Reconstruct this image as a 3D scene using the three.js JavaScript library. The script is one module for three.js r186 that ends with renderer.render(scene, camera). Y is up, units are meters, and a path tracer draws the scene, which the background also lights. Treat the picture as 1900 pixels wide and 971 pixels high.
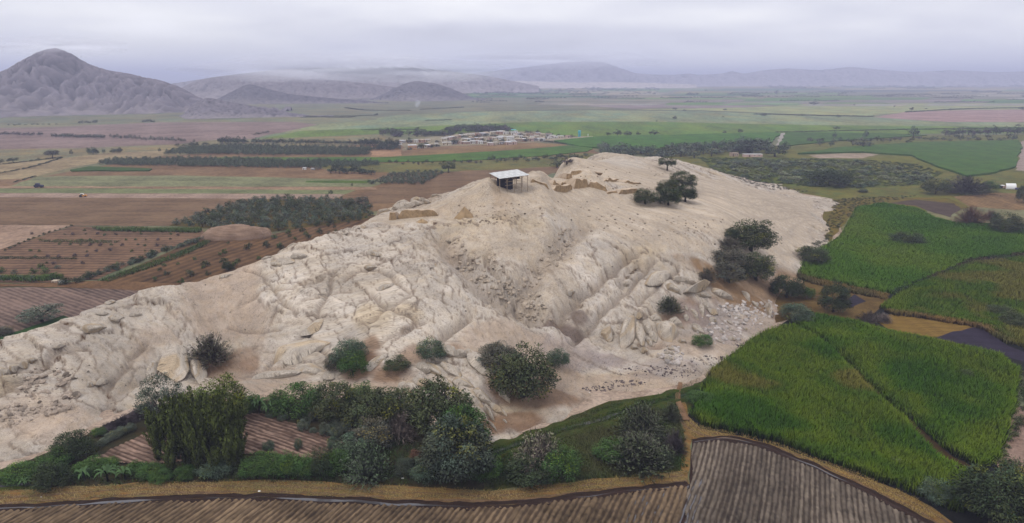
import * as THREE from 'three';
import { mergeGeometries, mergeVertices } from 'three/addons/utils/BufferGeometryUtils.js';
import { MarchingCubes } from 'three/addons/objects/MarchingCubes.js';

// ---------------------------------------------------------------- camera, sky, sun, exposure
const scene = new THREE.Scene();
const EYE = 60, PITCH = THREE.MathUtils.degToRad(15), FOCAL = 1270;      // FOCAL in pixels of the 1900 x 971 photograph
const camera = new THREE.PerspectiveCamera(2 * THREE.MathUtils.radToDeg(Math.atan(485.5 / FOCAL)), 1900 / 971, 0.5, 60000);
camera.position.set(0, EYE, 0);
camera.rotation.x = -PITCH;
scene.add(camera);

const renderer = new THREE.WebGLRenderer({ antialias: true });
renderer.toneMapping = THREE.LinearToneMapping;
renderer.toneMappingExposure = 1.2;
renderer.shadowMap.enabled = true;

const clamp = (x, a, b) => Math.min(b, Math.max(a, x)), lerp = (a, b, t) => a + (b - a) * t;
const smooth = (a, b, x) => { const t = clamp((x - a) / (b - a), 0, 1); return t * t * (3 - 2 * t); };
function rng(seed) { let s = seed | 0; return () => { s = (s + 0x6d2b79f5) | 0; let t = Math.imul(s ^ (s >>> 15), 1 | s); t = (t + Math.imul(t ^ (t >>> 7), 61 | t)) ^ t; return ((t ^ (t >>> 14)) >>> 0) / 4294967296; }; }
const hash2 = (x, y) => { let h = Math.imul(x, 374761393) + Math.imul(y, 668265263) | 0; h = Math.imul(h ^ (h >>> 13), 1274126177); return ((h ^ (h >>> 16)) >>> 0) / 4294967296; };
function noise(x, y) {           // value noise, -1..1
  const ix = Math.floor(x), iy = Math.floor(y), fx = x - ix, fy = y - iy, u = fx * fx * (3 - 2 * fx), v = fy * fy * (3 - 2 * fy);
  return lerp(lerp(hash2(ix, iy), hash2(ix + 1, iy), u), lerp(hash2(ix, iy + 1), hash2(ix + 1, iy + 1), u), v) * 2 - 1;
}
function fbm(x, y, n = 4) { let s = 0, a = 0.5; for (let i = 0; i < n; i++) { s += a * noise(x, y); a *= 0.5; const t = x * 1.62 + y * 1.18 + 13.7; y = y * 1.62 - x * 1.18 + 7.3; x = t; } return s; }
function wrapNoise(x, y, p) {    // value noise that repeats after p cells
  const ix = Math.floor(x), iy = Math.floor(y), fx = x - ix, fy = y - iy, u = fx * fx * (3 - 2 * fx), v = fy * fy * (3 - 2 * fy), m = (k) => ((k % p) + p) % p;
  return lerp(lerp(hash2(m(ix), m(iy) + p * 7), hash2(m(ix + 1), m(iy) + p * 7), u), lerp(hash2(m(ix), m(iy + 1) + p * 7), hash2(m(ix + 1), m(iy + 1) + p * 7), u), v) * 2 - 1;
}
function wrapFbm(u, v, first, n) { let s = 0, a = 0.5, p = first; for (let i = 0; i < n; i++) { s += a * wrapNoise(u * p, v * p, p); p *= 2; a *= 0.55; } return s; }

{ // an overcast sky: one bright, uneven layer of low cloud
  const W = 2048, Hh = 1024, d = new Float32Array(W * Hh * 4);
  for (let j = 0; j < Hh; j++) {
    const up = ((j + 0.5) / Hh - 0.5) * Math.PI, sy = Math.sin(up), cy = Math.cos(up);
    for (let i = 0; i < W; i++) {
      const az = ((i + 0.5) / W - 0.5) * 2 * Math.PI, x = Math.cos(az) * cy, z = Math.sin(az) * cy, o = (j * W + i) * 4;
      const k = 1 / (Math.max(sy, 0) + 0.13);
      const c = fbm(x * k * 0.9 + 3.1, z * k * 1.1, 6), c2 = fbm(x * k * 0.42 + 9, z * k * 0.5 + 4, 4);
      let L = 0.72 * (1 + 1.25 * Math.max(0, sy)) * (1 + 0.26 * c + 0.26 * c2 * smooth(0.0, 0.12, sy));      // an overcast sky is brightest overhead
      const low = 1 - smooth(-0.02, 0.07, sy);
      L = lerp(L, 0.84, low * 0.8);
      if (sy < -0.02) L = 0.5;
      const t = clamp(0.5 + c * 1.1 + c2, 0, 1);
      d[o] = L * lerp(0.94, 0.985, t); d[o + 1] = L * lerp(0.955, 0.99, t); d[o + 2] = L * lerp(1.06, 1.015, t); d[o + 3] = 1;
    }
  }
  const sky = new THREE.DataTexture(d, W, Hh, THREE.RGBAFormat, THREE.FloatType);
  sky.mapping = THREE.EquirectangularReflectionMapping; sky.magFilter = THREE.LinearFilter; sky.needsUpdate = true;
  scene.background = sky; scene.environment = sky;
}
const sun = new THREE.DirectionalLight(new THREE.Color(1, 0.95, 0.87), 1.0);
sun.position.set(-160, 330, -60); sun.target.position.set(0, 0, -180); sun.castShadow = true; sun.shadow.radius = 26;
Object.assign(sun.shadow.camera, { left: -320, right: 320, top: 320, bottom: -320, near: 1, far: 1200 });
sun.shadow.mapSize.set(4096, 4096);
scene.add(sun, sun.target);
scene.fog = new THREE.FogExp2(new THREE.Color(0.73, 0.765, 1.0), 0.00026);

// ---------------------------------------------------------------- where a spot of the photograph lies in the place
const SP = Math.sin(PITCH), CP = Math.cos(PITCH);
function ray(u, v) { const a = u - 950, b = v - 485.5; return [a, -b * CP - FOCAL * SP, b * SP - FOCAL * CP]; }
function at(u, v, h = 0) { const r = ray(u, v), t = (h - EYE) / r[1]; return [r[0] * t, h, r[2] * t, t]; }      // on a level plane; the last entry is metres per pixel
function atDepth(u, v, d) { const r = ray(u, v), t = -d / r[2]; return [r[0] * t, EYE + r[1] * t, r[2] * t, t]; }
const lin = (c) => { c /= 255; return c <= 0.04045 ? c / 12.92 : Math.pow((c + 0.055) / 1.055, 2.4); };
const LIT = 1.35;                                                       // brightness of a white level surface under this sky and sun
const C = (r, g, b) => [lin(r) / LIT, lin(g) / LIT, lin(b) / LIT];      // a surface colour that looks (r, g, b) in this light, close by
function CD(r, g, b, d) { const T = Math.exp(-d * 0.00026), air = [0.37, 0.40, 0.56]; return [r, g, b].map((c, i) => clamp((lin(c) - air[i] * (1 - T)) / T / 1.5, 0.012, 0.8)); }
const color = (a) => new THREE.Color().setRGB(a[0], a[1], a[2]);

// ---------------------------------------------------------------- naming
const used = new Map();
function numbered(name) { const n = used.get(name) ?? 0; used.set(name, n + 1); return n ? `${name}_${String(n).padStart(3, '0')}` : name; }
function tag(o, label, category, group, kind) {
  o.userData.label = label; o.userData.category = category;
  if (group) o.userData.group = group;
  if (kind) o.userData.kind = kind;
  return o;
}
function shadows(o) { o.castShadow = o.receiveShadow = true; return o; }
function mesh(name, geometry, material, parent) { const m = shadows(new THREE.Mesh(geometry, material)); m.name = parent === scene ? numbered(name) : name; parent?.add(m); return m; }
function base(name, pos, turn = 0) { const g = new THREE.Group(); g.name = numbered(name); g.position.set(pos[0], pos[1], pos[2]); g.rotation.y = turn; scene.add(g); return g; }
const ORD = ['first', 'second', 'third', 'fourth', 'fifth', 'sixth', 'seventh', 'eighth', 'ninth', 'tenth', 'eleventh', 'twelfth'];

// ---------------------------------------------------------------- textures: colour variation and fine relief only
function dataTexture(w, h, f, srgb = false) {
  const d = new Uint8Array(w * h * 4);
  for (let j = 0; j < h; j++) for (let i = 0; i < w; i++) { const c = f((i + 0.5) / w, (j + 0.5) / h), o = (j * w + i) * 4; for (let k = 0; k < 3; k++) d[o + k] = clamp((Array.isArray(c) ? c[k] : c) * 255, 0, 255); d[o + 3] = 255; }
  const t = new THREE.DataTexture(d, w, h, THREE.RGBAFormat);
  t.wrapS = t.wrapT = THREE.RepeatWrapping; t.magFilter = THREE.LinearFilter; t.minFilter = THREE.LinearMipmapLinearFilter; t.generateMipmaps = true; t.needsUpdate = true;
  if (srgb) t.colorSpace = THREE.SRGBColorSpace;
  return t;
}
const T_SOIL = dataTexture(1024, 1024, (u, v) => { const a = wrapFbm(u, v, 5, 4), b = wrapFbm(u + 0.3, v, 48, 4), e = clamp(0.74 + a * 0.30 + b * 0.34, 0.05, 1); return [e, e * (1 + a * 0.05), e * (1 + a * 0.10)]; });
const T_GREEN = dataTexture(1024, 1024, (u, v) => { const a = wrapFbm(u, v, 6, 5), b = wrapFbm(u, v + 0.4, 90, 3), e = clamp(0.70 + a * 0.34 + b * 0.40, 0.05, 1), y = wrapFbm(u + 0.7, v, 9, 3); return [e * (1 + y * 0.35), e, e * (1 - y * 0.3)]; });
const T_ROWS = dataTexture(512, 1024, (u, v) => {          // 32 rows along u
  const w = wrapFbm(u, v, 8, 3) * 0.006, s = Math.sin((v + w) * 64 * Math.PI), row = Math.floor((v + w) * 32), k = hash2(row, 5) * 0.3, a = wrapFbm(u, v, 6, 4), b = wrapFbm(u, v + 0.2, 64, 3);
  const e = clamp(0.66 + 0.17 * s + (k - 0.15) * 0.6 + a * 0.26 + b * 0.3, 0.05, 1); return [e, e * (1 + s * 0.02), e * (1 + s * 0.03)];
});
const T_ROCK = dataTexture(1024, 1024, (u, v) => {
  const a = wrapFbm(u, v, 4, 6), b = wrapFbm(u + 0.37, v + 0.1, 10, 5), c = wrapFbm(u, v, 120, 3), vein = Math.abs(wrapFbm(u + 0.6, v + 0.2, 5, 4));
  const fine = Math.abs(wrapFbm(u + 0.15, v + 0.55, 13, 4)), e = clamp(0.84 + a * 0.24 + c * 0.30 - 0.30 * smooth(0.03, 0.0, vein) - 0.24 * smooth(0.03, 0.0, fine), 0.05, 1);
  return [e, e * (0.985 + b * 0.035), e * (0.965 + b * 0.10)];
});
const T_ROCKB = dataTexture(1024, 1024, (u, v) => { const a = wrapFbm(u, v, 8, 7), r = 1 - Math.abs(wrapFbm(u + 0.2, v, 7, 5)) * 2.2, c = wrapFbm(u, v, 150, 2); return clamp(0.5 + a * 0.42 + 0.16 * r + c * 0.22, 0, 1); });
const T_BARK = dataTexture(128, 128, (u, v) => clamp(0.7 + wrapFbm(u * 1, v * 1, 16, 3) * 0.5, 0, 1));
const T_PLASTER = dataTexture(128, 128, (u, v) => clamp(0.86 + wrapFbm(u, v, 6, 4) * 0.3, 0, 1));
function cloneMap(t, ru, rv, ou = 0, ov = 0) { const c = t.clone(); c.repeat.set(ru, rv); c.offset.set(ou, ov); c.needsUpdate = true; return c; }
const rough0 = { roughness: 0.95, metalness: 0, specularIntensity: 0.12 };
const Matte = (o) => new THREE.MeshPhysicalMaterial({ ...rough0, ...o });      // earth, rock and leaves: next to no shine
const matCache = new Map();
function M(col, opts = {}) {
  const key = JSON.stringify([col, opts.map?.uuid, opts.roughness, opts.vertexColors, opts.key]);
  if (!matCache.has(key)) { const { key: _, ...o } = opts; matCache.set(key, Matte({ color: color(col), ...o })); }
  return matCache.get(key);
}

// ---------------------------------------------------------------- polygons on the ground
function inside(poly, x, z) { let c = false; for (let i = 0, j = poly.length - 1; i < poly.length; j = i++) { const [xi, zi] = poly[i], [xj, zj] = poly[j]; if ((zi > z) !== (zj > z) && x < ((xj - xi) * (z - zi)) / (zj - zi) + xi) c = !c; } return c; }
const ground2 = (pts, h = 0) => pts.map(([u, v]) => { const p = at(u, v, h); return [p[0], p[2]]; });
function rough(poly, step, amp, seed) {         // breaks up the straight sides of a field
  const out = [];
  for (let i = 0; i < poly.length; i++) {
    const [x0, z0] = poly[i], [x1, z1] = poly[(i + 1) % poly.length], L = Math.hypot(x1 - x0, z1 - z0), n = clamp(Math.round(L / step), 1, 90), nx = -(z1 - z0) / (L || 1), nz = (x1 - x0) / (L || 1);
    for (let k = 0; k < n; k++) { const t = k / n, o = k ? fbm((x0 + (x1 - x0) * t) / step * 0.7 + seed, (z0 + (z1 - z0) * t) / step * 0.7, 3) * amp * 2 : 0; out.push([x0 + (x1 - x0) * t + nx * o, z0 + (z1 - z0) * t + nz * o]); }
  }
  return out;
}
function sheet(poly, y, dir = 0) {              // a flat polygon with uv in metres, u along dir
  const g = new THREE.ShapeGeometry(new THREE.Shape(poly.map(([x, z]) => new THREE.Vector2(x, -z))));
  g.rotateX(-Math.PI / 2); g.translate(0, y, 0);
  const p = g.attributes.position, uv = g.attributes.uv, c = Math.cos(dir), s = Math.sin(dir);
  for (let i = 0; i < p.count; i++) { const x = p.getX(i), z = p.getZ(i); uv.setXY(i, x * c + z * s, -x * s + z * c); }
  return g;
}
function slab(poly, h, dir = 0) {               // a crop that stands h high
  const g = new THREE.ExtrudeGeometry(new THREE.Shape(poly.map(([x, z]) => new THREE.Vector2(x, -z))), { depth: h, bevelEnabled: false });
  g.rotateX(-Math.PI / 2);
  const p = g.attributes.position, uv = g.attributes.uv, c = Math.cos(dir), s = Math.sin(dir);
  for (let i = 0; i < p.count; i++) { const x = p.getX(i), z = p.getZ(i), y = p.getY(i); uv.setXY(i, x * c + z * s + y * 0.3, -x * s + z * c + y); }
  return g;
}
function strip(line, w, y) {                    // a ribbon along world points [x, z], w wide (number or function of 0..1)
  const pos = [], uv = [], idx = []; let run = 0;
  for (let i = 0; i < line.length; i++) {
    const a = line[Math.max(0, i - 1)], b = line[Math.min(line.length - 1, i + 1)], L = Math.hypot(b[0] - a[0], b[1] - a[1]) || 1, nx = -(b[1] - a[1]) / L, nz = (b[0] - a[0]) / L, ww = (typeof w === 'function' ? w(i / (line.length - 1)) : w) / 2;
    if (i) run += Math.hypot(line[i][0] - line[i - 1][0], line[i][1] - line[i - 1][1]);
    pos.push(line[i][0] + nx * ww, y, line[i][1] + nz * ww, line[i][0] - nx * ww, y, line[i][1] - nz * ww); uv.push(run, ww, run, -ww);
    if (i) { const k = 2 * i; idx.push(k - 2, k - 1, k, k, k - 1, k + 1); }
  }
  const g = new THREE.BufferGeometry(); g.setAttribute('position', new THREE.Float32BufferAttribute(pos, 3)); g.setAttribute('uv', new THREE.Float32BufferAttribute(uv, 2)); g.setIndex(idx); g.computeVertexNormals();
  if (g.attributes.normal.getY(0) < 0) { for (let i = 0; i < idx.length; i += 3) [idx[i], idx[i + 1]] = [idx[i + 1], idx[i]]; g.setIndex(idx); g.computeVertexNormals(); }
  return g;
}
function along(pts, step, wob = 0, seed = 1) {  // a smooth line through points, every step metres
  const c = new THREE.CatmullRomCurve3(pts.map(([x, z]) => new THREE.Vector3(x, 0, z)), false, 'centripetal'), n = Math.max(2, Math.round(c.getLength() / step));
  return c.getSpacedPoints(n).map((p) => [p.x + noise(p.x * 0.35 + seed, p.z * 0.35) * wob, p.z + noise(p.x * 0.35, p.z * 0.35 + seed * 3) * wob]);
}
// ---------------------------------------------------------------- the rocky hill: for each column u of spots, the foot v and then [v, slope up to that spot]; 1 where it ends in a skyline
const COLUMNS = [
  [-180, 900, [[820, 0.2], [740, 0.3], [690, 0.3]], 1], [-80, 882, [[820, 0.2], [760, 0.25], [700, 0.35], [660, 0.4], [645, 0.3]], 1], [0, 866, [[820, 0.2], [760, 0.25], [700, 0.35], [660, 0.4], [631, 0.33]], 1],
  [60, 846, [[800, 0.2], [750, 0.25], [700, 0.35], [660, 0.4], [617, 0.33]], 1], [130, 815, [[770, 0.2], [720, 0.3], [680, 0.35], [630, 0.4], [600, 0.35], [588, 0.22]], 1], [200, 778, [[740, 0.25], [700, 0.35], [650, 0.4], [600, 0.4], [562, 0.28]], 1],
  [270, 750, [[700, 0.36], [650, 0.42], [600, 0.42], [560, 0.34], [541, 0.26]], 1], [330, 744, [[700, 0.36], [650, 0.46], [600, 0.48], [560, 0.44], [527, 0.34]], 1], [400, 738, [[690, 0.16], [640, 0.4], [600, 0.5], [560, 0.5], [530, 0.4], [511, 0.3]], 1],
  [480, 732, [[690, 0.2], [650, 0.4], [600, 0.5], [550, 0.5], [510, 0.45], [483, 0.34]], 1], [550, 731, [[700, 0.25], [650, 0.46], [600, 0.5], [550, 0.5], [500, 0.46], [454, 0.38]], 1], [620, 736, [[700, 0.25], [650, 0.45], [600, 0.5], [550, 0.5], [500, 0.5], [460, 0.4], [430, 0.28]], 1],
  [680, 744, [[700, 0.25], [650, 0.42], [600, 0.5], [550, 0.5], [500, 0.5], [450, 0.4], [424, 0.2], [408, -0.08]], 1], [725, 752, [[700, 0.22], [650, 0.42], [600, 0.5], [550, 0.5], [500, 0.5], [450, 0.4], [425, 0.2], [405, 0.02], [385, -0.02]], 1],
  [770, 772, [[720, 0.2], [690, 0.2], [650, 0.4], [600, 0.48], [550, 0.5], [500, 0.48], [450, 0.4], [430, 0.25], [405, 0.12], [390, 0.02], [373, 0.05]], 1], [815, 795, [[750, 0.15], [710, 0.22], [660, 0.3], [620, 0.42], [570, 0.5], [530, 0.48], [490, 0.45], [450, 0.4], [428, 0.28], [402, 0.15], [380, 0.2], [362, 0.2]], 1],
  [860, 812, [[760, 0.14], [720, 0.22], [680, 0.25], [650, 0.3], [610, 0.4], [570, 0.46], [530, 0.46], [490, 0.44], [450, 0.4], [428, 0.3], [402, 0.2], [380, 0.3], [346, 0.36]], 1], [908, 818, [[760, 0.12], [710, 0.2], [650, 0.3], [600, 0.4], [550, 0.44], [500, 0.45], [450, 0.45], [420, 0.38], [400, 0.3], [375, 0.32], [350, 0.5], [329, 0.4]], 1],
  [945, 815, [[740, 0.11], [650, 0.3], [600, 0.39], [550, 0.43], [500, 0.46], [450, 0.46], [420, 0.4], [400, 0.35], [380, 0.3], [357, 0.27], [345, 0.12], [327, 0.1]], 1], [985, 797, [[740, 0.08], [700, 0.2], [650, 0.3], [600, 0.31], [550, 0.4], [525, 0.4], [500, 0.52], [450, 0.5], [420, 0.4], [400, 0.32], [380, 0.3], [360, 0.26], [345, 0.3], [326, 0.08]], 1],
  [1040, 775, [[720, 0.06], [690, 0.12], [650, 0.3], [600, 0.35], [560, 0.4], [500, 0.5], [450, 0.46], [420, 0.36], [400, 0.24], [356, 0.14], [330, 0.05], [310, -0.02]], 1], [1090, 755, [[710, 0.05], [680, 0.1], [650, 0.22], [600, 0.36], [550, 0.44], [500, 0.48], [450, 0.44], [420, 0.33], [400, 0.22], [356, 0.14], [325, 0.03], [294, -0.02]], 1],
  [1140, 735, [[690, 0.05], [650, 0.15], [600, 0.35], [550, 0.45], [500, 0.45], [450, 0.41], [420, 0.3], [400, 0.2], [360, 0.12], [325, 0.03], [293, -0.02]], 1], [1190, 728, [[670, 0.06], [640, 0.12], [600, 0.34], [550, 0.45], [500, 0.43], [450, 0.38], [420, 0.25], [400, 0.15], [378, 0.1], [330, 0.02], [294, -0.03]], 1],
  [1240, 718, [[650, 0.08], [600, 0.3], [550, 0.45], [500, 0.4], [460, 0.35], [420, 0.2], [378, 0.08], [330, 0.02], [298, -0.04]], 1], [1290, 700, [[640, 0.08], [600, 0.2], [550, 0.42], [500, 0.4], [450, 0.33], [420, 0.2], [380, 0.06], [330, -0.02], [308, -0.06]], 1],
  [1340, 675, [[630, 0.06], [590, 0.14], [550, 0.32], [500, 0.38], [450, 0.33], [420, 0.18], [390, 0.04], [360, -0.02], [328, -0.09]], 1], [1390, 638, [[600, 0.08], [560, 0.14], [520, 0.22], [480, 0.26], [440, 0.2], [420, 0.08], [380, 0], [345, -0.08]]], [1440, 590, [[560, 0.06], [520, 0.1], [480, 0.12], [440, 0.1], [400, 0.02], [360, -0.05]]],
  [1485, 530, [[490, 0.05], [450, 0.07], [410, 0.02], [370, -0.03]]], [1520, 460, [[430, 0.04], [400, 0.02], [376, -0.02]]],
];
const knots = [];
const ratio = (v) => { const r = ray(950, v); return r[1] / r[2]; };
for (const [u, foot, ups, end] of COLUMNS) {
  let d = EYE / ratio(foot), h = 0; knots.push([at(u, foot)[0], -d, 0]);
  ups.forEach(([v, s], k) => {
    const q = ratio(v), d2 = (EYE - h + s * d) / (q + s); h += s * (d2 - d); d = d2;
    const p = atDepth(u, v, d); knots.push([p[0], p[2], h]);
    if (end && k === ups.length - 1) for (const back of [6, 16, 34, 60]) { const y = Math.max(h - Math.max(0.34, q + 0.16) * back - back * back * 0.004, -4), f = 1 + back / d; knots.push([p[0] * f, p[2] * f, y]); }
  });
}
for (const [u, v] of [[-250, 1000], [-100, 960], [0, 930], [80, 905], [150, 872], [220, 836], [300, 800], [400, 790], [500, 785], [600, 785], [680, 796], [740, 822], [820, 855], [880, 874], [940, 874], [1000, 850], [1080, 815], [1140, 790], [1220, 775], [1290, 756], [1350, 722], [1420, 678], [1480, 632], [1520, 580], [1560, 520], [1590, 460], [1610, 410], [1630, 368], [1560, 352], [1480, 342], [1420, 336]]) { const p = at(u, v, -3.2); knots.push([p[0], p[2], -3.2]); }
const solved = (() => {      // radial basis interpolation of the spots
  const n = knots.length, phi = (r2) => -Math.sqrt(r2 + 9), A = [];
  for (let i = 0; i < n; i++) { const row = new Float64Array(n + 2); for (let j = 0; j < n; j++) { const dx = knots[i][0] - knots[j][0], dz = knots[i][1] - knots[j][1]; row[j] = phi(dx * dx + dz * dz) + (i === j ? 0.6 : 0); } row[n] = 1; row[n + 1] = knots[i][2]; A.push(row); }
  const last = new Float64Array(n + 2); last.fill(1, 0, n); A.push(last);
  for (let k = 0; k <= n; k++) {
    let p = k; for (let i = k + 1; i <= n; i++) if (Math.abs(A[i][k]) > Math.abs(A[p][k])) p = i;
    [A[k], A[p]] = [A[p], A[k]];
    for (let i = k + 1; i <= n; i++) { const f = A[i][k] / A[k][k]; if (f) for (let j = k; j <= n + 1; j++) A[i][j] -= f * A[k][j]; }
  }
  const w = new Float64Array(n + 1);
  for (let k = n; k >= 0; k--) { let s = A[k][n + 1]; for (let j = k + 1; j <= n; j++) s -= A[k][j] * w[j]; w[k] = s / A[k][k]; }
  return w;
})();
const HX0 = -150, HDX = 0.364, HNX = 960, HZ0 = 80, HK = 0.00331, HNZ = 520;
const rowZ = (j) => -HZ0 * Math.exp(j * HK);
const coarse = { nx: HNX / 4 + 1, nz: HNZ / 4 + 1 };
const baseH = new Float32Array(coarse.nx * coarse.nz);
for (let j = 0; j < coarse.nz; j++) for (let i = 0; i < coarse.nx; i++) {
  const x = HX0 + i * 4 * HDX, z = rowZ(j * 4); let s = solved[knots.length];
  for (let k = 0; k < knots.length; k++) { const dx = x - knots[k][0], dz = z - knots[k][1]; s -= solved[k] * Math.sqrt(dx * dx + dz * dz + 9); }
  baseH[j * coarse.nx + i] = s;
}
function gridAt(H, nx, nz, step, x, z) {
  const fi = (x - HX0) / (HDX * step), fj = Math.log(-z / HZ0) / (HK * step);
  if (!(fi >= 0 && fj >= 0 && fi < nx - 1 && fj < nz - 1)) return -9;
  const i = Math.floor(fi), j = Math.floor(fj), a = fi - i, b = fj - j, o = j * nx + i;
  return lerp(lerp(H[o], H[o + 1], a), lerp(H[o + nx], H[o + nx + 1], a), b);
}
function baseAt(x, z) {                     // smooth (cubic) reading of the coarse grid
  const fi = (x - HX0) / (HDX * 4), fj = Math.log(-z / HZ0) / (HK * 4), nx = coarse.nx, nz = coarse.nz;
  if (!(fi >= 0 && fj >= 0 && fi < nx - 1 && fj < nz - 1)) return -9;
  const i = Math.floor(fi), j = Math.floor(fj), a = fi - i, b = fj - j, cub = (p, q, r, s, t) => q + 0.5 * t * (r - p + t * (2 * p - 5 * q + 4 * r - s + t * (3 * (q - r) + s - p)));
  const row = (jj) => { const o = clamp(jj, 0, nz - 1) * nx; return cub(baseH[o + Math.max(0, i - 1)], baseH[o + i], baseH[o + Math.min(nx - 1, i + 1)], baseH[o + Math.min(nx - 1, i + 2)], a); };
  return cub(row(j - 1), row(j), row(j + 1), row(j + 2), b);
}
let hillH = null;
const hillAt = (x, z) => hillH ? gridAt(hillH, HNX + 1, HNZ + 1, 1, x, z) : baseAt(x, z);
const surfaceAt = (x, z) => Math.max(0, hillAt(x, z));
function onHill(u, v) {                      // where the line of sight meets hill or plain: [x, y, z, metres per pixel]
  const r = ray(u, v); let t0 = 60 / FOCAL, prev = t0;
  for (let t = t0; t < 0.6; t += 0.0004) {
    const y = EYE + r[1] * t;
    if (y <= surfaceAt(r[0] * t, r[2] * t)) {
      let a = prev, b = t; for (let k = 0; k < 14; k++) { const m = (a + b) / 2; if (EYE + r[1] * m <= surfaceAt(r[0] * m, r[2] * m)) b = m; else a = m; }
      return [r[0] * b, surfaceAt(r[0] * b, r[2] * b), r[2] * b, b];
    }
    prev = t;
  }
  return at(u, v, 0);
}
// lines on the hill: gullies, open joints and ledges
const lineOf = (pts) => pts.map(([u, v]) => { const p = onHill(u, v); return [p[0], p[2]]; });
const gullies = [
  [[[822, 436], [850, 474], [884, 510], [914, 540], [944, 560], [1000, 590], [1045, 606]], 2.7, 3.2],
  [[[1080, 418], [1060, 440], [1036, 468], [1012, 494], [992, 514], [976, 540], [984, 570]], 2.5, 2.8],
  [[[905, 476], [925, 506], [945, 535], [955, 555]], 1.6, 1.6],
  [[[622, 500], [606, 548], [588, 588], [562, 624], [522, 660], [498, 684]], 1.0, 0.55],
  [[[572, 618], [590, 640], [612, 664]], 0.8, 0.5],
  [[[686, 548], [708, 566], [722, 571], [740, 562], [758, 550]], 0.9, 0.55],
  [[[722, 571], [698, 590], [684, 600]], 0.7, 0.5], [[[722, 571], [760, 590], [790, 598]], 0.6, 0.5],
  [[[820, 622], [846, 604], [866, 590]], 2.2, 1.1],
  [[[1040, 590], [1090, 540], [1130, 506], [1180, 470]], 1.9, 1.0],
  [[[1060, 640], [1100, 600], [1150, 550], [1180, 520], [1215, 480]], 1.6, 0.8],
  [[[1180, 568], [1210, 540], [1240, 512], [1262, 498]], 0.9, 0.6],
  [[[1150, 530], [1172, 500], [1188, 486]], 1.3, 1.2],
  [[[0, 692], [58, 680], [108, 654], [160, 646]], 1.2, 0.9], [[[0, 724], [48, 706], [92, 680]], 1.0, 0.9],
  [[[240, 660], [268, 640]], 0.9, 0.8], [[[205, 722], [222, 690], [240, 672]], 0.8, 1.0], [[[190, 760], [240, 720], [290, 690]], 0.7, 1.2],
  [[[450, 560], [500, 540], [560, 530], [600, 515]], 0.6, 0.5], [[[420, 606], [470, 614], [520, 610]], 0.5, 0.4], [[[450, 500], [490, 520], [520, 560], [552, 585]], 0.6, 0.45],
  [[[640, 520], [680, 500], [720, 510], [760, 540]], 0.6, 0.5], [[[560, 560], [610, 548], [650, 540]], 0.6, 0.45], [[[640, 620], [690, 640], [740, 620], [780, 600]], 0.6, 0.5],
].map(([pts, depth, w]) => ({ line: along(lineOf(pts), 1.2, w > 1.1 ? 0.9 : 0.6, depth * 7), depth, w }));
for (const g of gullies) { const xs = g.line.map((p) => p[0]), zs = g.line.map((p) => p[1]), m = g.w * 3; g.box = [Math.min(...xs) - m, Math.max(...xs) + m, Math.min(...zs) - m, Math.max(...zs) + m]; }
function toLine(line, x, z) { let best = 1e9; for (let i = 1; i < line.length; i++) { const [ax, az] = line[i - 1], bx = line[i][0] - ax, bz = line[i][1] - az, t = clamp(((x - ax) * bx + (z - az) * bz) / (bx * bx + bz * bz || 1), 0, 1), dx = x - ax - bx * t, dz = z - az - bz * t; best = Math.min(best, dx * dx + dz * dz); } return Math.sqrt(best); }
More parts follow.
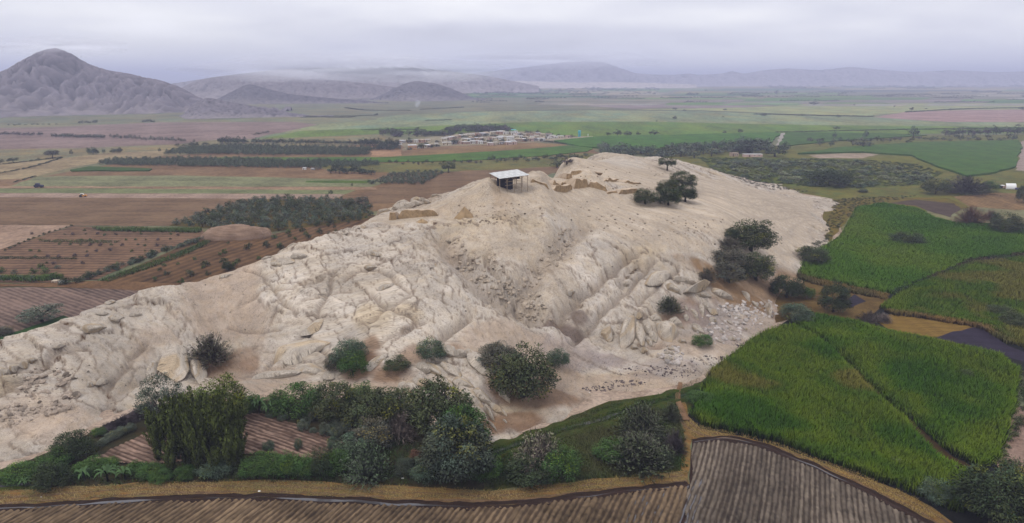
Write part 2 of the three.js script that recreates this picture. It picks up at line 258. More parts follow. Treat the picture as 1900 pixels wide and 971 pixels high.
// patches of another ground: [u, v, half width, half height, kind, strength]
const patches = [
  [425, 690, 60, 26, 'soil', 0.95], [395, 668, 40, 22, 'soil', 0.7], [460, 672, 26, 24, 'soil', 0.8], [655, 672, 44, 30, 'soil', 0.95], [690, 640, 26, 16, 'soil', 0.8], [745, 698, 48, 18, 'soil', 0.9], [770, 660, 30, 16, 'soil', 0.7], [838, 652, 30, 14, 'soil', 0.8],
  [1010, 738, 90, 34, 'soil', 0.85], [960, 780, 70, 26, 'soil', 0.95], [1040, 690, 52, 18, 'soil', 0.8], [900, 790, 34, 22, 'soil', 1], [905, 735, 24, 30, 'grey', 0.7], [940, 700, 34, 40, 'soil', 0.8], [1360, 545, 100, 26, 'ochre', 1], [1400, 520, 80, 26, 'ochre', 0.9], [1290, 585, 46, 26, 'soil', 0.85], [1470, 530, 44, 34, 'ochre', 0.9], [1245, 590, 30, 20, 'soil', 0.8], [1215, 645, 18, 10, 'soil', 0.8],
  [330, 575, 90, 48, 'fan', 0.9], [270, 640, 50, 50, 'fan', 0.6], [150, 800, 160, 46, 'fan', 0.7], [60, 770, 80, 40, 'fan', 0.6], [600, 722, 240, 12, 'fan', 0.9], [520, 700, 60, 20, 'fan', 0.7], [960, 640, 110, 44, 'fan', 0.85], [1060, 660, 60, 30, 'grey', 0.6],
  [1150, 715, 120, 20, 'fan', 0.9], [1340, 650, 110, 26, 'fan', 0.8], [1410, 600, 40, 30, 'fan', 0.7], [1330, 600, 80, 36, 'grey', 0.7], [1130, 668, 70, 16, 'grey', 0.9], [1230, 690, 90, 20, 'grey', 0.6], [1042, 606, 52, 14, 'dark', 0.9], [1075, 585, 18, 16, 'dark', 0.8],
  [1000, 392, 330, 22, 'sand', 1], [1150, 330, 210, 44, 'sand', 1], [1330, 385, 190, 40, 'sand', 1], [1450, 410, 100, 60, 'pale', 0.9], [960, 445, 130, 30, 'sand', 0.75], [860, 440, 60, 20, 'sand', 0.6], [880, 360, 90, 30, 'sand', 0.9], [760, 400, 90, 14, 'sand', 0.7], [1240, 340, 60, 24, 'sand', 1], [1200, 440, 120, 20, 'sand', 0.5], [1000, 520, 60, 50, 'sand', 0.45], [940, 350, 60, 30, 'sand', 1], [860, 345, 40, 20, 'ochre', 0.25], [900, 350, 26, 20, 'ochre', 0.3],
  [1090, 430, 60, 18, 'pale', 0.6], [1380, 410, 130, 44, 'sand', 1], [1420, 380, 120, 24, 'sand', 1], [1440, 450, 60, 40, 'sand', 0.9], [1180, 310, 120, 16, 'sand', 1], [1090, 380, 160, 30, 'sand', 1], [1260, 400, 120, 24, 'sand', 1], [1490, 400, 60, 40, 'sand', 1], [640, 470, 80, 40, 'pale', 0.5], [560, 640, 60, 40, 'pale', 0.5], [330, 680, 50, 36, 'pale', 0.8], [1180, 620, 60, 30, 'pale', 0.6], [1140, 297, 50, 8, 'pale', 0.7], [820, 700, 60, 40, 'pale', 0.5], [200, 600, 70, 30, 'pale', 0.5],
].map(([u, v, a, b, kind, s]) => { const p = onHill(u, v), q = onHill(u, v - b), r = onHill(u, v + b); return { x: p[0], z: (q[2] + r[2]) / 2, rx: a * p[3], rz: Math.max(2, Math.abs(r[2] - q[2]) / 2), kind, s, slant: (q[0] - r[0]) / (q[2] - r[2] || 1) }; });
const GROUND = { soil: [0.27, 0.165, 0.10], ochre: [0.30, 0.19, 0.105], fan: [0.49, 0.385, 0.295], sand: [0.56, 0.465, 0.36], grey: [0.36, 0.30, 0.27], dark: [0.16, 0.115, 0.095], pale: [0.60, 0.53, 0.45] };
const SMOOTH = { soil: 0.85, ochre: 0.85, fan: 0.8, sand: 0.97, grey: 0.55, dark: 0.4, pale: 0 };
// spoil and hummocks on the sandy top: [u, v, half width, half height, metres high]
const humps = [[880, 374, 30, 14, 1.3], [904, 352, 24, 14, 1.5], [1004, 338, 22, 9, 1.3], [1062, 326, 26, 8, 1.7], [1112, 342, 30, 7, 1.1], [1134, 326, 30, 6, 0.9], [1166, 348, 24, 6, 0.8], [842, 388, 26, 8, 1.1], [1020, 322, 26, 6, 1.2], [1090, 334, 18, 6, 1.3], [1200, 352, 30, 8, 0.8], [960, 372, 26, 8, 0.7], [1410, 375, 40, 8, 0.8], [1460, 385, 36, 10, 0.7], [1330, 400, 40, 10, 0.6], [1050, 372, 34, 6, -0.7], [1160, 372, 40, 6, -0.6], [1035, 345, 16, 6, -1.0]].map(([u, v, a, b, h]) => { const p = onHill(u, v), q = onHill(u, v - b), r = onHill(u, v + b); return { x: p[0], z: p[2], rx: a * p[3], rz: Math.max(2.5, Math.abs(r[2] - q[2]) / 2), h }; });
function voronoi(x, y) {
  const ix = Math.floor(x), iy = Math.floor(y); let a = 9, b = 9, id = 0, cx = 0, cy = 0;
  for (let j = -1; j <= 1; j++) for (let i = -1; i <= 1; i++) { const px = ix + i + 0.1 + 0.8 * hash2(ix + i, iy + j + 57), py = iy + j + 0.1 + 0.8 * hash2(ix + i + 31, iy + j), d = Math.hypot(px - x, py - y); if (d < a) { b = a; a = d; id = hash2(ix + i + 3, iy + j + 9); cx = px - x; cy = py - y; } else if (d < b) b = d; }
  return [a, b, id, cx, cy];
}
{
  const nx = HNX + 1, nz = HNZ + 1, H = new Float32Array(nx * nz), col = new Float32Array(nx * nz * 3), pos = new Float32Array(nx * nz * 3), uv = new Float32Array(nx * nz * 2);
  const A1 = Math.cos(0.62), B1 = Math.sin(0.62);
  for (let j = 0; j < nz; j++) { const z = rowZ(j); for (let i = 0; i < nx; i++) {
    const x = HX0 + i * HDX, o = j * nx + i; let h = baseAt(x, z); h += fbm(x * 0.05 + 3, z * 0.05, 4) * 2.4 * smooth(5, 0.3, h) * smooth(-2.5, -0.5, h);
    let c = [0.575, 0.50, 0.415], soft = 0, dark = 0;
    if (h > -1.5) {
      const far = -z / 120, wx = fbm(x * 0.05 + 5, z * 0.05, 3), wz = fbm(x * 0.05, z * 0.05 + 9, 3);
      const n1 = fbm(x * 0.09, z * 0.09, 5), n2 = fbm(x * 0.4 + 3, z * 0.4, 3);
      c = c.map((k, q) => k * (1 + n1 * [0.16, 0.19, 0.24][q]));
      let sand = 0;
      for (const p of patches) {
        const dz = (z - p.z) / p.rz, dx = (x - p.x - p.slant * (z - p.z)) / p.rx; if (Math.abs(dx) > 1.6 || Math.abs(dz) > 1.6) continue;
        const k = p.s * smooth(1.25, 0.7, Math.hypot(dx, dz) + fbm(x * 0.14 + p.x, z * 0.14, 4) * 0.75);
        if (k > 0) { const g = GROUND[p.kind]; c = c.map((m, q) => lerp(m, g[q] * (1 + n1 * 0.12), k)); sand = Math.max(sand, k * SMOOTH[p.kind]); }
      }
      const rock = 1 - sand, edge = smooth(-0.4, 1.6, h);
      // slabs: tilted angular sheets of rock parted by joints, at three sizes
      const px = (x + wx * 7) * A1 + (z + wz * 7) * B1, pz = -(x + wx * 7) * B1 + (z + wz * 7) * A1, q1 = fbm(x * 0.5, z * 0.5 + 8, 3), q2 = fbm(x * 0.5 + 60, z * 0.5, 3);
      const v1 = voronoi(px / 17 + q1 * 0.10, pz / 8 + q2 * 0.16), v2 = voronoi(px / 6.8 + 40 + q1 * 0.16, pz / 2.9 + 17 + q2 * 0.22), v4 = voronoi(px / 2.6 + 80 + q2 * 0.2, pz / 1.5 + 31 + q1 * 0.2), j1 = v1[1] - v1[0], j2 = v2[1] - v2[0], j4 = v4[1] - v4[0];
      const tiltOf = (v, k) => (hash2(Math.floor(v[2] * 99991), k) - 0.5);
      const busy = smooth(-0.30, 0.30, fbm(x * 0.022 + 2, z * 0.022 + 6, 3)) * 0.85 + 0.15, crag = smooth(-0.05, 0.35, fbm(x * 0.05 + 12, z * 0.05 + 71, 3));
      const calm = lerp(0.5, 1, smooth(-0.1, 0.3, fbm(x * 0.018 + 40, z * 0.018 + 11, 3)));
      let d = 0.75 * (v1[2] - 0.5) + 1.1 * v1[3] * tiltOf(v1, 3) + 1.5 * v1[4] * (tiltOf(v1, 4) - 0.22);
      d += busy * calm * (0.42 * (v2[2] - 0.5) + 0.6 * v2[3] * tiltOf(v2, 5) + 0.7 * v2[4] * (tiltOf(v2, 6) - 0.25));
      d += crag * (0.40 * (v4[2] - 0.5) + 0.4 * v4[4] * (tiltOf(v4, 7) - 0.2));
      // sheets that end in a ledge
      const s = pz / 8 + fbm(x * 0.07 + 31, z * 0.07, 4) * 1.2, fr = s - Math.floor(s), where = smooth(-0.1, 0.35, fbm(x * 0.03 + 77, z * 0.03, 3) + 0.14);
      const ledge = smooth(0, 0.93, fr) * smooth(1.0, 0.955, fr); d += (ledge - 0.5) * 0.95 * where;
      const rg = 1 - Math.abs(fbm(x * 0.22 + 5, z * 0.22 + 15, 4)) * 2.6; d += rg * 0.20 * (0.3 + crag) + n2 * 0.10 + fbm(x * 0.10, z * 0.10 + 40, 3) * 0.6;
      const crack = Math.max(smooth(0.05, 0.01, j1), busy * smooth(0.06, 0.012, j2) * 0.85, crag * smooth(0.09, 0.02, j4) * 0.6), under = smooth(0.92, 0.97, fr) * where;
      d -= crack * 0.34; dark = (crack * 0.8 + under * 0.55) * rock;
      h += d * rock * edge * Math.min(0.76, 0.54 + far * 0.1) + sand * edge * (fbm(x * 0.09, z * 0.09, 4) * 0.4 + n2 * 0.05);
      // rubble texture where the ground is broken
      const rub = smooth(0.1, 0.4, fbm(x * 0.035 + 50, z * 0.035 + 20, 3)) * edge; if (rub > 0) { const v3 = voronoi(x / 1.5 + 9, z / 1.5 + 4); h += rub * (0.34 * (v3[2] - 0.35) * smooth(0.0, 0.25, v3[1] - v3[0])) * (0.4 + 0.6 * rock); dark = Math.max(dark, rub * 0.25 * smooth(0.12, 0.02, v3[1] - v3[0])); }
      for (const m of humps) { const r2 = ((x - m.x) / m.rx) ** 2 + ((z - m.z) / m.rz) ** 2; if (r2 < 5) h += m.h * 1.7 * Math.exp(-r2) * (1 + 0.5 * fbm(x * 0.35, z * 0.35, 3)); }
      for (const g of gullies) if (x > g.box[0] && x < g.box[1] && z > g.box[2] && z < g.box[3]) {
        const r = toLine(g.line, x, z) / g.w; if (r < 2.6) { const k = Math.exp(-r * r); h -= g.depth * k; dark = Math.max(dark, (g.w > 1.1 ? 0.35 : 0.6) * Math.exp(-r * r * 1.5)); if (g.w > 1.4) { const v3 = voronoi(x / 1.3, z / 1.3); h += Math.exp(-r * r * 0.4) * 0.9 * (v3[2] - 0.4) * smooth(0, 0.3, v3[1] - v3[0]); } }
      }
      const tone = (v1[2] - 0.5) * 0.20 * rock + (v2[2] - 0.5) * 0.12 * rock + n2 * 0.06;
      const yel = smooth(0.18, 0.5, fbm(x * 0.07 + 90, z * 0.07 + 33, 4)) * rock;
      c = c.map((m, q) => lerp(m, [0.50, 0.385, 0.235][q], yel * 0.55) * (1 + tone));
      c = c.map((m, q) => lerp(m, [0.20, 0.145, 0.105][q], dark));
    }
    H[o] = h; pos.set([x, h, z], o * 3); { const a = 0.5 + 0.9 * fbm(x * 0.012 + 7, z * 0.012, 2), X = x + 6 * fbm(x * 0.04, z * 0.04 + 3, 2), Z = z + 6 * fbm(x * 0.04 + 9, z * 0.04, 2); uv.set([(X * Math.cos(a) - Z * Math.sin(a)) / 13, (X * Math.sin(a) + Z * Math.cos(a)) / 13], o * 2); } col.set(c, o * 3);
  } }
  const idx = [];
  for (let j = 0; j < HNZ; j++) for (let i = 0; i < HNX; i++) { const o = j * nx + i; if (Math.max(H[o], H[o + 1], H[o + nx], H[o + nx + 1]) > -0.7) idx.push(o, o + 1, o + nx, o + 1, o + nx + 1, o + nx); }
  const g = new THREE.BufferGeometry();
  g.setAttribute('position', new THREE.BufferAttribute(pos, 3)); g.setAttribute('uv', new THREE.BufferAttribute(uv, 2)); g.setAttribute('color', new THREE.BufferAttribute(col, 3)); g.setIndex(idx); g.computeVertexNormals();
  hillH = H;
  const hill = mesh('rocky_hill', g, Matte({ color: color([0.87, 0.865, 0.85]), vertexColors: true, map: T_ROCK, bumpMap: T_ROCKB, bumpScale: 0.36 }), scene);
  tag(hill, 'long pale rocky hill with bare jointed slabs, gullies and sandy top', 'hill', null, 'structure');
}
// ---------------------------------------------------------------- ground and far mountains
{
  const g = new THREE.PlaneGeometry(26000, 22000, 130, 110); g.rotateX(-Math.PI / 2); g.translate(0, 0, -9800);
  const uv = g.attributes.uv, p = g.attributes.position; for (let i = 0; i < p.count; i++) uv.setXY(i, p.getX(i) / 260, p.getZ(i) / 260);
  tag(mesh('ground', g, M(C(124, 124, 92), { map: T_GREEN }), scene), 'dusty green and brown valley floor running to the horizon', 'ground', null, 'structure');
}
function mountain(name, label, D, sil, col, run = 1.9, rugged = 1, seed = 1) {      // sil: the skyline [u, v] at distance D
  const pts = sil.map(([u, v]) => atDepth(u, v, D)), step = D / 420, line = [];
  for (let k = 1; k < pts.length; k++) { const n = Math.max(1, Math.round((pts[k][0] - pts[k - 1][0]) / step)); for (let q = k === 1 ? 0 : 1; q <= n; q++) { const t = q / n; line.push([lerp(pts[k - 1][0], pts[k][0], t), Math.max(1, lerp(pts[k - 1][1], pts[k][1], t))]); } }
  const nu = line.length, nf = 110, nb = 16, pos = [], colr = [], idx = [], Hm = Math.max(...line.map((p) => p[1]));
  for (let i = 0; i < nu; i++) {
    let [x, h] = line[i]; let hs = 0, w = 0; for (let q = -2; q <= 2; q++) { const e = line[clamp(i + q, 0, nu - 1)]; hs += e[1]; w++; } h = hs / w;
    for (let j = 0; j <= nf + nb; j++) {
      const f = j <= nf ? 1 - j / nf : -(j - nf) / nb;               // 1 at the foot in front, 0 on the skyline, -1 behind
      const far = h * run * (0.45 + 0.55 * h / Hm) * 1.25 + Hm * 0.25, z = -(D - f * far);
      const prof = f >= 0 ? Math.pow(1 - f, 1.25) : Math.pow(1 + f, 1.3), S = 9 / Hm;
      const xs = x + noise(x * S * 0.4 + seed, z * S * 0.4) * Hm * 0.12;
      const rid = 1 - Math.abs(fbm(xs * S * 1.1 + seed * 3, z * S * 0.32 + seed, 6)) * 2.6, sm = fbm(xs * S * 2.2 + seed, z * S * 2.2, 5);
      const amp = Hm * 0.085 * rugged * Math.sin(Math.PI * clamp(prof, 0, 1)) + Hm * 0.012;
      const y = h * prof + (rid - 0.4) * amp + sm * amp * 0.7 - (prof <= 0.001 ? 3 : 0);
      pos.push(x, y, z);
      const k = 1 + sm * 0.6 + (rid - 0.5) * 0.5, pale = smooth(0.5, 0.05, prof) * 0.35; colr.push(...col.map((c, q) => lerp(c * k, [0.34, 0.285, 0.25][q], pale * (0.6 + 0.4 * noise(xs * S, z * S)))));
    }
  }
  const m = nf + nb + 1;
  for (let i = 0; i < nu - 1; i++) for (let j = 0; j < m - 1; j++) { const o = i * m + j; idx.push(o, o + m, o + 1, o + 1, o + m, o + m + 1); }
  const g = new THREE.BufferGeometry(); g.setAttribute('position', new THREE.Float32BufferAttribute(pos, 3)); g.setAttribute('color', new THREE.Float32BufferAttribute(colr, 3)); g.setIndex(idx); g.computeVertexNormals();
  if (g.attributes.normal.getY(Math.floor(nu / 2) * m + 20) < 0) { for (let i = 0; i < idx.length; i += 3) [idx[i], idx[i + 1]] = [idx[i + 1], idx[i]]; g.setIndex(idx); g.computeVertexNormals(); }
  tag(mesh(name, g, Matte({ vertexColors: true }), scene), label, 'mountain', null, 'structure');
}
const HAZY_STONE = [0.115, 0.098, 0.108];  // stone tone with some blue of the hazy air mixed in
mountain('mountain', 'grey conical mountain whose top touches the cloud', 1330, [[-420, 205], [-300, 184], [-200, 172], [-110, 168], [-50, 152], [0, 134], [40, 113], [62, 100], [82, 92.5], [100, 88.5], [117, 92.5], [136, 102], [165, 120], [200, 131], [235, 136], [265, 143], [300, 150], [335, 162], [370, 182], [420, 202], [470, 218], [540, 226]], HAZY_STONE, 2.0, 1, 1);
mountain('hill_spur', 'low dark stony spur at the foot of the conical mountain', 1130, [[335, 222], [350, 200], [366, 188], [383, 181], [392, 182], [420, 188], [470, 197], [520, 206], [570, 214], [620, 220]], [0.12, 0.105, 0.115], 1.8, 0.9, 2);
mountain('far_hill', 'humped grey hill rising behind the low spur', 1750, [[380, 195], [410, 180], [440, 165], [455, 157], [466, 156], [500, 166], [540, 175], [590, 180], [640, 184], [680, 187], [720, 194]], [0.075, 0.065, 0.07], 1.8, 1, 3);
mountain('far_ridge', 'hazy grey ridge lying behind the humped hill', 2250, [[290, 190], [330, 166], [360, 151], [395, 143], [430, 140], [500, 139], [560, 146], [640, 150], [720, 160], [800, 172]], [0.15, 0.125, 0.125], 1.9, 1, 4);
mountain('stony_hill', 'rounded stony hill with thin smoke rising before it', 2000, [[640, 198], [690, 184], [720, 170], [752, 154], [775, 150], [810, 155], [840, 165], [870, 178], [900, 190]], [0.085, 0.075, 0.08], 1.7, 1, 5);
mountain('cloud_capped_range', 'faint range half lost in cloud above the stony hill', 3100, [[300, 158], [420, 140], [520, 128], [620, 126], [700, 130], [780, 126], [850, 134], [900, 140], [950, 150], [1000, 160]], [0.17, 0.145, 0.145], 1.9, 1, 6);
mountain('pale_range', 'broad pale blue range standing far behind the valley', 5600, [[760, 150], [860, 138], [920, 131], [990, 123], [1050, 115], [1080, 113], [1120, 115], [1150, 126], [1180, 136], [1210, 138], [1250, 139], [1275, 136], [1300, 139], [1345, 136], [1357, 131], [1380, 137], [1420, 130], [1460, 127], [1520, 130], [1580, 124], [1640, 130], [1700, 134], [1760, 130], [1850, 134], [1950, 131], [2100, 136]], [0.20, 0.18, 0.19], 1.6, 1, 7);
mountain('sand_slope', 'pale sand slope below the broad blue range', 4500, [[890, 160], [925, 153], [945, 150], [1010, 151.5], [1080, 153.5], [1130, 152.5], [1190, 153.5], [1240, 155.5], [1290, 157]], [0.36, 0.31, 0.265], 3, 0.6, 8);

// ---------------------------------------------------------------- fields: each a sheet a little above the one below it
let layer = 0;
function field(name, label, pts, col, { map = T_SOIL, scale = 60, dir = [1, 0], rows = 0, tall = 0, cat = 'field', amp = 0.6, step = 0, kind = 'structure', rv } = {}) {
  const poly0 = ground2(pts), far = Math.max(...poly0.map((p) => -p[1]));
  const st = step || clamp(far / 60, 2, 60), poly = rough(poly0, st, amp * st * 0.25, layer + 1), a = at(pts[0][0], pts[0][1]), ang = Math.atan2(dir[1], dir[0]);
  const y = 0.02 + (++layer) * 0.005;
  const m = map === T_ROWS ? cloneMap(map, 1 / 90, 1 / (rows * 32)) : cloneMap(map, 1 / scale, 1 / (rv ?? scale), layer * 0.37, layer * 0.21);
  const mat = Matte({ color: color(col), map: m });
  const g = tall ? slab(poly, tall, ang) : sheet(poly, y, ang); if (tall) g.translate(0, 0.01, 0);
  return tag(mesh(name, g, mat, scene), label, cat, null, kind);
}
function groundDir(u0, v0, u1, v1) { const a = at(u0, v0), b = at(u1, v1); return [b[0] - a[0], b[2] - a[2]]; }
// far valley strips (rows of fields too thin to tell apart one by one)
{
  const r = rng(77), tones = [[150, 165, 150], [128, 152, 128], [160, 158, 158], [140, 160, 140], [172, 170, 172], [120, 142, 132], [150, 150, 155]], words = ['pale green', 'green', 'grey brown', 'light green', 'pale fallow', 'deep green', 'dull grey'];
  let n = 0;
  for (let v = 158.5; v < 196; v += 2.1 + r() * 1.6) {
    let u = 780 + r() * 200 - (v - 158) * 2 + (v > 180 ? 240 : 0);
    while (u < 2000) { const w = 90 + r() * 260, k = Math.floor(r() * tones.length), hgt = 1.6 + r() * 2.2; const d = -at(u, v + 1)[2]; if (r() < 0.8) field('valley_field', `thin ${words[k]} strip of farmland in the far valley`, [[u, v], [u + w, v - 0.5 + r()], [u + w - 14, v + hgt], [u - 12, v + hgt]], CD(...tones[k], d), { map: T_GREEN, scale: 300 }).userData.group = 'far strips of valley farmland'; u += w + r() * 60; n++; }
  }
}
layer = 0;
const G = T_GREEN, S = T_SOIL, R = T_ROWS;
field('grey_field', 'grey purple ploughed field in the middle of the far valley', [[1090, 197], [1130, 192], [1300, 187], [1480, 184], [1560, 187], [1700, 186], [2160, 184], [2160, 190], [1700, 191], [1500, 192], [1400, 198], [1330, 203], [1250, 200], [1180, 202]], CD(158, 148, 155, 1350), { scale: 200 });
field('meadow', 'pale green open ground dotted with small trees in the far valley', [[1180, 203], [1400, 199], [1500, 193], [1700, 192], [2160, 191], [2160, 202], [1800, 204], [1660, 210], [1610, 215], [1440, 211], [1300, 206]], CD(166, 172, 142, 1150), { map: G, scale: 140 });
field('pink_field', 'pinkish ploughed field beyond the green plain', [[1612, 219], [1680, 208], [1800, 204], [2160, 201], [2160, 227], [1760, 226]], CD(176, 150, 150, 850), { scale: 120, dir: groundDir(1612, 219, 1960, 215) });
field('thin_path', 'thin dark field edge crossing the pale green plain', [[900, 205.6], [1100, 203.4], [1300, 205], [1500, 213], [1620, 216], [1620, 217], [1500, 214.2], [1300, 206], [1100, 204.2], [900, 206.6]], CD(92, 100, 100, 1000), { cat: 'field edge', amp: 0.2 });
field('green_plain', 'wide pale green crop plain behind the village', [[470, 258], [525, 245], [592, 231], [760, 212], [900, 207], [1100, 204.5], [1300, 206.5], [1500, 214.5], [1620, 217.5], [1760, 227], [2160, 228], [2160, 240], [1700, 243], [1440, 247], [1090, 256], [950, 247], [700, 247]], CD(150, 160, 136, 900), { map: G, scale: 240, rv: 700 });
field('green_band', 'fresher green band of crop just behind the village', [[480, 258], [560, 243], [700, 238], [1000, 226], [1200, 226], [1500, 232], [2160, 238], [2160, 246], [1440, 250], [1090, 256], [950, 250], [700, 249]], CD(122, 144, 100, 750), { map: G, scale: 160, rv: 500 });
field('dry_field', 'pale dry field along the foot of the mountain', [[-380, 233], [60, 230], [200, 226], [360, 223], [560, 220], [700, 214], [700, 222], [590, 231], [300, 236], [-380, 246]], CD(146, 148, 132, 1000), { map: G, scale: 160 });
field('brown_field', 'broad mauve brown ploughed field below the conical mountain', [[-380, 243], [80, 236], [300, 227], [540, 226], [588, 231], [530, 245], [490, 252], [470, 258], [395, 260], [330, 268], [200, 273], [0, 281], [-380, 283]], CD(154, 136, 136, 820), { scale: 150, dir: groundDir(0, 255, 500, 240) });
field('grazed_field', 'tan green grazed field with scattered trees', [[-380, 284], [200, 274], [340, 268], [400, 262], [480, 258], [700, 250], [760, 258], [700, 280], [430, 300], [200, 300], [125, 313], [60, 330], [0, 342], [-380, 350]], CD(150, 142, 118, 560), { map: G, scale: 120 });
field('fallow_field', 'tan fallow strip running along below the grazed field', [[-380, 320], [60, 300], [200, 284], [330, 278], [300, 290], [200, 299], [120, 314], [60, 330], [0, 342], [-380, 352]], CD(166, 148, 122, 480), { map: S, scale: 90 });
field('brown_land', 'brown bare land between the orchards and the hill', [[-380, 352], [60, 331], [130, 318], [300, 290], [690, 268], [960, 262], [1100, 274], [1120, 292], [1000, 330], [860, 372], [640, 400], [300, 400], [-380, 400]], CD(144, 118, 98, 400), { scale: 90, dir: groundDir(0, 380, 600, 370) });
field('green_strip', 'bright green crop strip in front of the village', [[330, 297], [420, 293], [700, 293], [850, 286], [960, 279], [1060, 271], [1100, 276], [1090, 282], [1000, 291], [850, 300], [700, 302], [520, 299]], CD(98, 126, 62, 520), { map: G, scale: 60, tall: 0.6 });
field('scrub_strip', 'olive scrubby strip below the bright green crop', [[560, 304], [700, 303], [860, 300], [1000, 292], [1090, 284], [1130, 288], [1060, 308], [900, 316], [760, 322], [620, 318]], CD(128, 126, 92, 450), { map: G, scale: 60 });
field('brick_field', 'orange brown bare plot beside the dark orchard', [[690, 280], [744, 279], [742, 293], [684, 294]], CD(176, 142, 120, 560), { scale: 60 });
field('village_ground', 'pale dusty ground between the village houses', [[742, 262], [800, 254], [880, 245], [1000, 244], [1010, 254], [1090, 253], [1100, 256], [1000, 264], [900, 269], [820, 272], [748, 280]], CD(160, 150, 134, 680), { scale: 60 });
field('fallow_plot', 'reddish fallow plot in front of the village houses', [[760, 283], [830, 275], [1000, 266], [1060, 268], [960, 277], [850, 284], [770, 291]], CD(152, 128, 106, 600), { scale: 80 });
field('small_green_field', 'narrow dark green field edged by a pale path', [[130, 317], [166, 310.5], [282, 315], [276, 318.5], [132, 319]], CD(86, 108, 70, 470), { map: G, scale: 30, tall: 0.8 });
field('pale_crop_field', 'pale green field of low rows across the plain', [[18, 346], [66, 329], [110, 327], [340, 326], [640, 333], [735, 333], [690, 347], [560, 347]], CD(150, 150, 118, 400), { map: R, rows: 2.6, dir: [1, 0.03] });
field('dark_crop_strip', 'dark green strip beside the small olive plot', [[568, 336], [690, 335], [680, 341], [566, 339]], CD(98, 118, 74, 410), { map: G, scale: 40 });
field('pink_strip', 'pinkish bare strip between two pale green fields', [[-380, 354], [18, 346], [560, 347.5], [690, 347.5], [700, 352], [560, 353], [-380, 350.5]], CD(180, 150, 126, 375), { scale: 60 });
field('second_crop_field', 'second pale green field of low rows nearer the brown field', [[-380, 350], [200, 350], [560, 353], [660, 353], [640, 361], [420, 360], [-380, 358]], CD(140, 144, 108, 365), { map: R, rows: 2.2, dir: [1, 0.02] });
field('grey_strip', 'grey pink ploughed strip above the orange brown field', [[-380, 358], [420, 360], [640, 361], [620, 369], [470, 370], [250, 368], [-380, 365]], CD(170, 146, 132, 350), { scale: 50 });
field('orange_field', 'large orange brown ploughed field on the plain', [[-380, 365], [250, 368], [470, 370], [420, 384], [312, 420], [130, 419], [-380, 416]], CD(136, 112, 94, 310), { scale: 70, rv: 26, dir: [1, 0.01] });
field('brick_slope_field', 'reddish brown field running up to the hill below the shelter', [[700, 352], [740, 336], [800, 330], [830, 322], [910, 316], [1010, 312], [1040, 318], [900, 352], [800, 375], [640, 380], [630, 368], [665, 360]], CD(136, 112, 94, 330), { scale: 50, rv: 24, dir: [1, -0.1] });
field('pink_field_corner', 'pale pink bare field cut off by a diagonal path', [[-380, 417], [132, 419], [0, 464], [-380, 492]], CD(178, 150, 130, 270), { scale: 50 });
field('row_field', 'brown field of young trees planted in level rows', [[132, 420], [372, 424], [378, 436], [322, 458], [180, 520], [60, 526], [-380, 528], [-380, 490], [0, 464]], CD(138, 110, 92, 240), { map: R, rows: 3.1, dir: [1, 0.02] });
field('young_orchard_ground', 'brown earth of the young orchard beside the hill', [[165, 536], [300, 474], [376, 440], [490, 440], [660, 400], [700, 400], [640, 440], [500, 490], [330, 540], [250, 545]], CD(124, 97, 77, 230), { map: R, rows: 3.4, dir: groundDir(250, 530, 560, 420) });
field('olive_orchard_ground', 'grassy brown earth under the olive orchard', [[312, 420], [420, 384], [470, 370], [640, 372], [690, 384], [685, 406], [620, 416], [500, 432], [380, 424]], CD(112, 98, 66, 290), { map: S, scale: 30 });
field('salt_row_field', 'mauve brown field with whitish salt rows beside the hill', [[-380, 540], [60, 534], [215, 538], [320, 545], [250, 570], [115, 596], [0, 634], [-380, 660]], CD(142, 120, 110, 185), { map: R, rows: 1.5, dir: groundDir(20, 580, 150, 632) });
field('dirt_track', 'bare brown track between the salt field and the orchard', [[-380, 528], [60, 527], [180, 522], [330, 528], [340, 546], [215, 537], [60, 533], [-380, 538]], CD(134, 104, 80, 200), { scale: 30 });
field('green_ditch', 'bright green grassy ditch below the flat topped tree', [[-20, 632], [40, 618], [118, 590], [128, 594], [60, 622], [-20, 646]], CD(62, 88, 34, 160), { map: G, scale: 12, tall: 0.7 });
layer = 0; // right of the hill
field('vivid_field', 'vivid green crop block in front of the far plain', [[1028, 263], [1110, 255], [1440, 247], [1446, 249], [1430, 272], [1180, 280], [1080, 274]], CD(94, 128, 54, 560), { map: G, scale: 50, tall: 1.2 });
field('vivid_plot', 'smaller vivid green plot across the pale farm track', [[1458, 247], [1640, 248], [1720, 252], [1560, 262], [1450, 272], [1446, 268]], CD(92, 118, 52, 560), { map: G, scale: 50, tall: 0.8 });
field('scrub_land', 'mixed olive and tan scrub between the green blocks', [[1110, 282], [1200, 281], [1430, 273], [1560, 262], [1720, 252], [2160, 246], [2160, 330], [1880, 380], [1700, 385], [1560, 372], [1480, 358], [1380, 346], [1290, 310], [1240, 294]], CD(122, 122, 84, 430), { map: G, scale: 50 });
field('wild_meadow', 'wild green meadow with tan patches behind the hill', [[1296, 292], [1480, 294], [1600, 296], [1700, 304], [1752, 322], [1700, 345], [1560, 350], [1470, 345], [1380, 336], [1330, 320]], CD(112, 120, 66, 390), { map: G, scale: 36 });
field('yellow_meadow', 'yellow green grassy rise in front of the dark green field', [[1570, 302], [1640, 292], [1690, 288], [1720, 300], [1752, 318], [1700, 322], [1620, 318]], CD(124, 124, 50, 420), { map: G, scale: 26 });
field('deep_green_field', 'deep green crop field beside the farm track', [[1480, 287], [1560, 275], [1700, 266], [1890, 262], [1896, 272], [1884, 312], [1838, 324], [1794, 329], [1742, 312], [1690, 290], [1600, 284]], CD(90, 118, 66, 420), { map: G, scale: 40, tall: 1.3 });
field('bare_patch', 'bare pinkish patch of ground behind the wild meadow', [[1500, 288], [1560, 285], [1640, 284], [1600, 294], [1520, 294]], CD(176, 158, 142, 430), { scale: 30 });
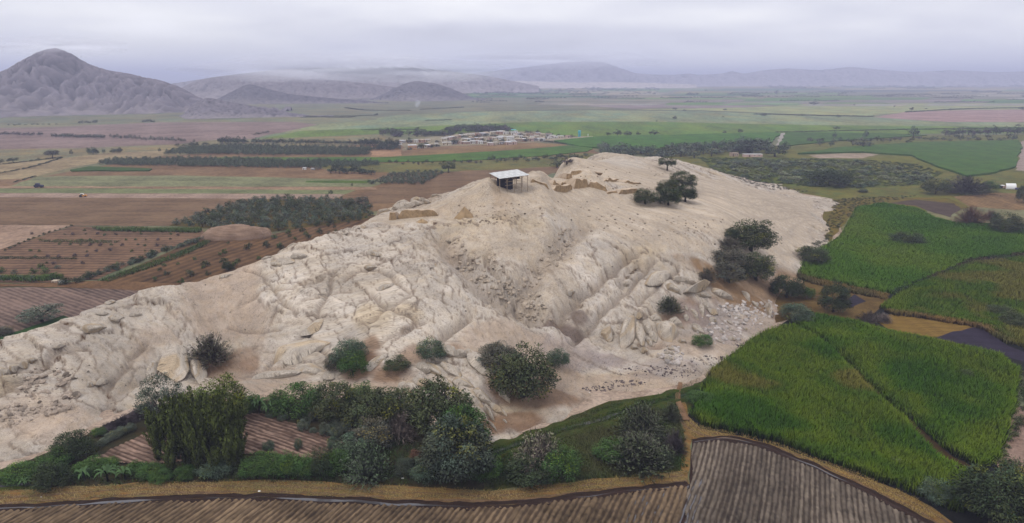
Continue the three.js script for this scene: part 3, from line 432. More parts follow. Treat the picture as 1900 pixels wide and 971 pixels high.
field('farm_track', 'pale rutted farm track beside the deep green field', [[1884, 316], [1890, 290], [1897, 262], [1912, 258], [1910, 290], [1906, 318]], CD(176, 158, 150, 420), { scale: 14, cat: 'track' });
field('narrow_track', 'pale narrow farm track between the vivid green plots', [[1440, 270], [1450, 247], [1457, 247], [1448, 270]], CD(184, 176, 170, 600), { scale: 14, cat: 'track' });
field('dry_furrows', 'dry tan furrowed ground by the white roofed shed', [[1770, 365], [1850, 358], [2160, 366], [2160, 392], [1880, 390], [1800, 384]], CD(152, 124, 96, 320), { map: R, rows: 2.2, dir: groundDir(1800, 362, 1880, 388) });
field('dry_grass', 'dry olive grass between sand and reeds', [[1545, 370], [1620, 366], [1760, 368], [1800, 386], [1700, 392], [1640, 378], [1590, 388], [1545, 445], [1500, 500], [1478, 495], [1530, 440], [1530, 390]], CD(124, 112, 72, 320), { map: G, scale: 20 });
field('burnt_ground', 'blackened burnt ground behind the round reed bed', [[1640, 378], [1700, 371], [1772, 378], [1784, 388], [1764, 404], [1736, 396], [1700, 382]], CD(98, 86, 84, 320), { scale: 16 });
field('reed_floor', 'dark wet green floor under the reed beds', [[1590, 385], [1640, 378], [1700, 386], [1735, 404], [1770, 414], [2160, 420], [2160, 690], [1880, 690], [1850, 880], [1830, 990], [1780, 980], [1730, 942], [1600, 886], [1450, 830], [1380, 812], [1300, 796], [1276, 772], [1290, 745], [1318, 694], [1420, 620], [1500, 575], [1600, 560], [1500, 520], [1478, 505], [1500, 480], [1560, 440]], CD(44, 52, 22, 160), { map: G, scale: 14 });
field('bare_earth', 'bare ochre earth around the trees beside the reeds', [[1440, 520], [1490, 508], [1560, 528], [1630, 540], [1650, 552], [1630, 575], [1610, 600], [1560, 596], [1490, 585], [1440, 600]], CD(118, 96, 66, 190), { scale: 18 });
field('flattened_reeds', 'tan bed of flattened dry reeds beside the burnt patch', [[1620, 596], [1664, 582], [1700, 588], [1800, 606], [1850, 620], [1800, 640], [1740, 632], [1660, 616]], CD(140, 112, 66, 165), { scale: 10, rv: 3 });
field('burnt_patch', 'purple black burnt patch in the reed beds', [[1734, 628], [1768, 616], [1808, 608], [1830, 611], [1866, 640], [1900, 654], [2160, 664], [2160, 692], [1900, 672], [1850, 655]], C(54, 46, 60), { scale: 9, rv: 4 });
field('burnt_spot', 'small black burnt spot behind the lone forked tree', [[1564, 562], [1586, 547], [1608, 560], [1580, 572]], C(50, 44, 56), { scale: 8 });
field('sandy_ground', 'pale pinkish sandy ground beside the foreground reeds', [[1880, 760], [2160, 690], [2160, 690], [2160, 930], [1860, 900], [1850, 860]], C(150, 124, 108), { scale: 16 });
// ---------------------------------------------------------------- plants: crowns of many small leaves, tapered trunks with limbs (unit size: 1 wide, 1 high)
class Bag {                                     // collects triangles with normals and vertex colours
  constructor() { this.p = []; this.n = []; this.c = []; }
  tri(a, b, c, n, col) { this.p.push(...a, ...b, ...c); for (let i = 0; i < 3; i++) { this.n.push(...n); this.c.push(...col); } }
  geometry() { const g = new THREE.BufferGeometry(); g.setAttribute('position', new THREE.Float32BufferAttribute(this.p, 3)); g.setAttribute('normal', new THREE.Float32BufferAttribute(this.n, 3)); g.setAttribute('color', new THREE.Float32BufferAttribute(this.c, 3)); return g; }
}
const unit = (v) => { const l = Math.hypot(...v) || 1; return [v[0] / l, v[1] / l, v[2] / l]; };
function leafQuad(bag, p, out, len, wid, r, col, hang = 0) {
  let d = unit([out[0] + (r() - 0.5) * 1.6, out[1] + (r() - 0.5) * 1.6 - hang, out[2] + (r() - 0.5) * 1.6]);
  let s = unit([d[1] * (r() - 0.5) - d[2] * (r() - 0.2), d[2] * (r() - 0.5) - d[0] * (r() - 0.5), d[0] * (r() - 0.2) - d[1] * (r() - 0.5)]);
  const n = unit([out[0] + (r() - 0.5) * 0.9, out[1] + 0.35 + (r() - 0.5) * 0.9, out[2] + (r() - 0.5) * 0.9]);
  const a = [p[0] - d[0] * len / 2, p[1] - d[1] * len / 2, p[2] - d[2] * len / 2], b = [p[0] + d[0] * len / 2, p[1] + d[1] * len / 2, p[2] + d[2] * len / 2], e = [p[0] + s[0] * wid / 2, p[1] + s[1] * wid / 2, p[2] + s[2] * wid / 2], f = [p[0] - s[0] * wid / 2, p[1] - s[1] * wid / 2, p[2] - s[2] * wid / 2];
  bag.tri(a, e, b, n, col); bag.tri(a, b, f, n, col);
}
function crown(seed, { clumps = 46, leaves = 60, leaf = 0.05, size = 0.17, from = 0.12, lobe = 0.3, flat = 0, hang = 0.2, mix = 0.25, odd = null, oddShare = 0, narrow = 0.5, tall = 1 }) {
  const r = rng(seed), bag = new Bag();
  for (let k = 0; k < clumps; k++) {
    const az = r() * Math.PI * 2, cy = 1 - Math.pow(r(), 0.8) * 1.5, sy = Math.sqrt(Math.max(0, 1 - cy * cy)), lob = 1 - lobe * (0.5 + 0.5 * noise(Math.cos(az) * 1.7 + seed * 3.1, Math.sin(az) * 1.7 + cy * 1.5)) - 0.12 * r(), rad = (r() < 0.22 ? 0.35 + 0.4 * r() : 0.82 + 0.12 * r()) * lob;
    const up = cy > 0 ? cy * (1 - flat * 0.35) : cy * 0.55, cx = Math.cos(az) * sy * 0.5 * rad, cz = Math.sin(az) * sy * 0.5 * rad, y0 = from + (1 - from) * 0.38 + up * rad * (1 - from) * 0.58;
    const cs = size * (0.7 + 0.6 * r()), tone = 1 + (r() - 0.5) * 2 * mix + 0.18 * (y0 - 0.5), isOdd = odd && r() < oddShare, warm = (r() - 0.5) * 0.25;  // clump colour is made slightly lighter towards the crown top
    for (let i = 0; i < leaves; i++) {
      const o = unit([r() - 0.5, r() - 0.42, r() - 0.5]), q = cs * Math.pow(r(), 0.4), p = [cx + o[0] * q, y0 + o[1] * q * 0.8 * tall, cz + o[2] * q];
      const out = unit([cx * 1.6 + o[0] * 0.7, (y0 - 0.42) * 0.9 + o[1] * 0.7, cz * 1.6 + o[2] * 0.7]), t = tone * (0.75 + 0.5 * r());
      leafQuad(bag, p, out, leaf * (0.7 + 0.7 * r()), leaf * narrow * (0.7 + 0.6 * r()), r, isOdd ? odd.map((c) => c * t) : [t * (1 + warm), t, t * (1 - warm * 0.6)], hang);
    }
  }
  return bag.geometry();
}
function stick(bag, a, b, ra, rb, col, sides = 5) {
  const d = unit([b[0] - a[0], b[1] - a[1], b[2] - a[2]]), s = unit(Math.abs(d[1]) > 0.9 ? [1, 0, 0] : [d[2], 0, -d[0]]), t = [d[1] * s[2] - d[2] * s[1], d[2] * s[0] - d[0] * s[2], d[0] * s[1] - d[1] * s[0]];
  for (let i = 0; i < sides; i++) {
    const c = [0, 1].map((k) => { const g = ((i + k) / sides) * Math.PI * 2; return [Math.cos(g), Math.sin(g)]; }), at2 = (p, r, [x, y]) => [p[0] + (s[0] * x + t[0] * y) * r, p[1] + (s[1] * x + t[1] * y) * r, p[2] + (s[2] * x + t[2] * y) * r], n = unit([s[0] * c[0][0] + t[0] * c[0][1], s[1] * c[0][0] + t[1] * c[0][1], s[2] * c[0][0] + t[2] * c[0][1]]);
    const A = at2(a, ra, c[0]), B = at2(a, ra, c[1]), D = at2(b, rb, c[0]), E = at2(b, rb, c[1]); bag.tri(A, D, B, n, col); bag.tri(B, D, E, n, col);
  }
}
function trunk(seed, { low = 0.34, reach = 0.3, thick = 0.035, limbs = 5 }) {
  const r = rng(seed), bag = new Bag(), w = [1, 1, 1], top = [(r() - 0.5) * 0.06, low, (r() - 0.5) * 0.06];
  stick(bag, [0, -0.06, 0], [top[0] * 0.5, low * 0.5, top[2] * 0.5], thick * 1.35, thick, w, 7); stick(bag, [top[0] * 0.5, low * 0.5, top[2] * 0.5], top, thick, thick * 0.8, w, 7);
  for (let i = 0; i < limbs; i++) { const a = (i / limbs) * Math.PI * 2 + r(), e = [top[0] + Math.cos(a) * reach * (0.7 + 0.5 * r()), low + 0.14 + r() * 0.2, top[2] + Math.sin(a) * reach * (0.7 + 0.5 * r())], m = [lerp(top[0], e[0], 0.45), lerp(low, e[1], 0.6), lerp(top[2], e[2], 0.45)]; stick(bag, top, m, thick * 0.6, thick * 0.42, w); stick(bag, m, e, thick * 0.42, thick * 0.15, w); }
  return bag.geometry();
}
function twigs(seed, n = 260, leafy = 0) {      // a mostly bare bush: fine grey branches in a dome, few leaves
  const r = rng(seed), bag = new Bag();
  for (let i = 0; i < n; i++) {
    const az = r() * 6.283, el = 0.12 + r() * 1.4, L = 0.30 + 0.22 * r(), d = [Math.cos(az) * Math.cos(el), Math.sin(el) * 1.55, Math.sin(az) * Math.cos(el)], s0 = 0.15 + 0.35 * r(), a = [d[0] * L * s0, d[1] * L * s0, d[2] * L * s0], e = [d[0] * L * 1.05, d[1] * L * 1.05 - 0.02, d[2] * L * 1.05], t = 0.75 + 0.5 * r();
    stick(bag, a, e, 0.005, 0.002, [t, t, t], 3);
    for (let k = 0; k < 6; k++) { const f = 0.4 + 0.6 * r(), b = [lerp(a[0], e[0], f), lerp(a[1], e[1], f), lerp(a[2], e[2], f)], o = unit([r() - 0.5 + d[0] * 0.4, r() - 0.4, r() - 0.5 + d[2] * 0.4]), q = 0.05 + 0.06 * r(); const tw = t * (0.8 + 0.4 * r()), n2 = unit([d[0], d[1] + 0.4, d[2]]), w = 0.004; bag.tri([b[0] - w, b[1], b[2]], [b[0] + w, b[1], b[2] + w], [b[0] + o[0] * q, b[1] + o[1] * q, b[2] + o[2] * q], n2, [tw, tw, tw]); }
    for (let k = 0; k < leafy; k++) { const f = 0.5 + 0.55 * r(), b = [lerp(a[0], e[0], f) + (r() - 0.5) * 0.05, lerp(a[1], e[1], f) + (r() - 0.5) * 0.05, lerp(a[2], e[2], f) + (r() - 0.5) * 0.05], q = 0.6 + 0.6 * r(); leafQuad(bag, b, unit(d), 0.042, 0.022, r, [q * 0.8, q, q * 0.7], 0.1); }
  }
  return bag.geometry();
}
function plume(seed) {                          // leaning bamboo culms hung with drooping leaves
  const r = rng(seed), leaves = new Bag(), culms = new Bag();
  for (let k = 0; k < 15; k++) {
    const az = r() * 6.283, b = [Math.cos(az) * 0.16 * r(), 0, Math.sin(az) * 0.13 * r()], lean = 0.05 + 0.22 * r(), H = 0.55 + 0.45 * r(), P = (t) => [b[0] + Math.cos(az) * lean * t * t * 1.4, H * (t - 0.10 * t * t * t), b[2] + Math.sin(az) * lean * t * t * 1.4];
    for (let i = 0; i < 4; i++) stick(culms, P(i / 4), P((i + 1) / 4), 0.010 - 0.002 * i, 0.008 - 0.002 * i, [1, 1, 1], 5);
    const tone = 0.75 + 0.5 * r();
    for (let i = 0; i < 360; i++) { const t = 0.14 + 0.86 * Math.pow(r(), 0.75), p = P(t), a2 = r() * 6.283, q = (0.028 + 0.065 * Math.sqrt(t) * (t > 0.93 ? 0.6 : 1)) * Math.sqrt(r()); const o = [Math.cos(a2), 0.25, Math.sin(a2)], l = tone * (0.3 + 0.95 * t) * (0.75 + 0.5 * r()); leafQuad(leaves, [p[0] + o[0] * q, p[1] - q * 0.5, p[2] + o[2] * q], unit([o[0] * 0.6 + Math.cos(az) * 0.4, 0.3 + t * 0.3, o[2] * 0.6 + Math.sin(az) * 0.4]), 0.062, 0.026, r, [l * 1.08, l, l * 0.8], 0.9); }  // leaf colour is made darker towards the foot of each culm
  }
  return [leaves.geometry(), culms.geometry()];
}
function banana(seed) {
  const r = rng(seed), bag = new Bag(), st = new Bag(); stick(st, [0, 0, 0], [0.02, 0.5, 0], 0.07, 0.045, [1, 1, 1], 7);
  for (let k = 0; k < 9; k++) {
    const az = k * 2.4 + r(), L = 0.5 + 0.25 * r(), rise = 0.25 + 0.3 * r(), c = [Math.cos(az), Math.sin(az)], tone = 0.8 + 0.5 * r(), seg = 5; let prev = null;
    for (let i = 0; i <= seg; i++) { const t = i / seg, x = t * L, y = 0.48 + rise * Math.sin(t * 2.3) - 0.22 * t * t, w = 0.085 * Math.sin(Math.PI * clamp(t * 0.92 + 0.08, 0, 1)) + 0.006, m = [c[0] * x, y, c[1] * x], a = [m[0] - c[1] * w, y - 0.25 * w, m[2] + c[0] * w], b = [m[0] + c[1] * w, y - 0.25 * w, m[2] - c[0] * w]; if (prev) { const n = unit([c[0] * 0.3, 1, c[1] * 0.3]), q = [tone, tone, tone]; bag.tri(prev[0], a, prev[1], n, q); bag.tri(prev[1], a, m, n, q); bag.tri(prev[1], m, prev[2], n, q); bag.tri(prev[2], m, b, n, q); } prev = [a, m, b]; }
  }
  return [bag.geometry(), st.geometry()];
}
const range = (n, f) => Array.from({ length: n }, (_, i) => f(i));
const YEL = [1.9, 1.6, 0.7], GREY = [1.5, 1.35, 1.5];
const KINDS = {
  dense: range(4, (i) => ['crown', crown(11 + i, { clumps: 90, leaves: 104, leaf: 0.038, size: 0.145, lobe: 0.28, from: -0.08, mix: 0.24, odd: YEL, oddShare: 0.06 }), 'trunk', trunk(21 + i, { low: 0.22 })]),
  big: range(3, (i) => ['crown', crown(31 + i, { clumps: 140, leaves: 100, leaf: 0.032, size: 0.11, lobe: 0.36, mix: 0.38, from: -0.04, hang: 0.5, odd: YEL, oddShare: 0.06 }), 'trunk', trunk(41 + i, { low: 0.25 })]),
  round: range(2, (i) => ['crown', crown(51 + i, { clumps: 110, leaves: 70, leaf: 0.030, size: 0.10, lobe: 0.10, mix: 0.15, from: 0.02 }), 'trunk', trunk(54 + i, { low: 0.2 })]),
  bush: range(4, (i) => ['crown', crown(61 + i, { clumps: 64, leaves: 100, leaf: 0.040, size: 0.16, lobe: 0.34, from: -0.1, mix: 0.24, odd: YEL, oddShare: 0.05 }), 'stem', trunk(71 + i, { low: 0.12, reach: 0.25, thick: 0.02 })]),
  open: range(3, (i) => ['crown', crown(81 + i, { clumps: 60, leaves: 60, leaf: 0.045, size: 0.13, lobe: 0.35, from: 0.14, flat: 0.3, mix: 0.3 }), 'trunk', trunk(91 + i, { low: 0.34, reach: 0.36, thick: 0.03, limbs: 7 })]),
  dry: range(3, (i) => ['crown', twigs(101 + i, 380, 5), 'stem', trunk(111 + i, { low: 0.12, reach: 0.25, thick: 0.015 })]),
  bare: range(2, (i) => ['crown', twigs(121 + i, 420, 0), 'stem', trunk(131 + i, { low: 0.12, reach: 0.25, thick: 0.015 })]),
  far: range(5, (i) => ['crown', crown(141 + i, { clumps: 20, leaves: 22, leaf: 0.11, size: 0.2, lobe: 0.35, from: 0.02, mix: 0.3 }), 'trunk', trunk(151 + i, { low: 0.3, limbs: 3, thick: 0.045 })]),
  poplar: range(3, (i) => ['crown', crown(161 + i, { clumps: 16, leaves: 22, leaf: 0.12, size: 0.2, lobe: 0.2, from: 0.1, mix: 0.25 }), 'trunk', trunk(171 + i, { low: 0.3, limbs: 3 })]),
  orchard: range(4, (i) => ['crown', crown(181 + i, { clumps: 15, leaves: 20, leaf: 0.13, size: 0.22, lobe: 0.3, from: 0.0, mix: 0.28 }), 'trunk', trunk(191 + i, { low: 0.3, limbs: 3, thick: 0.04 })]),
  bamboo: range(3, (i) => { const [a, b] = plume(201 + i); return ['leaves', a, 'culms', b]; }),
  banana: range(2, (i) => { const [a, b] = banana(211 + i); return ['leaves', a, 'stem', b]; }),
};
const leafMats = new Map();
const leafMat = (c0) => { const c = c0.map((v) => v * 1.7); return leafMat0(c); };
const leafMat0 = (c) => { const k = c.join(); if (!leafMats.has(k)) leafMats.set(k, Matte({ specularIntensity: 0.02, color: color(c), vertexColors: true, side: THREE.DoubleSide })); return leafMats.get(k); };
const BARK = Matte({ color: color([0.11, 0.085, 0.065]), map: T_BARK });
const TINT = { olive: [0.042, 0.050, 0.023], dark: [0.028, 0.038, 0.018], green: [0.036, 0.066, 0.018], lime: [0.066, 0.082, 0.018], grey: [0.070, 0.082, 0.058], sage: [0.050, 0.070, 0.044], brown: [0.085, 0.068, 0.058], dryolive: [0.062, 0.060, 0.044], pink: [0.15, 0.118, 0.10], red: [0.10, 0.052, 0.034], purple: [0.058, 0.046, 0.050], blue: [0.036, 0.044, 0.030], banana: [0.030, 0.052, 0.020], bamboo: [0.034, 0.046, 0.014], pale: [0.11, 0.12, 0.07], grove: [0.060, 0.074, 0.044] };
let planted = 0;
function plant(name, label, category, group, kind, tint, u, v, wpx, hpx, { lift = 0, bark = BARK } = {}) {
  const dep = Math.atan2(-ray(u, v)[1], Math.hypot(FOCAL, u - 950)), p = onHill(u, v - 0.26 * wpx * Math.sin(dep)), t = p[3], w = wpx * t * 1.1, h = Math.max((hpx * t * (v > 700 ? 1.16 : 1.06) - 0.34 * w * Math.sin(dep)) / Math.cos(dep), 0.42 * w);
  const k = KINDS[kind][planted % KINDS[kind].length], g = base(name, [p[0], p[1] - 0.05 - lift, p[2]], (planted * 2.399) % 6.283); planted++;
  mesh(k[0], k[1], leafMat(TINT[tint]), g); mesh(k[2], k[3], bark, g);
  g.scale.set(w, h, w);
  return tag(g, label, category, group);
}
const T = (...a) => plant(...a);
const one = (kind, tint, u, v, w, h, label, name = 'tree', cat = 'tree') => plant(name, label, cat, null, kind, tint, u, v, w, h);

// on the hill
one('dry', 'brown', 390, 682, 84, 76, 'large grey brown half dry bush on the brown soil beside the white slab', 'bush', 'bush');
one('bush', 'green', 655, 702, 58, 56, 'bright green bush crowding against a grey one low on the rock', 'bush', 'bush');
one('bush', 'sage', 648, 680, 66, 58, 'grey green spreading bush just above the bright green one', 'bush', 'bush');
one('bush', 'dryolive', 620, 690, 40, 40, 'brownish low bush at the dry edge of the bright green one', 'bush', 'bush');
one('bush', 'olive', 735, 692, 50, 34, 'small lone olive bush on the soil between slabs', 'bush', 'bush');
one('bush', 'sage', 801, 670, 58, 46, 'round grey green bush at the head of the boulder heap', 'bush', 'bush');
one('dense', 'olive', 970, 748, 118, 108, 'widest dark olive tree on the hill, with brown soil around it', 'tree', 'tree');
one('dense', 'dryolive', 925, 682, 84, 46, 'greyish olive tree merging into the widest tree from above', 'tree', 'tree');
one('bush', 'sage', 1037, 684, 44, 44, 'small round bush standing by itself beside the widest tree', 'bush', 'bush');
one('dry', 'dryolive', 1241, 584, 52, 42, 'dry brown bush on soil above the yellowish boulders', 'bush', 'bush');
one('bush', 'green', 1303, 645, 40, 28, 'low bright green bush on the pale stony foot of the hill', 'bush', 'bush');
one('dense', 'olive', 1392, 470, 92, 70, 'tall dense dark tree at the top of the hillside cluster', 'tree', 'tree');
one('dense', 'dark', 1357, 446, 30, 26, 'small dark tree tucked behind the tall dense one', 'tree', 'tree');
one('dry', 'brown', 1352, 466, 50, 34, 'grey brown leafless tree beside the tall dense one', 'tree', 'tree');
one('dense', 'dryolive', 1350, 498, 64, 46, 'dull olive tree in the middle of the hillside cluster', 'tree', 'tree');
one('dense', 'dryolive', 1352, 528, 66, 46, 'brown olive tree lowest in the middle of the cluster', 'tree', 'tree');
one('dense', 'olive', 1402, 524, 74, 62, 'broad tree on ochre soil closing the cluster downhill', 'tree', 'tree');
one('dry', 'brown', 1311, 526, 36, 36, 'dark thin branched bush at the outer edge of the cluster', 'bush', 'bush');
one('dense', 'dark', 1460, 558, 62, 56, 'dark rounded tree between the ochre soil and the reeds', 'tree', 'tree');
one('bush', 'sage', 1478, 600, 62, 44, 'grey green bush leaning over the near reed bed', 'bush', 'bush');
one('dense', 'olive', 1506, 490, 62, 38, 'wide dark tree at the corner of the round reed bed', 'tree', 'tree');
one('dense', 'dark', 1546, 584, 56, 66, 'lone tree with a bare forked trunk on bare earth', 'forked_tree', 'tree');
one('bush', 'green', 1497, 556, 30, 28, 'small bright bush behind the dark rounded tree', 'bush', 'bush');
one('dense', 'olive', 1198, 381, 48, 34, 'rounded dark tree standing a little apart on the sand', 'tree', 'tree');
one('dense', 'dark', 1240, 383, 50, 38, 'dark tree in front of the group on the sandy hilltop', 'tree', 'tree');
one('dense', 'olive', 1266, 352, 52, 38, 'highest dark tree in the group on the sandy hilltop', 'tree', 'tree');
one('dense', 'dark', 1272, 377, 44, 40, 'dark tree on the outer side of the hilltop group', 'tree', 'tree');
one('dense', 'olive', 1236, 362, 40, 32, 'dark tree in the heart of the hilltop group', 'tree', 'tree');
one('open', 'olive', 1238, 318, 38, 30, 'single umbrella shaped tree at the back of the sandy top', 'tree', 'tree');
// among the reeds
one('bush', 'dark', 1684, 455, 58, 30, 'flat dark bush alone inside the round reed bed', 'bush', 'bush');
one('dense', 'olive', 1864, 434, 58, 46, 'dark leafy tree beside the reddish dead shrubs', 'tree', 'tree');
one('bare', 'red', 1800, 420, 66, 46, 'rusty red dead shrub beside the blackened ground', 'shrub', 'shrub');
one('bare', 'red', 1838, 410, 40, 26, 'smaller rusty dead shrub next to the dark leafy tree', 'shrub', 'shrub');
one('bare', 'brown', 1612, 604, 50, 34, 'grey brown dead shrub below the burnt spot', 'shrub', 'shrub');
one('bare', 'pink', 1640, 600, 34, 24, 'pale dead brush between the burnt spot and flattened reeds', 'shrub', 'shrub');
one('bush', 'olive', 1858, 588, 50, 26, 'grey leaved bush in the far reeds above the burnt patch', 'bush', 'bush');
one('bush', 'olive', 1888, 610, 60, 34, 'second grey leaved bush in the reeds above the burnt patch', 'bush', 'bush');
one('bare', 'pale', 1668, 872, 46, 22, 'pale dead bush sticking out of the near reeds', 'shrub', 'shrub');
one('bush', 'olive', 1790, 706, 34, 22, 'dull bush sunk in the reeds beyond the channel', 'bush', 'bush');
one('big', 'dark', 1842, 985, 150, 128, 'big dark green tree at the end of the grassy road', 'tree', 'tree');
one('big', 'olive', 1905, 960, 110, 110, 'dark tree beside the sandy ground at the end of the reeds', 'tree', 'tree');
one('bush', 'sage', 1735, 935, 60, 46, 'grey green bush where the reeds meet the grassy road', 'bush', 'bush');
// along the foot of the hill
one('round', 'grey', 304, 800, 84, 104, 'smooth round grey green tree rising behind the bamboo', 'tree', 'tree');
one('dense', 'lime', 412, 800, 96, 100, 'yellow green tree with a bare fork behind the bamboo', 'tree', 'tree');
one('dense', 'lime', 366, 800, 60, 80, 'smaller yellow green tree between round tree and bare fork', 'tree', 'tree');
one('bush', 'green', 456, 770, 56, 40, 'green bush beside the banana plants behind the bamboo', 'bush', 'bush');
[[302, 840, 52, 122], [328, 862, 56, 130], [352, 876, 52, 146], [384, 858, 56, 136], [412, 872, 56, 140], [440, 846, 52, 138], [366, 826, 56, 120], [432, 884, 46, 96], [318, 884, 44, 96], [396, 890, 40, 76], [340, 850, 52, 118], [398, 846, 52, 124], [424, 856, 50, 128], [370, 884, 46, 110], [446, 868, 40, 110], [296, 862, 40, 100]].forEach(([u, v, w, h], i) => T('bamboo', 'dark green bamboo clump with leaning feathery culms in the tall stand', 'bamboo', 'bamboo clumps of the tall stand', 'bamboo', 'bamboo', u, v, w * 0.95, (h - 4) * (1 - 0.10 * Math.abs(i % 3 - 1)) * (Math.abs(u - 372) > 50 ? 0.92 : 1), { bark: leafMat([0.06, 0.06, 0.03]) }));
one('bush', 'sage', 402, 888, 64, 38, 'grey green bush in front of the foot of the bamboo', 'bush', 'bush');
one('bush', 'green', 552, 776, 92, 66, 'bright leafy green bush above the small salt streaked plot', 'bush', 'bush');
one('bush', 'green', 512, 770, 50, 46, 'dark leafy bush between banana plants and bright bush', 'bush', 'bush');
one('dense', 'olive', 622, 786, 86, 78, 'grey olive tree at the upper corner of the salt streaked plot', 'tree', 'tree');
one('dense', 'green', 668, 764, 64, 56, 'green topped tree against the bare rock foot', 'tree', 'tree');
one('dense', 'olive', 690, 800, 104, 74, 'wide olive tree below the green topped one', 'tree', 'tree');
one('dense', 'olive', 738, 796, 92, 74, 'olive tree leaning toward the pinkish dead tree', 'tree', 'tree');
one('bush', 'dryolive', 690, 838, 84, 60, 'dull bush under the wide olive tree', 'bush', 'bush');
one('bare', 'pink', 744, 822, 72, 62, 'pinkish leafless tree among the green ones', 'dead_tree', 'tree');
one('bush', 'sage', 654, 858, 70, 54, 'green grey bush behind the silvery bush', 'bush', 'bush');
one('dry', 'grey', 682, 902, 96, 90, 'silvery grey thin leaved bush beside the grassy road', 'bush', 'bush');
one('big', 'olive', 818, 834, 134, 132, 'feathery tall olive tree rising above all along the hill foot', 'tree', 'tree');
one('big', 'green', 862, 860, 104, 110, 'greenish tree against the reddish soil by the rock slabs', 'tree', 'tree');
one('big', 'blue', 850, 908, 150, 132, 'grey green weeping tree beside the grassy road', 'tree', 'tree');
one('bush', 'green', 905, 895, 60, 56, 'low green bush on the stream side of the weeping tree', 'bush', 'bush');
one('bush', 'sage', 788, 900, 56, 52, 'rounded green bush at the foot of the weeping tree', 'bush', 'bush');
one('bush', 'blue', 754, 886, 44, 38, 'small dark bush beside the white litter', 'bush', 'bush');
one('bush', 'red', 772, 862, 30, 30, 'small reddish bush in the shade under the tall trees', 'bush', 'bush');
[[474, 888, 60, 46], [506, 886, 56, 46], [538, 888, 60, 48], [570, 886, 54, 44], [626, 884, 56, 52]].forEach(([u, v, w, h], i) => T('bush', `${ORD[i]} green hedge bush from the bamboo in the row beside the grassy road`, 'bush', 'hedge bushes beside the grassy road', 'bush', 'green', u, v, w, h));
one('bush', 'dark', 598, 890, 44, 62, 'upright dark bush standing taller in the roadside row', 'bush', 'bush');
one('dense', 'dark', 140, 858, 74, 60, 'rounded dark tree alone at the pale foot of the hill', 'tree', 'tree');
one('bush', 'dark', 96, 912, 66, 58, 'dark blue green bush beside the narrow water channel', 'bush', 'bush');
one('bush', 'green', 100, 878, 62, 44, 'bright bush just above the dark blue green one', 'bush', 'bush');
one('bush', 'green', 38, 896, 70, 30, 'low green growth along the water channel', 'bush', 'bush');
[[156, 896, 44, 36], [200, 898, 48, 42], [232, 894, 40, 34], [215, 890, 34, 32], [46, 906, 30, 24]].forEach(([u, v, w, h], i) => T('banana_plant', ['banana plant just beside the dark blue green bush', 'tallest banana plant in the middle of the ditch row', 'banana plant of the ditch row standing nearest the bamboo', 'banana plant set back behind the ditch row', 'small lone banana plant by the narrow water channel'][i], 'banana plant', 'banana plants beside the roadside ditch', 'banana', 'banana', u, v, w * 0.62, h * 0.75));
[[482, 772, 40, 44], [498, 776, 36, 38], [470, 764, 36, 40]].forEach(([u, v, w, h]) => T('banana_plant', 'banana plant behind the tall bamboo stand', 'banana plant', 'banana plants behind the bamboo', 'banana', 'banana', u, v, w * 0.62, h * 0.75));
[[280, 888, 50, 30], [250, 880, 40, 24], [170, 880, 60, 30], [200, 872, 40, 22], [300, 896, 44, 26], [345, 892, 40, 30]].forEach(([u, v, w, h]) => T('low_bush', 'low leafy bush filling the roadside ditch bank', 'bush', 'low bushes on the roadside ditch bank', 'bush', 'green', u, v, w, h));
[[200, 822, 24, 16], [214, 816, 24, 18], [228, 808, 24, 18], [242, 802, 22, 18], [190, 828, 22, 14]].forEach(([u, v, w, h]) => T('thorn_shrub', 'spiny grey green shrub in the row above the small plot', 'shrub', 'spiny shrubs above the small plot', 'bush', 'grey', u, v, w, h));
[[205, 802, 44, 20], [232, 792, 50, 24], [258, 780, 48, 26], [276, 768, 36, 26]].forEach(([u, v, w, h]) => T('dry_shrub', 'purple brown leafless shrub in the dry band below the rock', 'shrub', 'leafless shrubs in the dry band', 'bare', 'purple', u, v, w, h));
one('bush', 'green', 184, 810, 26, 18, 'small green shrub at the end of the leafless band', 'shrub', 'shrub');
[[503, 778, 20, 16], [524, 782, 22, 18], [560, 776, 22, 20], [580, 784, 20, 22], [563, 802, 24, 26], [582, 806, 16, 14], [604, 812, 24, 28], [624, 818, 22, 30], [624, 796, 26, 20], [642, 806, 24, 30]].forEach(([u, v, w, h]) => T('grey_shrub', 'small grey green shrub beside the salt streaked plot', 'shrub', 'grey shrubs beside the salt streaked plot', 'bush', 'grey', u, v, w, h));
[[498, 838, 24, 22], [554, 838, 16, 26], [620, 842, 26, 34]].forEach(([u, v, w, h]) => T('young_tree', 'young grey green tree at the lower side of the salt streaked plot', 'tree', 'young trees below the salt streaked plot', 'bush', 'sage', u, v, w, h));
one('dry', 'pink', 1000, 882, 100, 88, 'pale brown bare topped tree in the marshy grass', 'tree', 'tree');
one('bush', 'dark', 985, 904, 92, 56, 'dark green bush under the pale bare topped tree', 'bush', 'bush');
one('bush', 'green', 1042, 896, 74, 70, 'green bush on the grass beside the pale bare topped tree', 'bush', 'bush');
one('dry', 'dryolive', 1192, 826, 108, 84, 'grey brown spreading tree, upper of the two in the marsh', 'tree', 'tree');
one('dry', 'dryolive', 1186, 882, 128, 84, 'grey brown spreading tree, lower of the two in the marsh', 'tree', 'tree');
one('bush', 'green', 1135, 860, 70, 46, 'yellow green low bush beside the lower spreading tree', 'bush', 'bush');
one('dry', 'dryolive', 1246, 786, 40, 44, 'small brown bush beside the footpath over the stream', 'bush', 'bush');
one('bare', 'purple', 1252, 846, 48, 56, 'purple leafless bush at the corner of the wet furrows', 'shrub', 'shrub');
one('bush', 'dark', 1230, 868, 44, 40, 'dark bush squeezed between the spreading tree and purple bush', 'bush', 'bush');
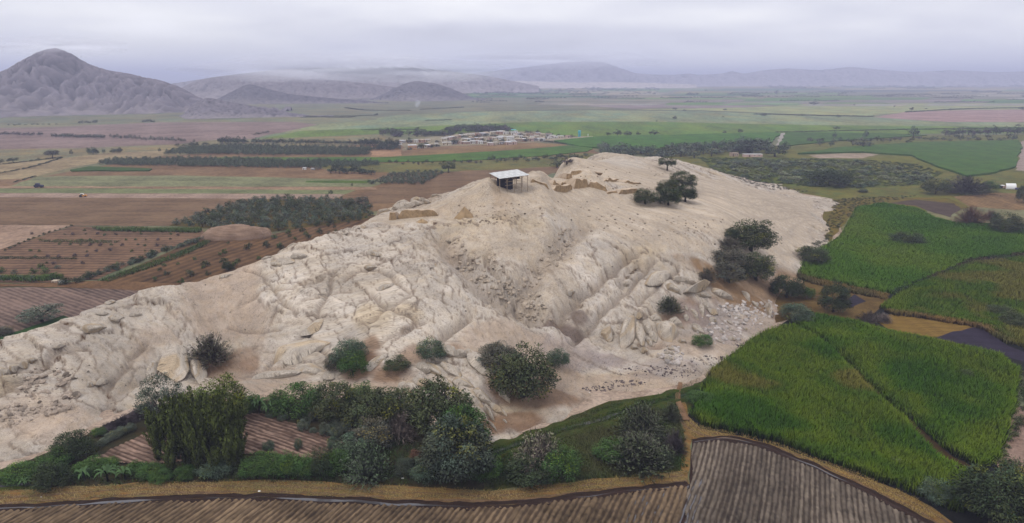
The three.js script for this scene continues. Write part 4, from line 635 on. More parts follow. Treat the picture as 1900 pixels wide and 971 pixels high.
one('bush', 'green', 1300, 752, 50, 26, 'low green bush at the bend of the stream', 'bush', 'bush');
one('open', 'grey', 78, 604, 78, 36, 'flat topped grey green tree beside the salt streaked field', 'tree', 'tree');
one('bush', 'dryolive', 4, 628, 40, 26, 'low brown olive bush where the grassy ditch ends', 'bush', 'bush');

// ---------------------------------------------------------------- orchards and far trees
function scatter(pts, spacing, seed, { jitter = 0.3, dir = 0, keep = 1 } = {}) {
  const poly = ground2(pts), r = rng(seed), c = Math.cos(dir), s = Math.sin(dir), out = [], A = poly.map(([x, z]) => [x * c + z * s, -x * s + z * c]), xs = A.map((p) => p[0]), zs = A.map((p) => p[1]), [sx, sz] = Array.isArray(spacing) ? spacing : [spacing, spacing];
  for (let a = Math.min(...xs); a < Math.max(...xs); a += sx) for (let b = Math.min(...zs); b < Math.max(...zs); b += sz) { const p = a + (r() - 0.5) * 2 * jitter * sx, q = b + (r() - 0.5) * 2 * jitter * sz, x = p * c - q * s, z = p * s + q * c; if (r() < keep && inside(poly, x, z)) out.push([x, z, r()]); }
  return out;
}
function standTree(name, label, category, group, kind, tint, x, z, w, h, seedTurn, sink = 0.05) {
  const k = KINDS[kind][planted % KINDS[kind].length], g = base(name, [x, surfaceAt(x, z) - sink, z], (planted * 2.399) % 6.283); planted++;
  mesh(k[0], k[1], leafMat(TINT[tint] ?? tint), g); mesh(k[2], k[3], BARK, g); g.scale.set(w, h, w); return tag(g, label, category, group);
}
const pick = (a, t) => a[Math.min(a.length - 1, Math.floor(t * a.length))];
scatter([[312, 421], [420, 385], [470, 371], [640, 373], [690, 385], [685, 407], [620, 417], [500, 433], [380, 425]], [4.3, 5.0], 5, { jitter: 0.22, dir: 0.35 }).slice(0, 298).forEach(([x, z, r]) => standTree('olive_tree', 'grey green olive tree in the dense orchard behind the rocky dome', 'olive tree', 'olive trees of the dense orchard', 'orchard', pick(['sage', 'grove', 'grey', 'olive'], r), x, z, 3.4 + r * 1.5, 3.0 + r * 1.3));
scatter([[676, 344], [730, 324], [830, 320.5], [792, 343]], [3.6, 6.0], 6, { jitter: 0.12, dir: 0.15 }).forEach(([x, z, r]) => standTree('plot_tree', 'grey green young olive tree in the small plot of level rows', 'olive tree', 'olive trees of the small plot', 'orchard', pick(['sage', 'grey'], r), x, z, 3.0 + r, 2.8 + r));
scatter([[60, 430], [350, 428], [330, 452], [230, 494], [60, 500], [10, 470]], [4.2, 8.8], 7, { jitter: 0.16, keep: 0.6, dir: 0.0 }).forEach(([x, z, r]) => standTree('sapling', 'small dark sapling in the level rows of the brown field', 'sapling', 'saplings in the level rows', 'orchard', pick(['olive', 'green', 'purple'], r), x, z, 0.9 + r * 0.9, 0.9 + r * 0.8));
scatter([[-10, 500], [110, 498], [120, 520], [-10, 524]], [5.2, 6.6], 8, { jitter: 0.2, keep: 0.85 }).forEach(([x, z, r]) => standTree('field_bush', 'rounded grey green bush in the rows at the near end of the brown field', 'bush', 'bushes at the near end of the brown field', 'orchard', pick(['sage', 'grey', 'green'], r), x, z, 1.8 + r * 1.2, 1.6 + r));
scatter([[215, 536], [330, 480], [420, 452], [480, 440], [640, 405], [690, 402], [620, 436], [500, 476], [380, 520], [300, 540]], [6.2, 6.6], 9, { jitter: 0.4, keep: 0.62, dir: -0.55 }).forEach(([x, z, r]) => standTree('young_orchard_tree', 'small green tree in the young orchard beside the hill', 'tree', 'trees of the young orchard', 'orchard', pick(['green', 'olive', 'green', 'dark'], r), x, z, 1.3 + r * 2.0, 1.3 + r * 1.8));  // plain young orchard trees, built like the olive trees
{ const r = rng(12), L = along(ground2([[124, 530], [180, 514], [240, 492], [300, 470], [350, 454], [384, 444]]), 2.4); L.forEach(([x, z]) => { for (let k = 0; k < 2; k++) { const q = r(); standTree('hedge_shrub', 'grey green shrub in the diagonal hedge between the brown fields', 'shrub', 'shrubs of the diagonal hedge', 'orchard', pick(['sage', 'grey', 'olive', 'dark'], q), x + (r() - 0.5) * 3.4, z + (r() - 0.5) * 3.4, 1.8 + q * 1.4, 1.6 + q * 1.2); } }); }
{ const r = rng(13), L = along(ground2([[255, 446], [200, 466], [60, 472], [132, 420], [100, 430], [50, 448], [10, 466]].slice(3)), 3.2); L.forEach(([x, z]) => standTree('path_bush', 'small dark bush along the diagonal path by the pink field', 'bush', 'bushes along the diagonal path', 'orchard', 'olive', x, z, 1 + r() * 0.8, 0.9 + r() * 0.6)); }
one('open', 'olive', 397, 416, 30, 22, 'wider rounded tree standing out at the edge of the olive orchard', 'tree', 'tree');
one('dense', 'dark', 424, 505, 22, 24, 'dark leafy tree against the top edge of the rock ridge', 'tree', 'tree');
one('open', 'dryolive', 672, 383, 26, 22, 'grey brown tree at the corner of the olive orchard', 'tree', 'tree');
function row(name, label, category, group, kind, tints, pts, n, w, h, seed, wob = 1) {      // n plants along a pixel line
  const r = rng(seed), c = pts.slice(1).map((p, i) => Math.hypot(p[0] - pts[i][0], p[1] - pts[i][1])), all = c.reduce((a, b) => a + b, 0);
  for (let k = 0; k < n; k++) { let s = ((k + 0.5 + (r() - 0.5) * 0.6) / n) * all, i = 0; while (i < c.length - 1 && s > c[i]) s -= c[i++]; const t = s / c[i], u = lerp(pts[i][0], pts[i + 1][0], t), v = lerp(pts[i][1], pts[i + 1][1], t) + (r() - 0.5) * wob, p = at(u, v), m = p[3], q = r(); standTree(name, label, category, group, kind, pick(tints, q), p[0], p[2], w * m * (0.75 + 0.5 * r()), h * m * (0.75 + 0.5 * r())); }
}
const far = (kind, tint, u, v, w, h, label) => one(kind, tint, u, v, w, h, label);
row('row_tree', 'dark tree in the close line across the mauve field', 'tree', 'trees of the close line on the mauve field', 'far', ['blue', 'sage'], [[96, 255], [195, 257]], 26, 8, 9, 21);
row('slim_tree', 'slim dark tree in the open line across the mauve field', 'tree', 'trees of the open line on the mauve field', 'poplar', ['blue', 'sage'], [[203, 257], [270, 262], [345, 264.5]], 34, 5, 10.5, 22);
row('edge_tree', 'dark tree in the short line at the edge of the mauve field', 'tree', 'trees of the short line', 'far', ['blue', 'purple'], [[-6, 251], [78, 252]], 15, 8, 8, 23);
row('foot_tree', 'dark tree at the foot of the conical mountain', 'tree', 'trees at the foot of the mountain', 'far', ['blue'], [[145, 229.5], [182, 229]], 6, 8, 6, 24); row('foot_tree', 'dark tree at the foot of the conical mountain', 'tree', 'trees at the foot of the mountain', 'far', ['blue'], [[264, 227], [285, 227]], 5, 8, 6, 25); row('foot_tree', 'dark tree at the foot of the conical mountain', 'tree', 'trees at the foot of the mountain', 'far', ['blue'], [[10, 233], [110, 231]], 9, 7, 3, 26);
far('open', 'dryolive', 97, 295, 26, 20, 'biggest round tree on the tan grazed field'); far('poplar', 'dark', 133, 289, 6.5, 12.5, 'single slender dark tree on the tan grazed field'); row('clump_tree', 'grey green tree in the small clump on the grazed field', 'tree', 'trees of the small clump', 'far', ['sage', 'olive'], [[163, 287], [182, 287]], 6, 10, 14, 27); far('poplar', 'sage', 192.5, 286, 6, 11, 'slim tree between the two clumps of the grazed field');
row('low_tree', 'low dark tree in the second clump on the grazed field', 'tree', 'trees of the second clump', 'far', ['blue', 'olive'], [[207, 284], [226, 283]], 5, 10, 10, 28); far('open', 'olive', 24, 303, 20, 12, 'umbrella shaped tree by the field hedge'); far('far', 'olive', 71, 297, 6, 5, 'tiny round tree by the field hedge'); far('far', 'olive', 1, 303, 12, 9, 'small tree cut off beside the field hedge'); far('poplar', 'dark', 296, 283.5, 5, 10, 'thin tree at the end of the upper dark orchard'); far('poplar', 'dark', 360, 266, 4.5, 8, 'thin tree by the pale path junction');
row('path_tree', 'small round tree by the pale path behind the dark orchard', 'tree', 'round trees by the pale path', 'far', ['olive', 'blue'], [[326, 272], [345, 273], [372, 270], [392, 270]], 6, 11, 8, 29);
row('windbreak_tree', 'dark green tree in the windbreak in front of the green plain', 'tree', 'trees of the windbreak', 'far', ['blue', 'dark', 'sage'], [[405, 266], [458, 267]], 10, 15, 15, 30); row('windbreak_tree', 'dark green tree in the windbreak in front of the green plain', 'tree', 'trees of the windbreak', 'far', ['blue', 'dark', 'sage'], [[466, 266], [550, 267], [640, 269], [700, 269]], 40, 11, 11, 31); row('windbreak_tree', 'dark green tree in the windbreak in front of the green plain', 'tree', 'trees of the windbreak', 'far', ['blue', 'dark', 'sage'], [[668, 270], [740, 272]], 14, 14, 14, 32);
row('ditch_tree', 'small dark tree along the ditch beside the green plain', 'tree', 'trees along the ditch', 'poplar', ['blue'], [[470, 252], [498, 247]], 7, 5, 5, 33); far('poplar', 'dark', 760, 270, 11, 16, 'leaning dark tree beside the pink walled house'); far('open', 'olive', 782, 276, 16, 11, 'dark tree in front of the small village houses'); far('far', 'dark', 775, 240.5, 9, 6, 'dark round tree alone on the green plain');
{ const r = rng(41); for (let k = 0; k < 44; k++) { const u = 706 + r() * 136, v = 247 + r() * 7.5, p = at(u, v), m = p[3]; standTree('grove_tree', 'dark tree in the grove behind the village', 'tree', 'trees of the grove behind the village', 'far', pick(['blue', 'purple', 'olive', 'blue'], r()), p[0], p[2], (12 + r() * 7) * m, (8 + r() * 5) * m); } for (let k = 0; k < 46; k++) { const u = 832 + r() * 114, v = 239.5 + r() * 7.5, p = at(u, v), m = p[3]; standTree('grove_tree', 'dark tree in the grove behind the village', 'tree', 'trees of the grove behind the village', 'far', pick(['blue', 'purple', 'blue'], r()), p[0], p[2], (13 + r() * 7) * m, (9 + r() * 6) * m); } }
[[846, 268, 17, 13], [862, 258, 13, 8], [885, 257, 14, 8], [910, 265, 14, 8], [930, 265, 14, 9], [918, 255, 16, 7], [966, 254, 12, 8], [984, 252, 12, 10], [976, 264, 8, 10], [1004, 263, 7, 7], [1018, 252, 18, 8], [998, 248, 10, 7], [1060, 256, 13, 7], [836, 252, 14, 8], [800, 275, 12, 8], [810, 273, 14, 6], [1037, 253, 9, 5], [828, 261, 10, 6], [838, 266, 10, 6], [856, 251, 12, 6], [872, 264, 12, 7], [895, 262, 10, 6], [902, 253, 12, 6], [920, 269, 11, 6], [940, 258, 12, 7], [951, 266, 9, 6], [972, 259, 10, 6], [978, 248, 10, 7], [992, 260, 9, 6], [1014, 258, 10, 5], [1028, 258, 10, 5], [1046, 255, 9, 5], [760, 279, 12, 6], [790, 269, 10, 6], [812, 265, 10, 6]].forEach(([u, v, w, h]) => T('village_tree', 'dark shade tree between the village houses', 'tree', 'shade trees in the village', 'far', 'blue', u, v, w, h));
row('roadside_tree', 'dusty green tree by the field road below the village', 'tree', 'dusty trees by the field road', 'far', ['olive', 'sage', 'pale'], [[905, 300], [960, 298], [1040, 296], [1090, 292]], 26, 10, 11, 51, 6); row('stream_tree', 'olive tree in the scattered line below the bright strip', 'tree', 'scattered trees below the bright strip', 'far', ['olive', 'dark', 'purple'], [[720, 305], [820, 304], [900, 302]], 18, 8, 7, 52, 5);
far('open', 'olive', 832, 321, 30, 22, 'wide dark tree beside the small olive plot'); row('clump_tree', 'dark tree in the dense clump above the pale crop field', 'tree', 'trees of the dense clump', 'far', ['dark', 'blue'], [[612, 321], [640, 322], [690, 324]], 11, 17, 17, 53, 2); far('poplar', 'dark', 566, 313, 8, 9, 'dark tree beside the white hut on the plain'); far('poplar', 'olive', 574, 313, 4, 10, 'thin tree beside the white hut on the plain'); far('far', 'dryolive', 590, 316, 15, 10, 'grey brown tree beside the dense clump');
far('poplar', 'dark', 606, 369, 7, 11, 'dark upright bush at the end of the grey strip'); far('poplar', 'dark', 613.5, 363, 8, 12, 'second dark upright bush at the end of the grey strip'); far('poplar', 'olive', 653, 348, 4, 9, 'small upright bush beside the second crop field'); far('far', 'olive', 1034, 312, 30, 18, 'dark bush at the shoulder of the sandy hilltop'); far('far', 'purple', 1052, 305, 24, 14, 'purplish bush above the shoulder of the sandy hilltop');
{ const r = rng(61), spots = scatter([[1098, 274], [1124, 292], [1180, 296], [1250, 297], [1330, 290], [1380, 286], [1462, 284], [1440, 272], [1392, 266], [1330, 272], [1230, 278], [1180, 282], [1125, 272]], 12, 62, { jitter: 0.5 }); spots.forEach(([x, z, q]) => standTree('belt_tree', 'grey olive tree in the bushy belt behind the sandy top', 'tree', 'trees of the bushy belt', 'far', pick(['olive', 'grove', 'grey', 'grey', 'sage'], q), x, z, 8 + r() * 8, 5 + r() * 5)); }
far('far', 'dark', 1438, 292, 38, 22, 'large dark tree at the end of the bushy belt'); far('far', 'blue', 1390, 286, 60, 26, 'broad dark tree in the middle of the bushy belt');
{ const r = rng(63); scatter([[1300, 300], [1480, 297], [1600, 302], [1740, 326], [1700, 346], [1560, 350], [1470, 345], [1380, 334]], 9, 64, { jitter: 0.5, keep: 0.75 }).forEach(([x, z, q]) => standTree('meadow_bush', 'low olive bush scattered over the wild meadow', 'bush', 'bushes of the wild meadow', 'orchard', pick(['sage', 'grove', 'pale', 'pale', 'grey'], q), x, z, 4 + r() * 7, 1.6 + r() * 2)); }
far('bush', 'dark', 1540, 347, 84, 20, 'long dark thicket in the wild meadow'); far('bush', 'blue', 1601, 358, 18, 9, 'small round bush on the dry grass'); far('dry', 'purple', 1790, 362, 90, 36, 'purple brown thicket beside the deep green field'); far('bush', 'olive', 1735, 362, 50, 36, 'olive thicket joined to the purple brown one'); far('bush', 'green', 1836, 356, 30, 24, 'bright green bush beside the white roofed shed'); far('bush', 'olive', 1898, 378, 26, 44, 'dark tree cut off beside the white roofed shed');
row('dark_row_tree', 'dark purplish tree in the row beyond the deep green field', 'tree', 'trees of the purplish row', 'far', ['purple', 'dark', 'purple', 'blue'], [[1752, 252], [1800, 252], [1850, 250], [1910, 250]], 20, 14, 16, 65, 3);
row('scrub_tree', 'grey green tree in the scrub before the deep green field', 'tree', 'trees in the scrub', 'far', ['dryolive', 'sage', 'pale', 'olive'], [[1500, 268], [1620, 264], [1750, 262], [1880, 258]], 34, 13, 9, 66, 9); [[1548, 257, 9, 14], [1606, 258, 11, 18], [1695, 256, 20, 24], [1878, 262, 16, 16], [1522, 270, 14, 12]].forEach(([u, v, w, h]) => T('tall_scrub_tree', 'taller grey green tree sticking out of the scrub', 'tree', 'taller trees in the scrub', 'far', 'sage', u, v, w, h));
far('far', 'blue', 1600, 274, 36, 10, 'low dark hedge clump at the edge of the deep green field'); [[1128, 252, 12, 8], [1146, 253, 18, 14], [1164, 253, 16, 12], [1184, 252, 10, 9], [1214, 251, 20, 11], [1373, 247, 10, 9], [1344, 248, 10, 6]].forEach(([u, v, w, h]) => T('crop_edge_tree', 'dark tree along the back edge of the vivid green block', 'tree', 'trees behind the vivid green block', 'far', 'blue', u, v, w, h));
[[1252, 222, 8, 8], [1218, 226, 4, 3], [1253, 204, 10, 5], [1270, 206, 6, 3], [1345, 205.5, 7, 5], [1342, 218, 3, 3], [1416, 216, 14, 4], [1490, 215.5, 10, 4], [1556, 218, 12, 5], [1552, 241, 13, 7], [1692, 205, 8, 7], [1718, 203, 6, 3], [1764, 206, 7, 6], [1897, 204, 14, 6], [1510, 195, 18, 8], [1660, 199, 3, 4], [1585, 196, 4, 3], [1890, 235, 10, 6], [1441, 176, 10, 9], [1310, 170, 6, 5]].forEach(([u, v, w, h]) => T('plain_tree', 'small dark tree dotted on the far plain', 'tree', 'trees dotted on the far plain', 'far', 'blue', u, v, w, h));
{ // masses too far away to count: one object each
  const stuff = (name, label, kindGeo, tint, list) => { const m = shadows(new THREE.InstancedMesh(kindGeo, leafMat(TINT[tint]), list.length)), d = new THREE.Object3D(), r = rng(list.length); list.forEach(([x, z, w, h], i) => { d.position.set(x, surfaceAt(x, z), z); d.scale.set(w, h, w); d.rotation.y = r() * 6.28; d.updateMatrix(); m.setMatrixAt(i, d.matrix); const t = 0.75 + 0.5 * r(); m.setColorAt(i, new THREE.Color(t, t, t)); }); m.name = numbered(name); scene.add(m); return tag(m, label, 'trees', null, 'stuff'); };
  const r = rng(91), O = KINDS.orchard[0][1], Fg = KINDS.far[0][1];
  stuff('dark_orchard', 'long dark green orchard band, the nearer of two on the plain', O, 'grove', scatter([[180, 306], [200, 299], [330, 296], [520, 299], [700, 303], [700, 309], [560, 313], [400, 311], [200, 307]], [3.4, 5], 92, { jitter: 0.3 }).map(([x, z, q]) => [x, z, 3.6 + q * 2, 2.8 + q * 1.6]));
  stuff('dark_orchard', 'long dark green orchard band, the farther of two on the plain', O, 'grove', scatter([[302, 286], [330, 278], [420, 271], [690, 277], [684, 290], [560, 289], [310, 287]], [4, 6], 93, { jitter: 0.3 }).map(([x, z, q]) => [x, z, 4.2 + q * 2, 3 + q * 1.8]));
  stuff('dark_orchard', 'short orchard block above the bare orange plot', O, 'blue', scatter([[694, 280], [700, 272], [745, 273], [744, 279]], [5, 7], 94).map(([x, z, q]) => [x, z, 5 + q * 2, 4 + q * 2]));
  const belts = []; for (let k = 0; k < 90; k++) { const v = 156.5 + Math.pow(r(), 1.3) * 34, u0 = 800 + r() * 1150 - (v > 170 ? 0 : 0), n = 4 + Math.floor(r() * 16), w = 4 + r() * 7; if (v > 172 && u0 < 1080 && r() < 0.4) continue; for (let i = 0; i < n; i++) { const u = u0 + i * w * 0.7, p = at(u, v + r() * 0.7), m = p[3]; if (-p[2] < 5200) belts.push([p[0], p[2], (4 + 5 * r()) * m, (2.2 + 2.6 * r()) * m]); } }
  for (let k = 0; k < 500; k++) { const u = 1420 + r() * 520, v = 155.6 + r() * 7 * (0.4 + 0.6 * r()), p = at(u, v), m = p[3]; if (-p[2] < 6000) belts.push([p[0], p[2], 9 * m, (2.4 + 2 * r()) * m]); }
  for (let k = 0; k < 260; k++) { const u = 860 + r() * 360, v = 160.5 + r() * 15, p = at(u, v), m = p[3]; belts.push([p[0], p[2], (4 + 7 * r()) * m, (2 + 2 * r()) * m]); }
  stuff('far_woods', 'far blue green belts of woods across the valley', Fg, 'blue', belts);
  stuff('hedge_line', 'dark scrubby hedge lines on the far plain', Fg, 'blue', [[[540, 216], [640, 219], [660, 217]], [[560, 219], [690, 215], [700, 213]], [[640, 201], [690, 206], [760, 206]], [[780, 204], [860, 200]], [[1010, 263], [1060, 269], [1122, 276]], [[0, 322], [40, 315], [110, 293], [60, 299], [0, 306]], [[26, 339], [66, 328]], [[672, 242], [760, 241.5], [790, 243]], [[790, 224.5], [836, 223.5]], [[1400, 213], [1500, 215], [1620, 217]], [[1680, 209], [1800, 203], [1960, 200]], [[1440, 246.5], [1700, 241], [1960, 238]]].flatMap((pts) => along(ground2(pts), Math.max(1.6, at(...pts[0])[3] * 3), 1).map(([x, z]) => { const m = -z / FOCAL; return [x, z, (3 + 3 * r()) * m + 0.5, (1.6 + 1.4 * r()) * m + 0.3]; })));
}
// ---------------------------------------------------------------- the near ground: undergrowth, grass road, furrowed fields, ditches, stream
layer = 0;
field('sand_apron', 'pale sandy soil spread round the foot of the rocky hill', [[-120, 960], [-20, 915], [60, 880], [130, 848], [210, 812], [280, 782], [400, 774], [600, 774], [700, 784], [800, 820], [880, 852], [950, 850], [1010, 826], [1080, 796], [1150, 764], [1230, 748], [1310, 716], [1380, 668], [1440, 625], [1480, 590], [1500, 560], [1530, 520], [1550, 470], [1570, 400], [1570, 366], [1400, 340], [1250, 450], [1100, 560], [900, 600], [600, 620], [300, 640], [0, 760], [-120, 820]], [0.36, 0.27, 0.20], { scale: 20 });
field('undergrowth_floor', 'dark leafy earth under the trees at the foot of the hill', [[-80, 930], [-60, 890], [0, 872], [60, 852], [130, 824], [200, 786], [270, 752], [400, 744], [620, 742], [760, 776], [880, 828], [930, 824], [900, 910], [700, 902], [450, 894], [200, 900], [0, 912]], C(66, 60, 38), { scale: 12, map: T_GREEN });
field('marsh_grass_floor', 'green marshy ground between stream and grassy road', [[880, 828], [940, 822], [1000, 802], [1060, 772], [1130, 745], [1250, 728], [1330, 700], [1320, 740], [1290, 770], [1262, 760], [1268, 800], [1276, 880], [1150, 890], [900, 912]], C(70, 72, 34), { map: G, scale: 10 });
field('grass_road', 'yellow brown grassy road running along the foot of the trees', [[-80, 922], [0, 909], [150, 904], [250, 896], [450, 893], [600, 894], [700, 901], [850, 909], [930, 911], [1050, 897], [1150, 887], [1276, 874], [1279, 899], [1180, 908], [1050, 925], [950, 938], [850, 941], [700, 935], [560, 928], [450, 924], [250, 932], [100, 942], [-80, 956]], C(138, 112, 72), { map: G, scale: 16, rv: 5, cat: 'road', amp: 0.8 });
field('grass_road', 'yellow brown grassy road between the near reeds and wet furrows', [[1256, 742], [1268, 742], [1276, 768], [1292, 786], [1322, 800], [1380, 806], [1450, 825], [1600, 880], [1700, 925], [1770, 968], [1830, 1010], [1750, 1010], [1720, 970], [1600, 907], [1480, 852], [1400, 824], [1330, 813], [1284, 818], [1277, 880], [1264, 872], [1268, 800], [1258, 762]], C(138, 110, 66), { map: G, scale: 16, rv: 5, dir: groundDir(1380, 812, 1720, 950), cat: 'road' });
field('field_edge', 'dark damp earth under the furrowed fields', [[-90, 952], [250, 932], [450, 925], [700, 936], [850, 942], [950, 940], [1180, 909], [1280, 899], [1284, 819], [1332, 813], [1400, 823], [1480, 852], [1600, 906], [1720, 970], [1780, 1012], [-90, 1012]], C(66, 48, 40), { scale: 10 });
for (const [k, pts, off] of [[0, [[-80, 938], [100, 923], [250, 913], [450, 908], [600, 911], [700, 918], [850, 925], [950, 924], [1050, 911], [1180, 897], [1270, 888]], 0], [1, [[1262, 765], [1276, 788], [1310, 806], [1390, 815], [1480, 841], [1600, 895], [1720, 952], [1790, 1000]], 0]]) {
  const road = scene.children.filter((o) => o.name.startsWith('grass_road'))[k], line = ground2(pts);
  for (const s of [-0.75, 0.75]) { const c = along(line, 1.2, 0.25, 3 + s + k), q = c.map(([x, z], i) => { const a = c[Math.max(0, i - 1)], b = c[Math.min(c.length - 1, i + 1)], L = Math.hypot(b[0] - a[0], b[1] - a[1]) || 1; return [x - (b[1] - a[1]) / L * s, z + (b[0] - a[0]) / L * s]; }); mesh('wheel_rut', strip(q, (t) => 0.42 + 0.3 * noise(t * q.length * 0.2, s * 9 + k), 0.085), M(C(126, 100, 74), { map: cloneMap(T_SOIL, 0.25, 0.25), key: 'rut' }), road); }
}
function furrows(name, label, pts, { dir, space, amp, top, low, y0 = 0.26, seed = 1, dry = 0.3, stepA = 0.45, wig = 0.10 }) {      // ridged soil, ridges along dir
  const poly = rough(ground2(pts), 1.5, 0.35, seed), L = Math.hypot(...dir), c = dir[0] / L, s = dir[1] / L, A = poly.map(([x, z]) => [x * c + z * s, -x * s + z * c]), a0 = Math.min(...A.map((p) => p[0])), a1 = Math.max(...A.map((p) => p[0])), b0 = Math.min(...A.map((p) => p[1])), b1 = Math.max(...A.map((p) => p[1]));
  const sb = space / 7, na = Math.ceil((a1 - a0) / stepA), nb = Math.ceil((b1 - b0) / sb), pos = [], col = [], uv = [], keep = [], idx = [];
  for (let i = 0; i <= na; i++) for (let j = 0; j <= nb; j++) {
    const a = a0 + i * stepA, b = b0 + j * sb, k = b / space + noise(a * 0.35 + seed, b * 0.25) * wig + noise(a * 0.06, b * 0.1 + seed) * 0.35, w = Math.cos(k * 2 * Math.PI), row = Math.floor(k + 0.5), rh = hash2(row, seed), x = a * c - b * s, z = a * s + b * c;
    const f = 0.5 + 0.5 * w, y = y0 + amp * (Math.pow(f, 0.8) - 0.5) * (0.6 + 0.8 * rh) * (0.7 + 0.6 * (0.5 + fbm(a * 0.2 + row * 5, row, 2))) + fbm(a * 1.3 + row * 7, b * 1.9, 3) * amp * 0.9;
    const d = smooth(0.15, 0.75, f + fbm(a * 0.7 + row * 3, b * 1.2, 3) * 0.7 + (rh - 0.5) * 0.5), n = 1 + fbm(a * 0.12 + 4, b * 0.08, 4) * 0.75 + fbm(x * 2, z * 2, 3) * 0.6, hi = d * dry * 2 * smooth(0.35, 0.75, hash2(row, seed + 5) * 0.6 + 0.5 * (fbm(a * 0.25 + row * 11, 3, 3) + 0.5));
    pos.push(x, y, z); uv.push(x / 7, z / 7); keep.push(inside(poly, x, z)); col.push(...[0, 1, 2].map((q) => lerp(lerp(low[q], top[q], d * 0.62), Math.min(0.6, top[q] * 1.9), clamp(hi, 0, 1) * 0.6) * n));
  }
  const m = nb + 1; for (let i = 0; i < na; i++) for (let j = 0; j < nb; j++) { const o = i * m + j; if (keep[o] && keep[o + 1] && keep[o + m] && keep[o + m + 1]) idx.push(o, o + 1, o + m, o + 1, o + m + 1, o + m); }
  const g = new THREE.BufferGeometry(); g.setAttribute('position', new THREE.Float32BufferAttribute(pos, 3)); g.setAttribute('color', new THREE.Float32BufferAttribute(col, 3)); g.setAttribute('uv', new THREE.Float32BufferAttribute(uv, 2)); g.setIndex(idx); g.computeVertexNormals();
  if (g.attributes.normal.getY(idx[0]) < 0) { for (let i = 0; i < idx.length; i += 3) [idx[i], idx[i + 1]] = [idx[i + 1], idx[i]]; g.setIndex(idx); g.computeVertexNormals(); }
  return tag(mesh(name, g, Matte({ vertexColors: true, bumpMap: cloneMap(T_ROCKB, 2, 2), bumpScale: 0.06 }), scene), label, 'field', null, 'structure');
}
const FD = [-0.4, 0.915];
furrows('furrowed_field', 'brown furrowed field along the lower side of the grassy road', [[-90, 954], [0, 949], [100, 943], [250, 935], [450, 928], [560, 931], [700, 939], [850, 945], [950, 943], [1050, 931], [1180, 914], [1276, 904], [1270, 940], [1255, 1012], [-90, 1012]], { dir: FD, space: 0.86, amp: 0.17, top: C(124, 104, 80), low: C(80, 65, 50), seed: 3, dry: 0.16, wig: 0.09 });
furrows('furrowed_field', 'dark wet furrowed field bounded by the angled road', [[1286, 824], [1332, 819], [1390, 826], [1480, 858], [1600, 913], [1720, 975], [1775, 1012], [1257, 1012], [1273, 940], [1281, 900]], { dir: FD, space: 0.74, amp: 0.15, top: C(110, 99, 86), low: C(70, 60, 51), seed: 9, dry: 0.26, wig: 0.08 });
furrows('salt_plot', 'small brown plot with whitish salt rows behind the bamboo', [[160, 860], [222, 826], [285, 801], [300, 792], [480, 768], [560, 792], [640, 824], [600, 857], [480, 843], [300, 863]], { dir: groundDir(461, 775, 611, 829), space: 0.86, amp: 0.13, top: C(128, 106, 92), low: C(92, 72, 60), seed: 15, dry: 0.5, wig: 0.15 });
const WATER = new THREE.MeshPhysicalMaterial({ color: color([0.05, 0.045, 0.045]), roughness: 0.08, specularIntensity: 1 });
const MUD = Matte({ color: color(C(58, 43, 35)), roughness: 0.85, map: cloneMap(T_SOIL, 0.2, 0.2) });
const TURF = Matte({ color: color(C(70, 78, 30)), map: cloneMap(T_GREEN, 0.15, 0.15) });
function channel(name, label, pts, { wide = 0.5, bank = 0.9, high = 0.24, water = 0.13, mat = MUD, cat = 'ditch', seed = 1, wob = 0.3 }) {
  const line = along(ground2(pts), 0.8, wob, seed), prof = [[-1, 0], [-0.62, 1], [-0.34, 0.7], [-0.05, 0], [0.05, 0], [0.34, 0.7], [0.62, 1], [1, 0]], pos = [], uv = [], idx = [];
  line.forEach(([x, z], i) => { const a = line[Math.max(0, i - 1)], b = line[Math.min(line.length - 1, i + 1)], L = Math.hypot(b[0] - a[0], b[1] - a[1]) || 1, nx = -(b[1] - a[1]) / L, nz = (b[0] - a[0]) / L; prof.forEach(([s, h], q) => { const o = Math.sign(s) * (wide / 2 + bank * Math.max(0, (Math.abs(s) - 0.05) / 0.95)) * (1 + 0.25 * noise(i * 0.4 + q * 9, seed)), px = x + nx * o, pz = z + nz * o; pos.push(px, 0.04 + surfaceAt(px, pz) + h * high * (0.8 + 0.5 * noise(i * 0.5, q * 3 + seed)), pz); uv.push(i * 0.8, o); }); });
  const m = prof.length; for (let i = 0; i < line.length - 1; i++) for (let q = 0; q < m - 1; q++) { const o = i * m + q; idx.push(o, o + 1, o + m, o + 1, o + m + 1, o + m); }
  const g = new THREE.BufferGeometry(); g.setAttribute('position', new THREE.Float32BufferAttribute(pos, 3)); g.setAttribute('uv', new THREE.Float32BufferAttribute(uv, 2)); g.setIndex(idx); g.computeVertexNormals();
  if (g.attributes.normal.getY(m * 5 + 3) < 0) { for (let i = 0; i < idx.length; i += 3) [idx[i], idx[i + 1]] = [idx[i + 1], idx[i]]; g.setIndex(idx); g.computeVertexNormals(); }
  const root = base(name, [0, 0, 0]); tag(root, label, cat, null, 'structure'); mesh('bank', g, mat, root);
  if (water) mesh('water', strip(line, (t) => wide * clamp(0.55 + 1.0 * noise(t * line.length * 0.11, seed * 5) + 0.3 * noise(t * line.length * 0.5, seed), 0.02, 1.3), water), WATER, root);
  return root;
}
channel('ditch', 'narrow muddy water ditch between grassy road and furrowed field', [[-80, 953], [0, 946], [120, 939], [250, 932], [460, 925], [620, 930], [760, 939], [850, 942], [1000, 933], [1100, 922], [1200, 910], [1278, 901]], { seed: 2 });
channel('ditch', 'muddy water ditch around the top of the wet furrows', [[1286, 822], [1330, 815], [1390, 822], [1480, 855], [1600, 909], [1720, 972], [1770, 1002]], { seed: 4 });
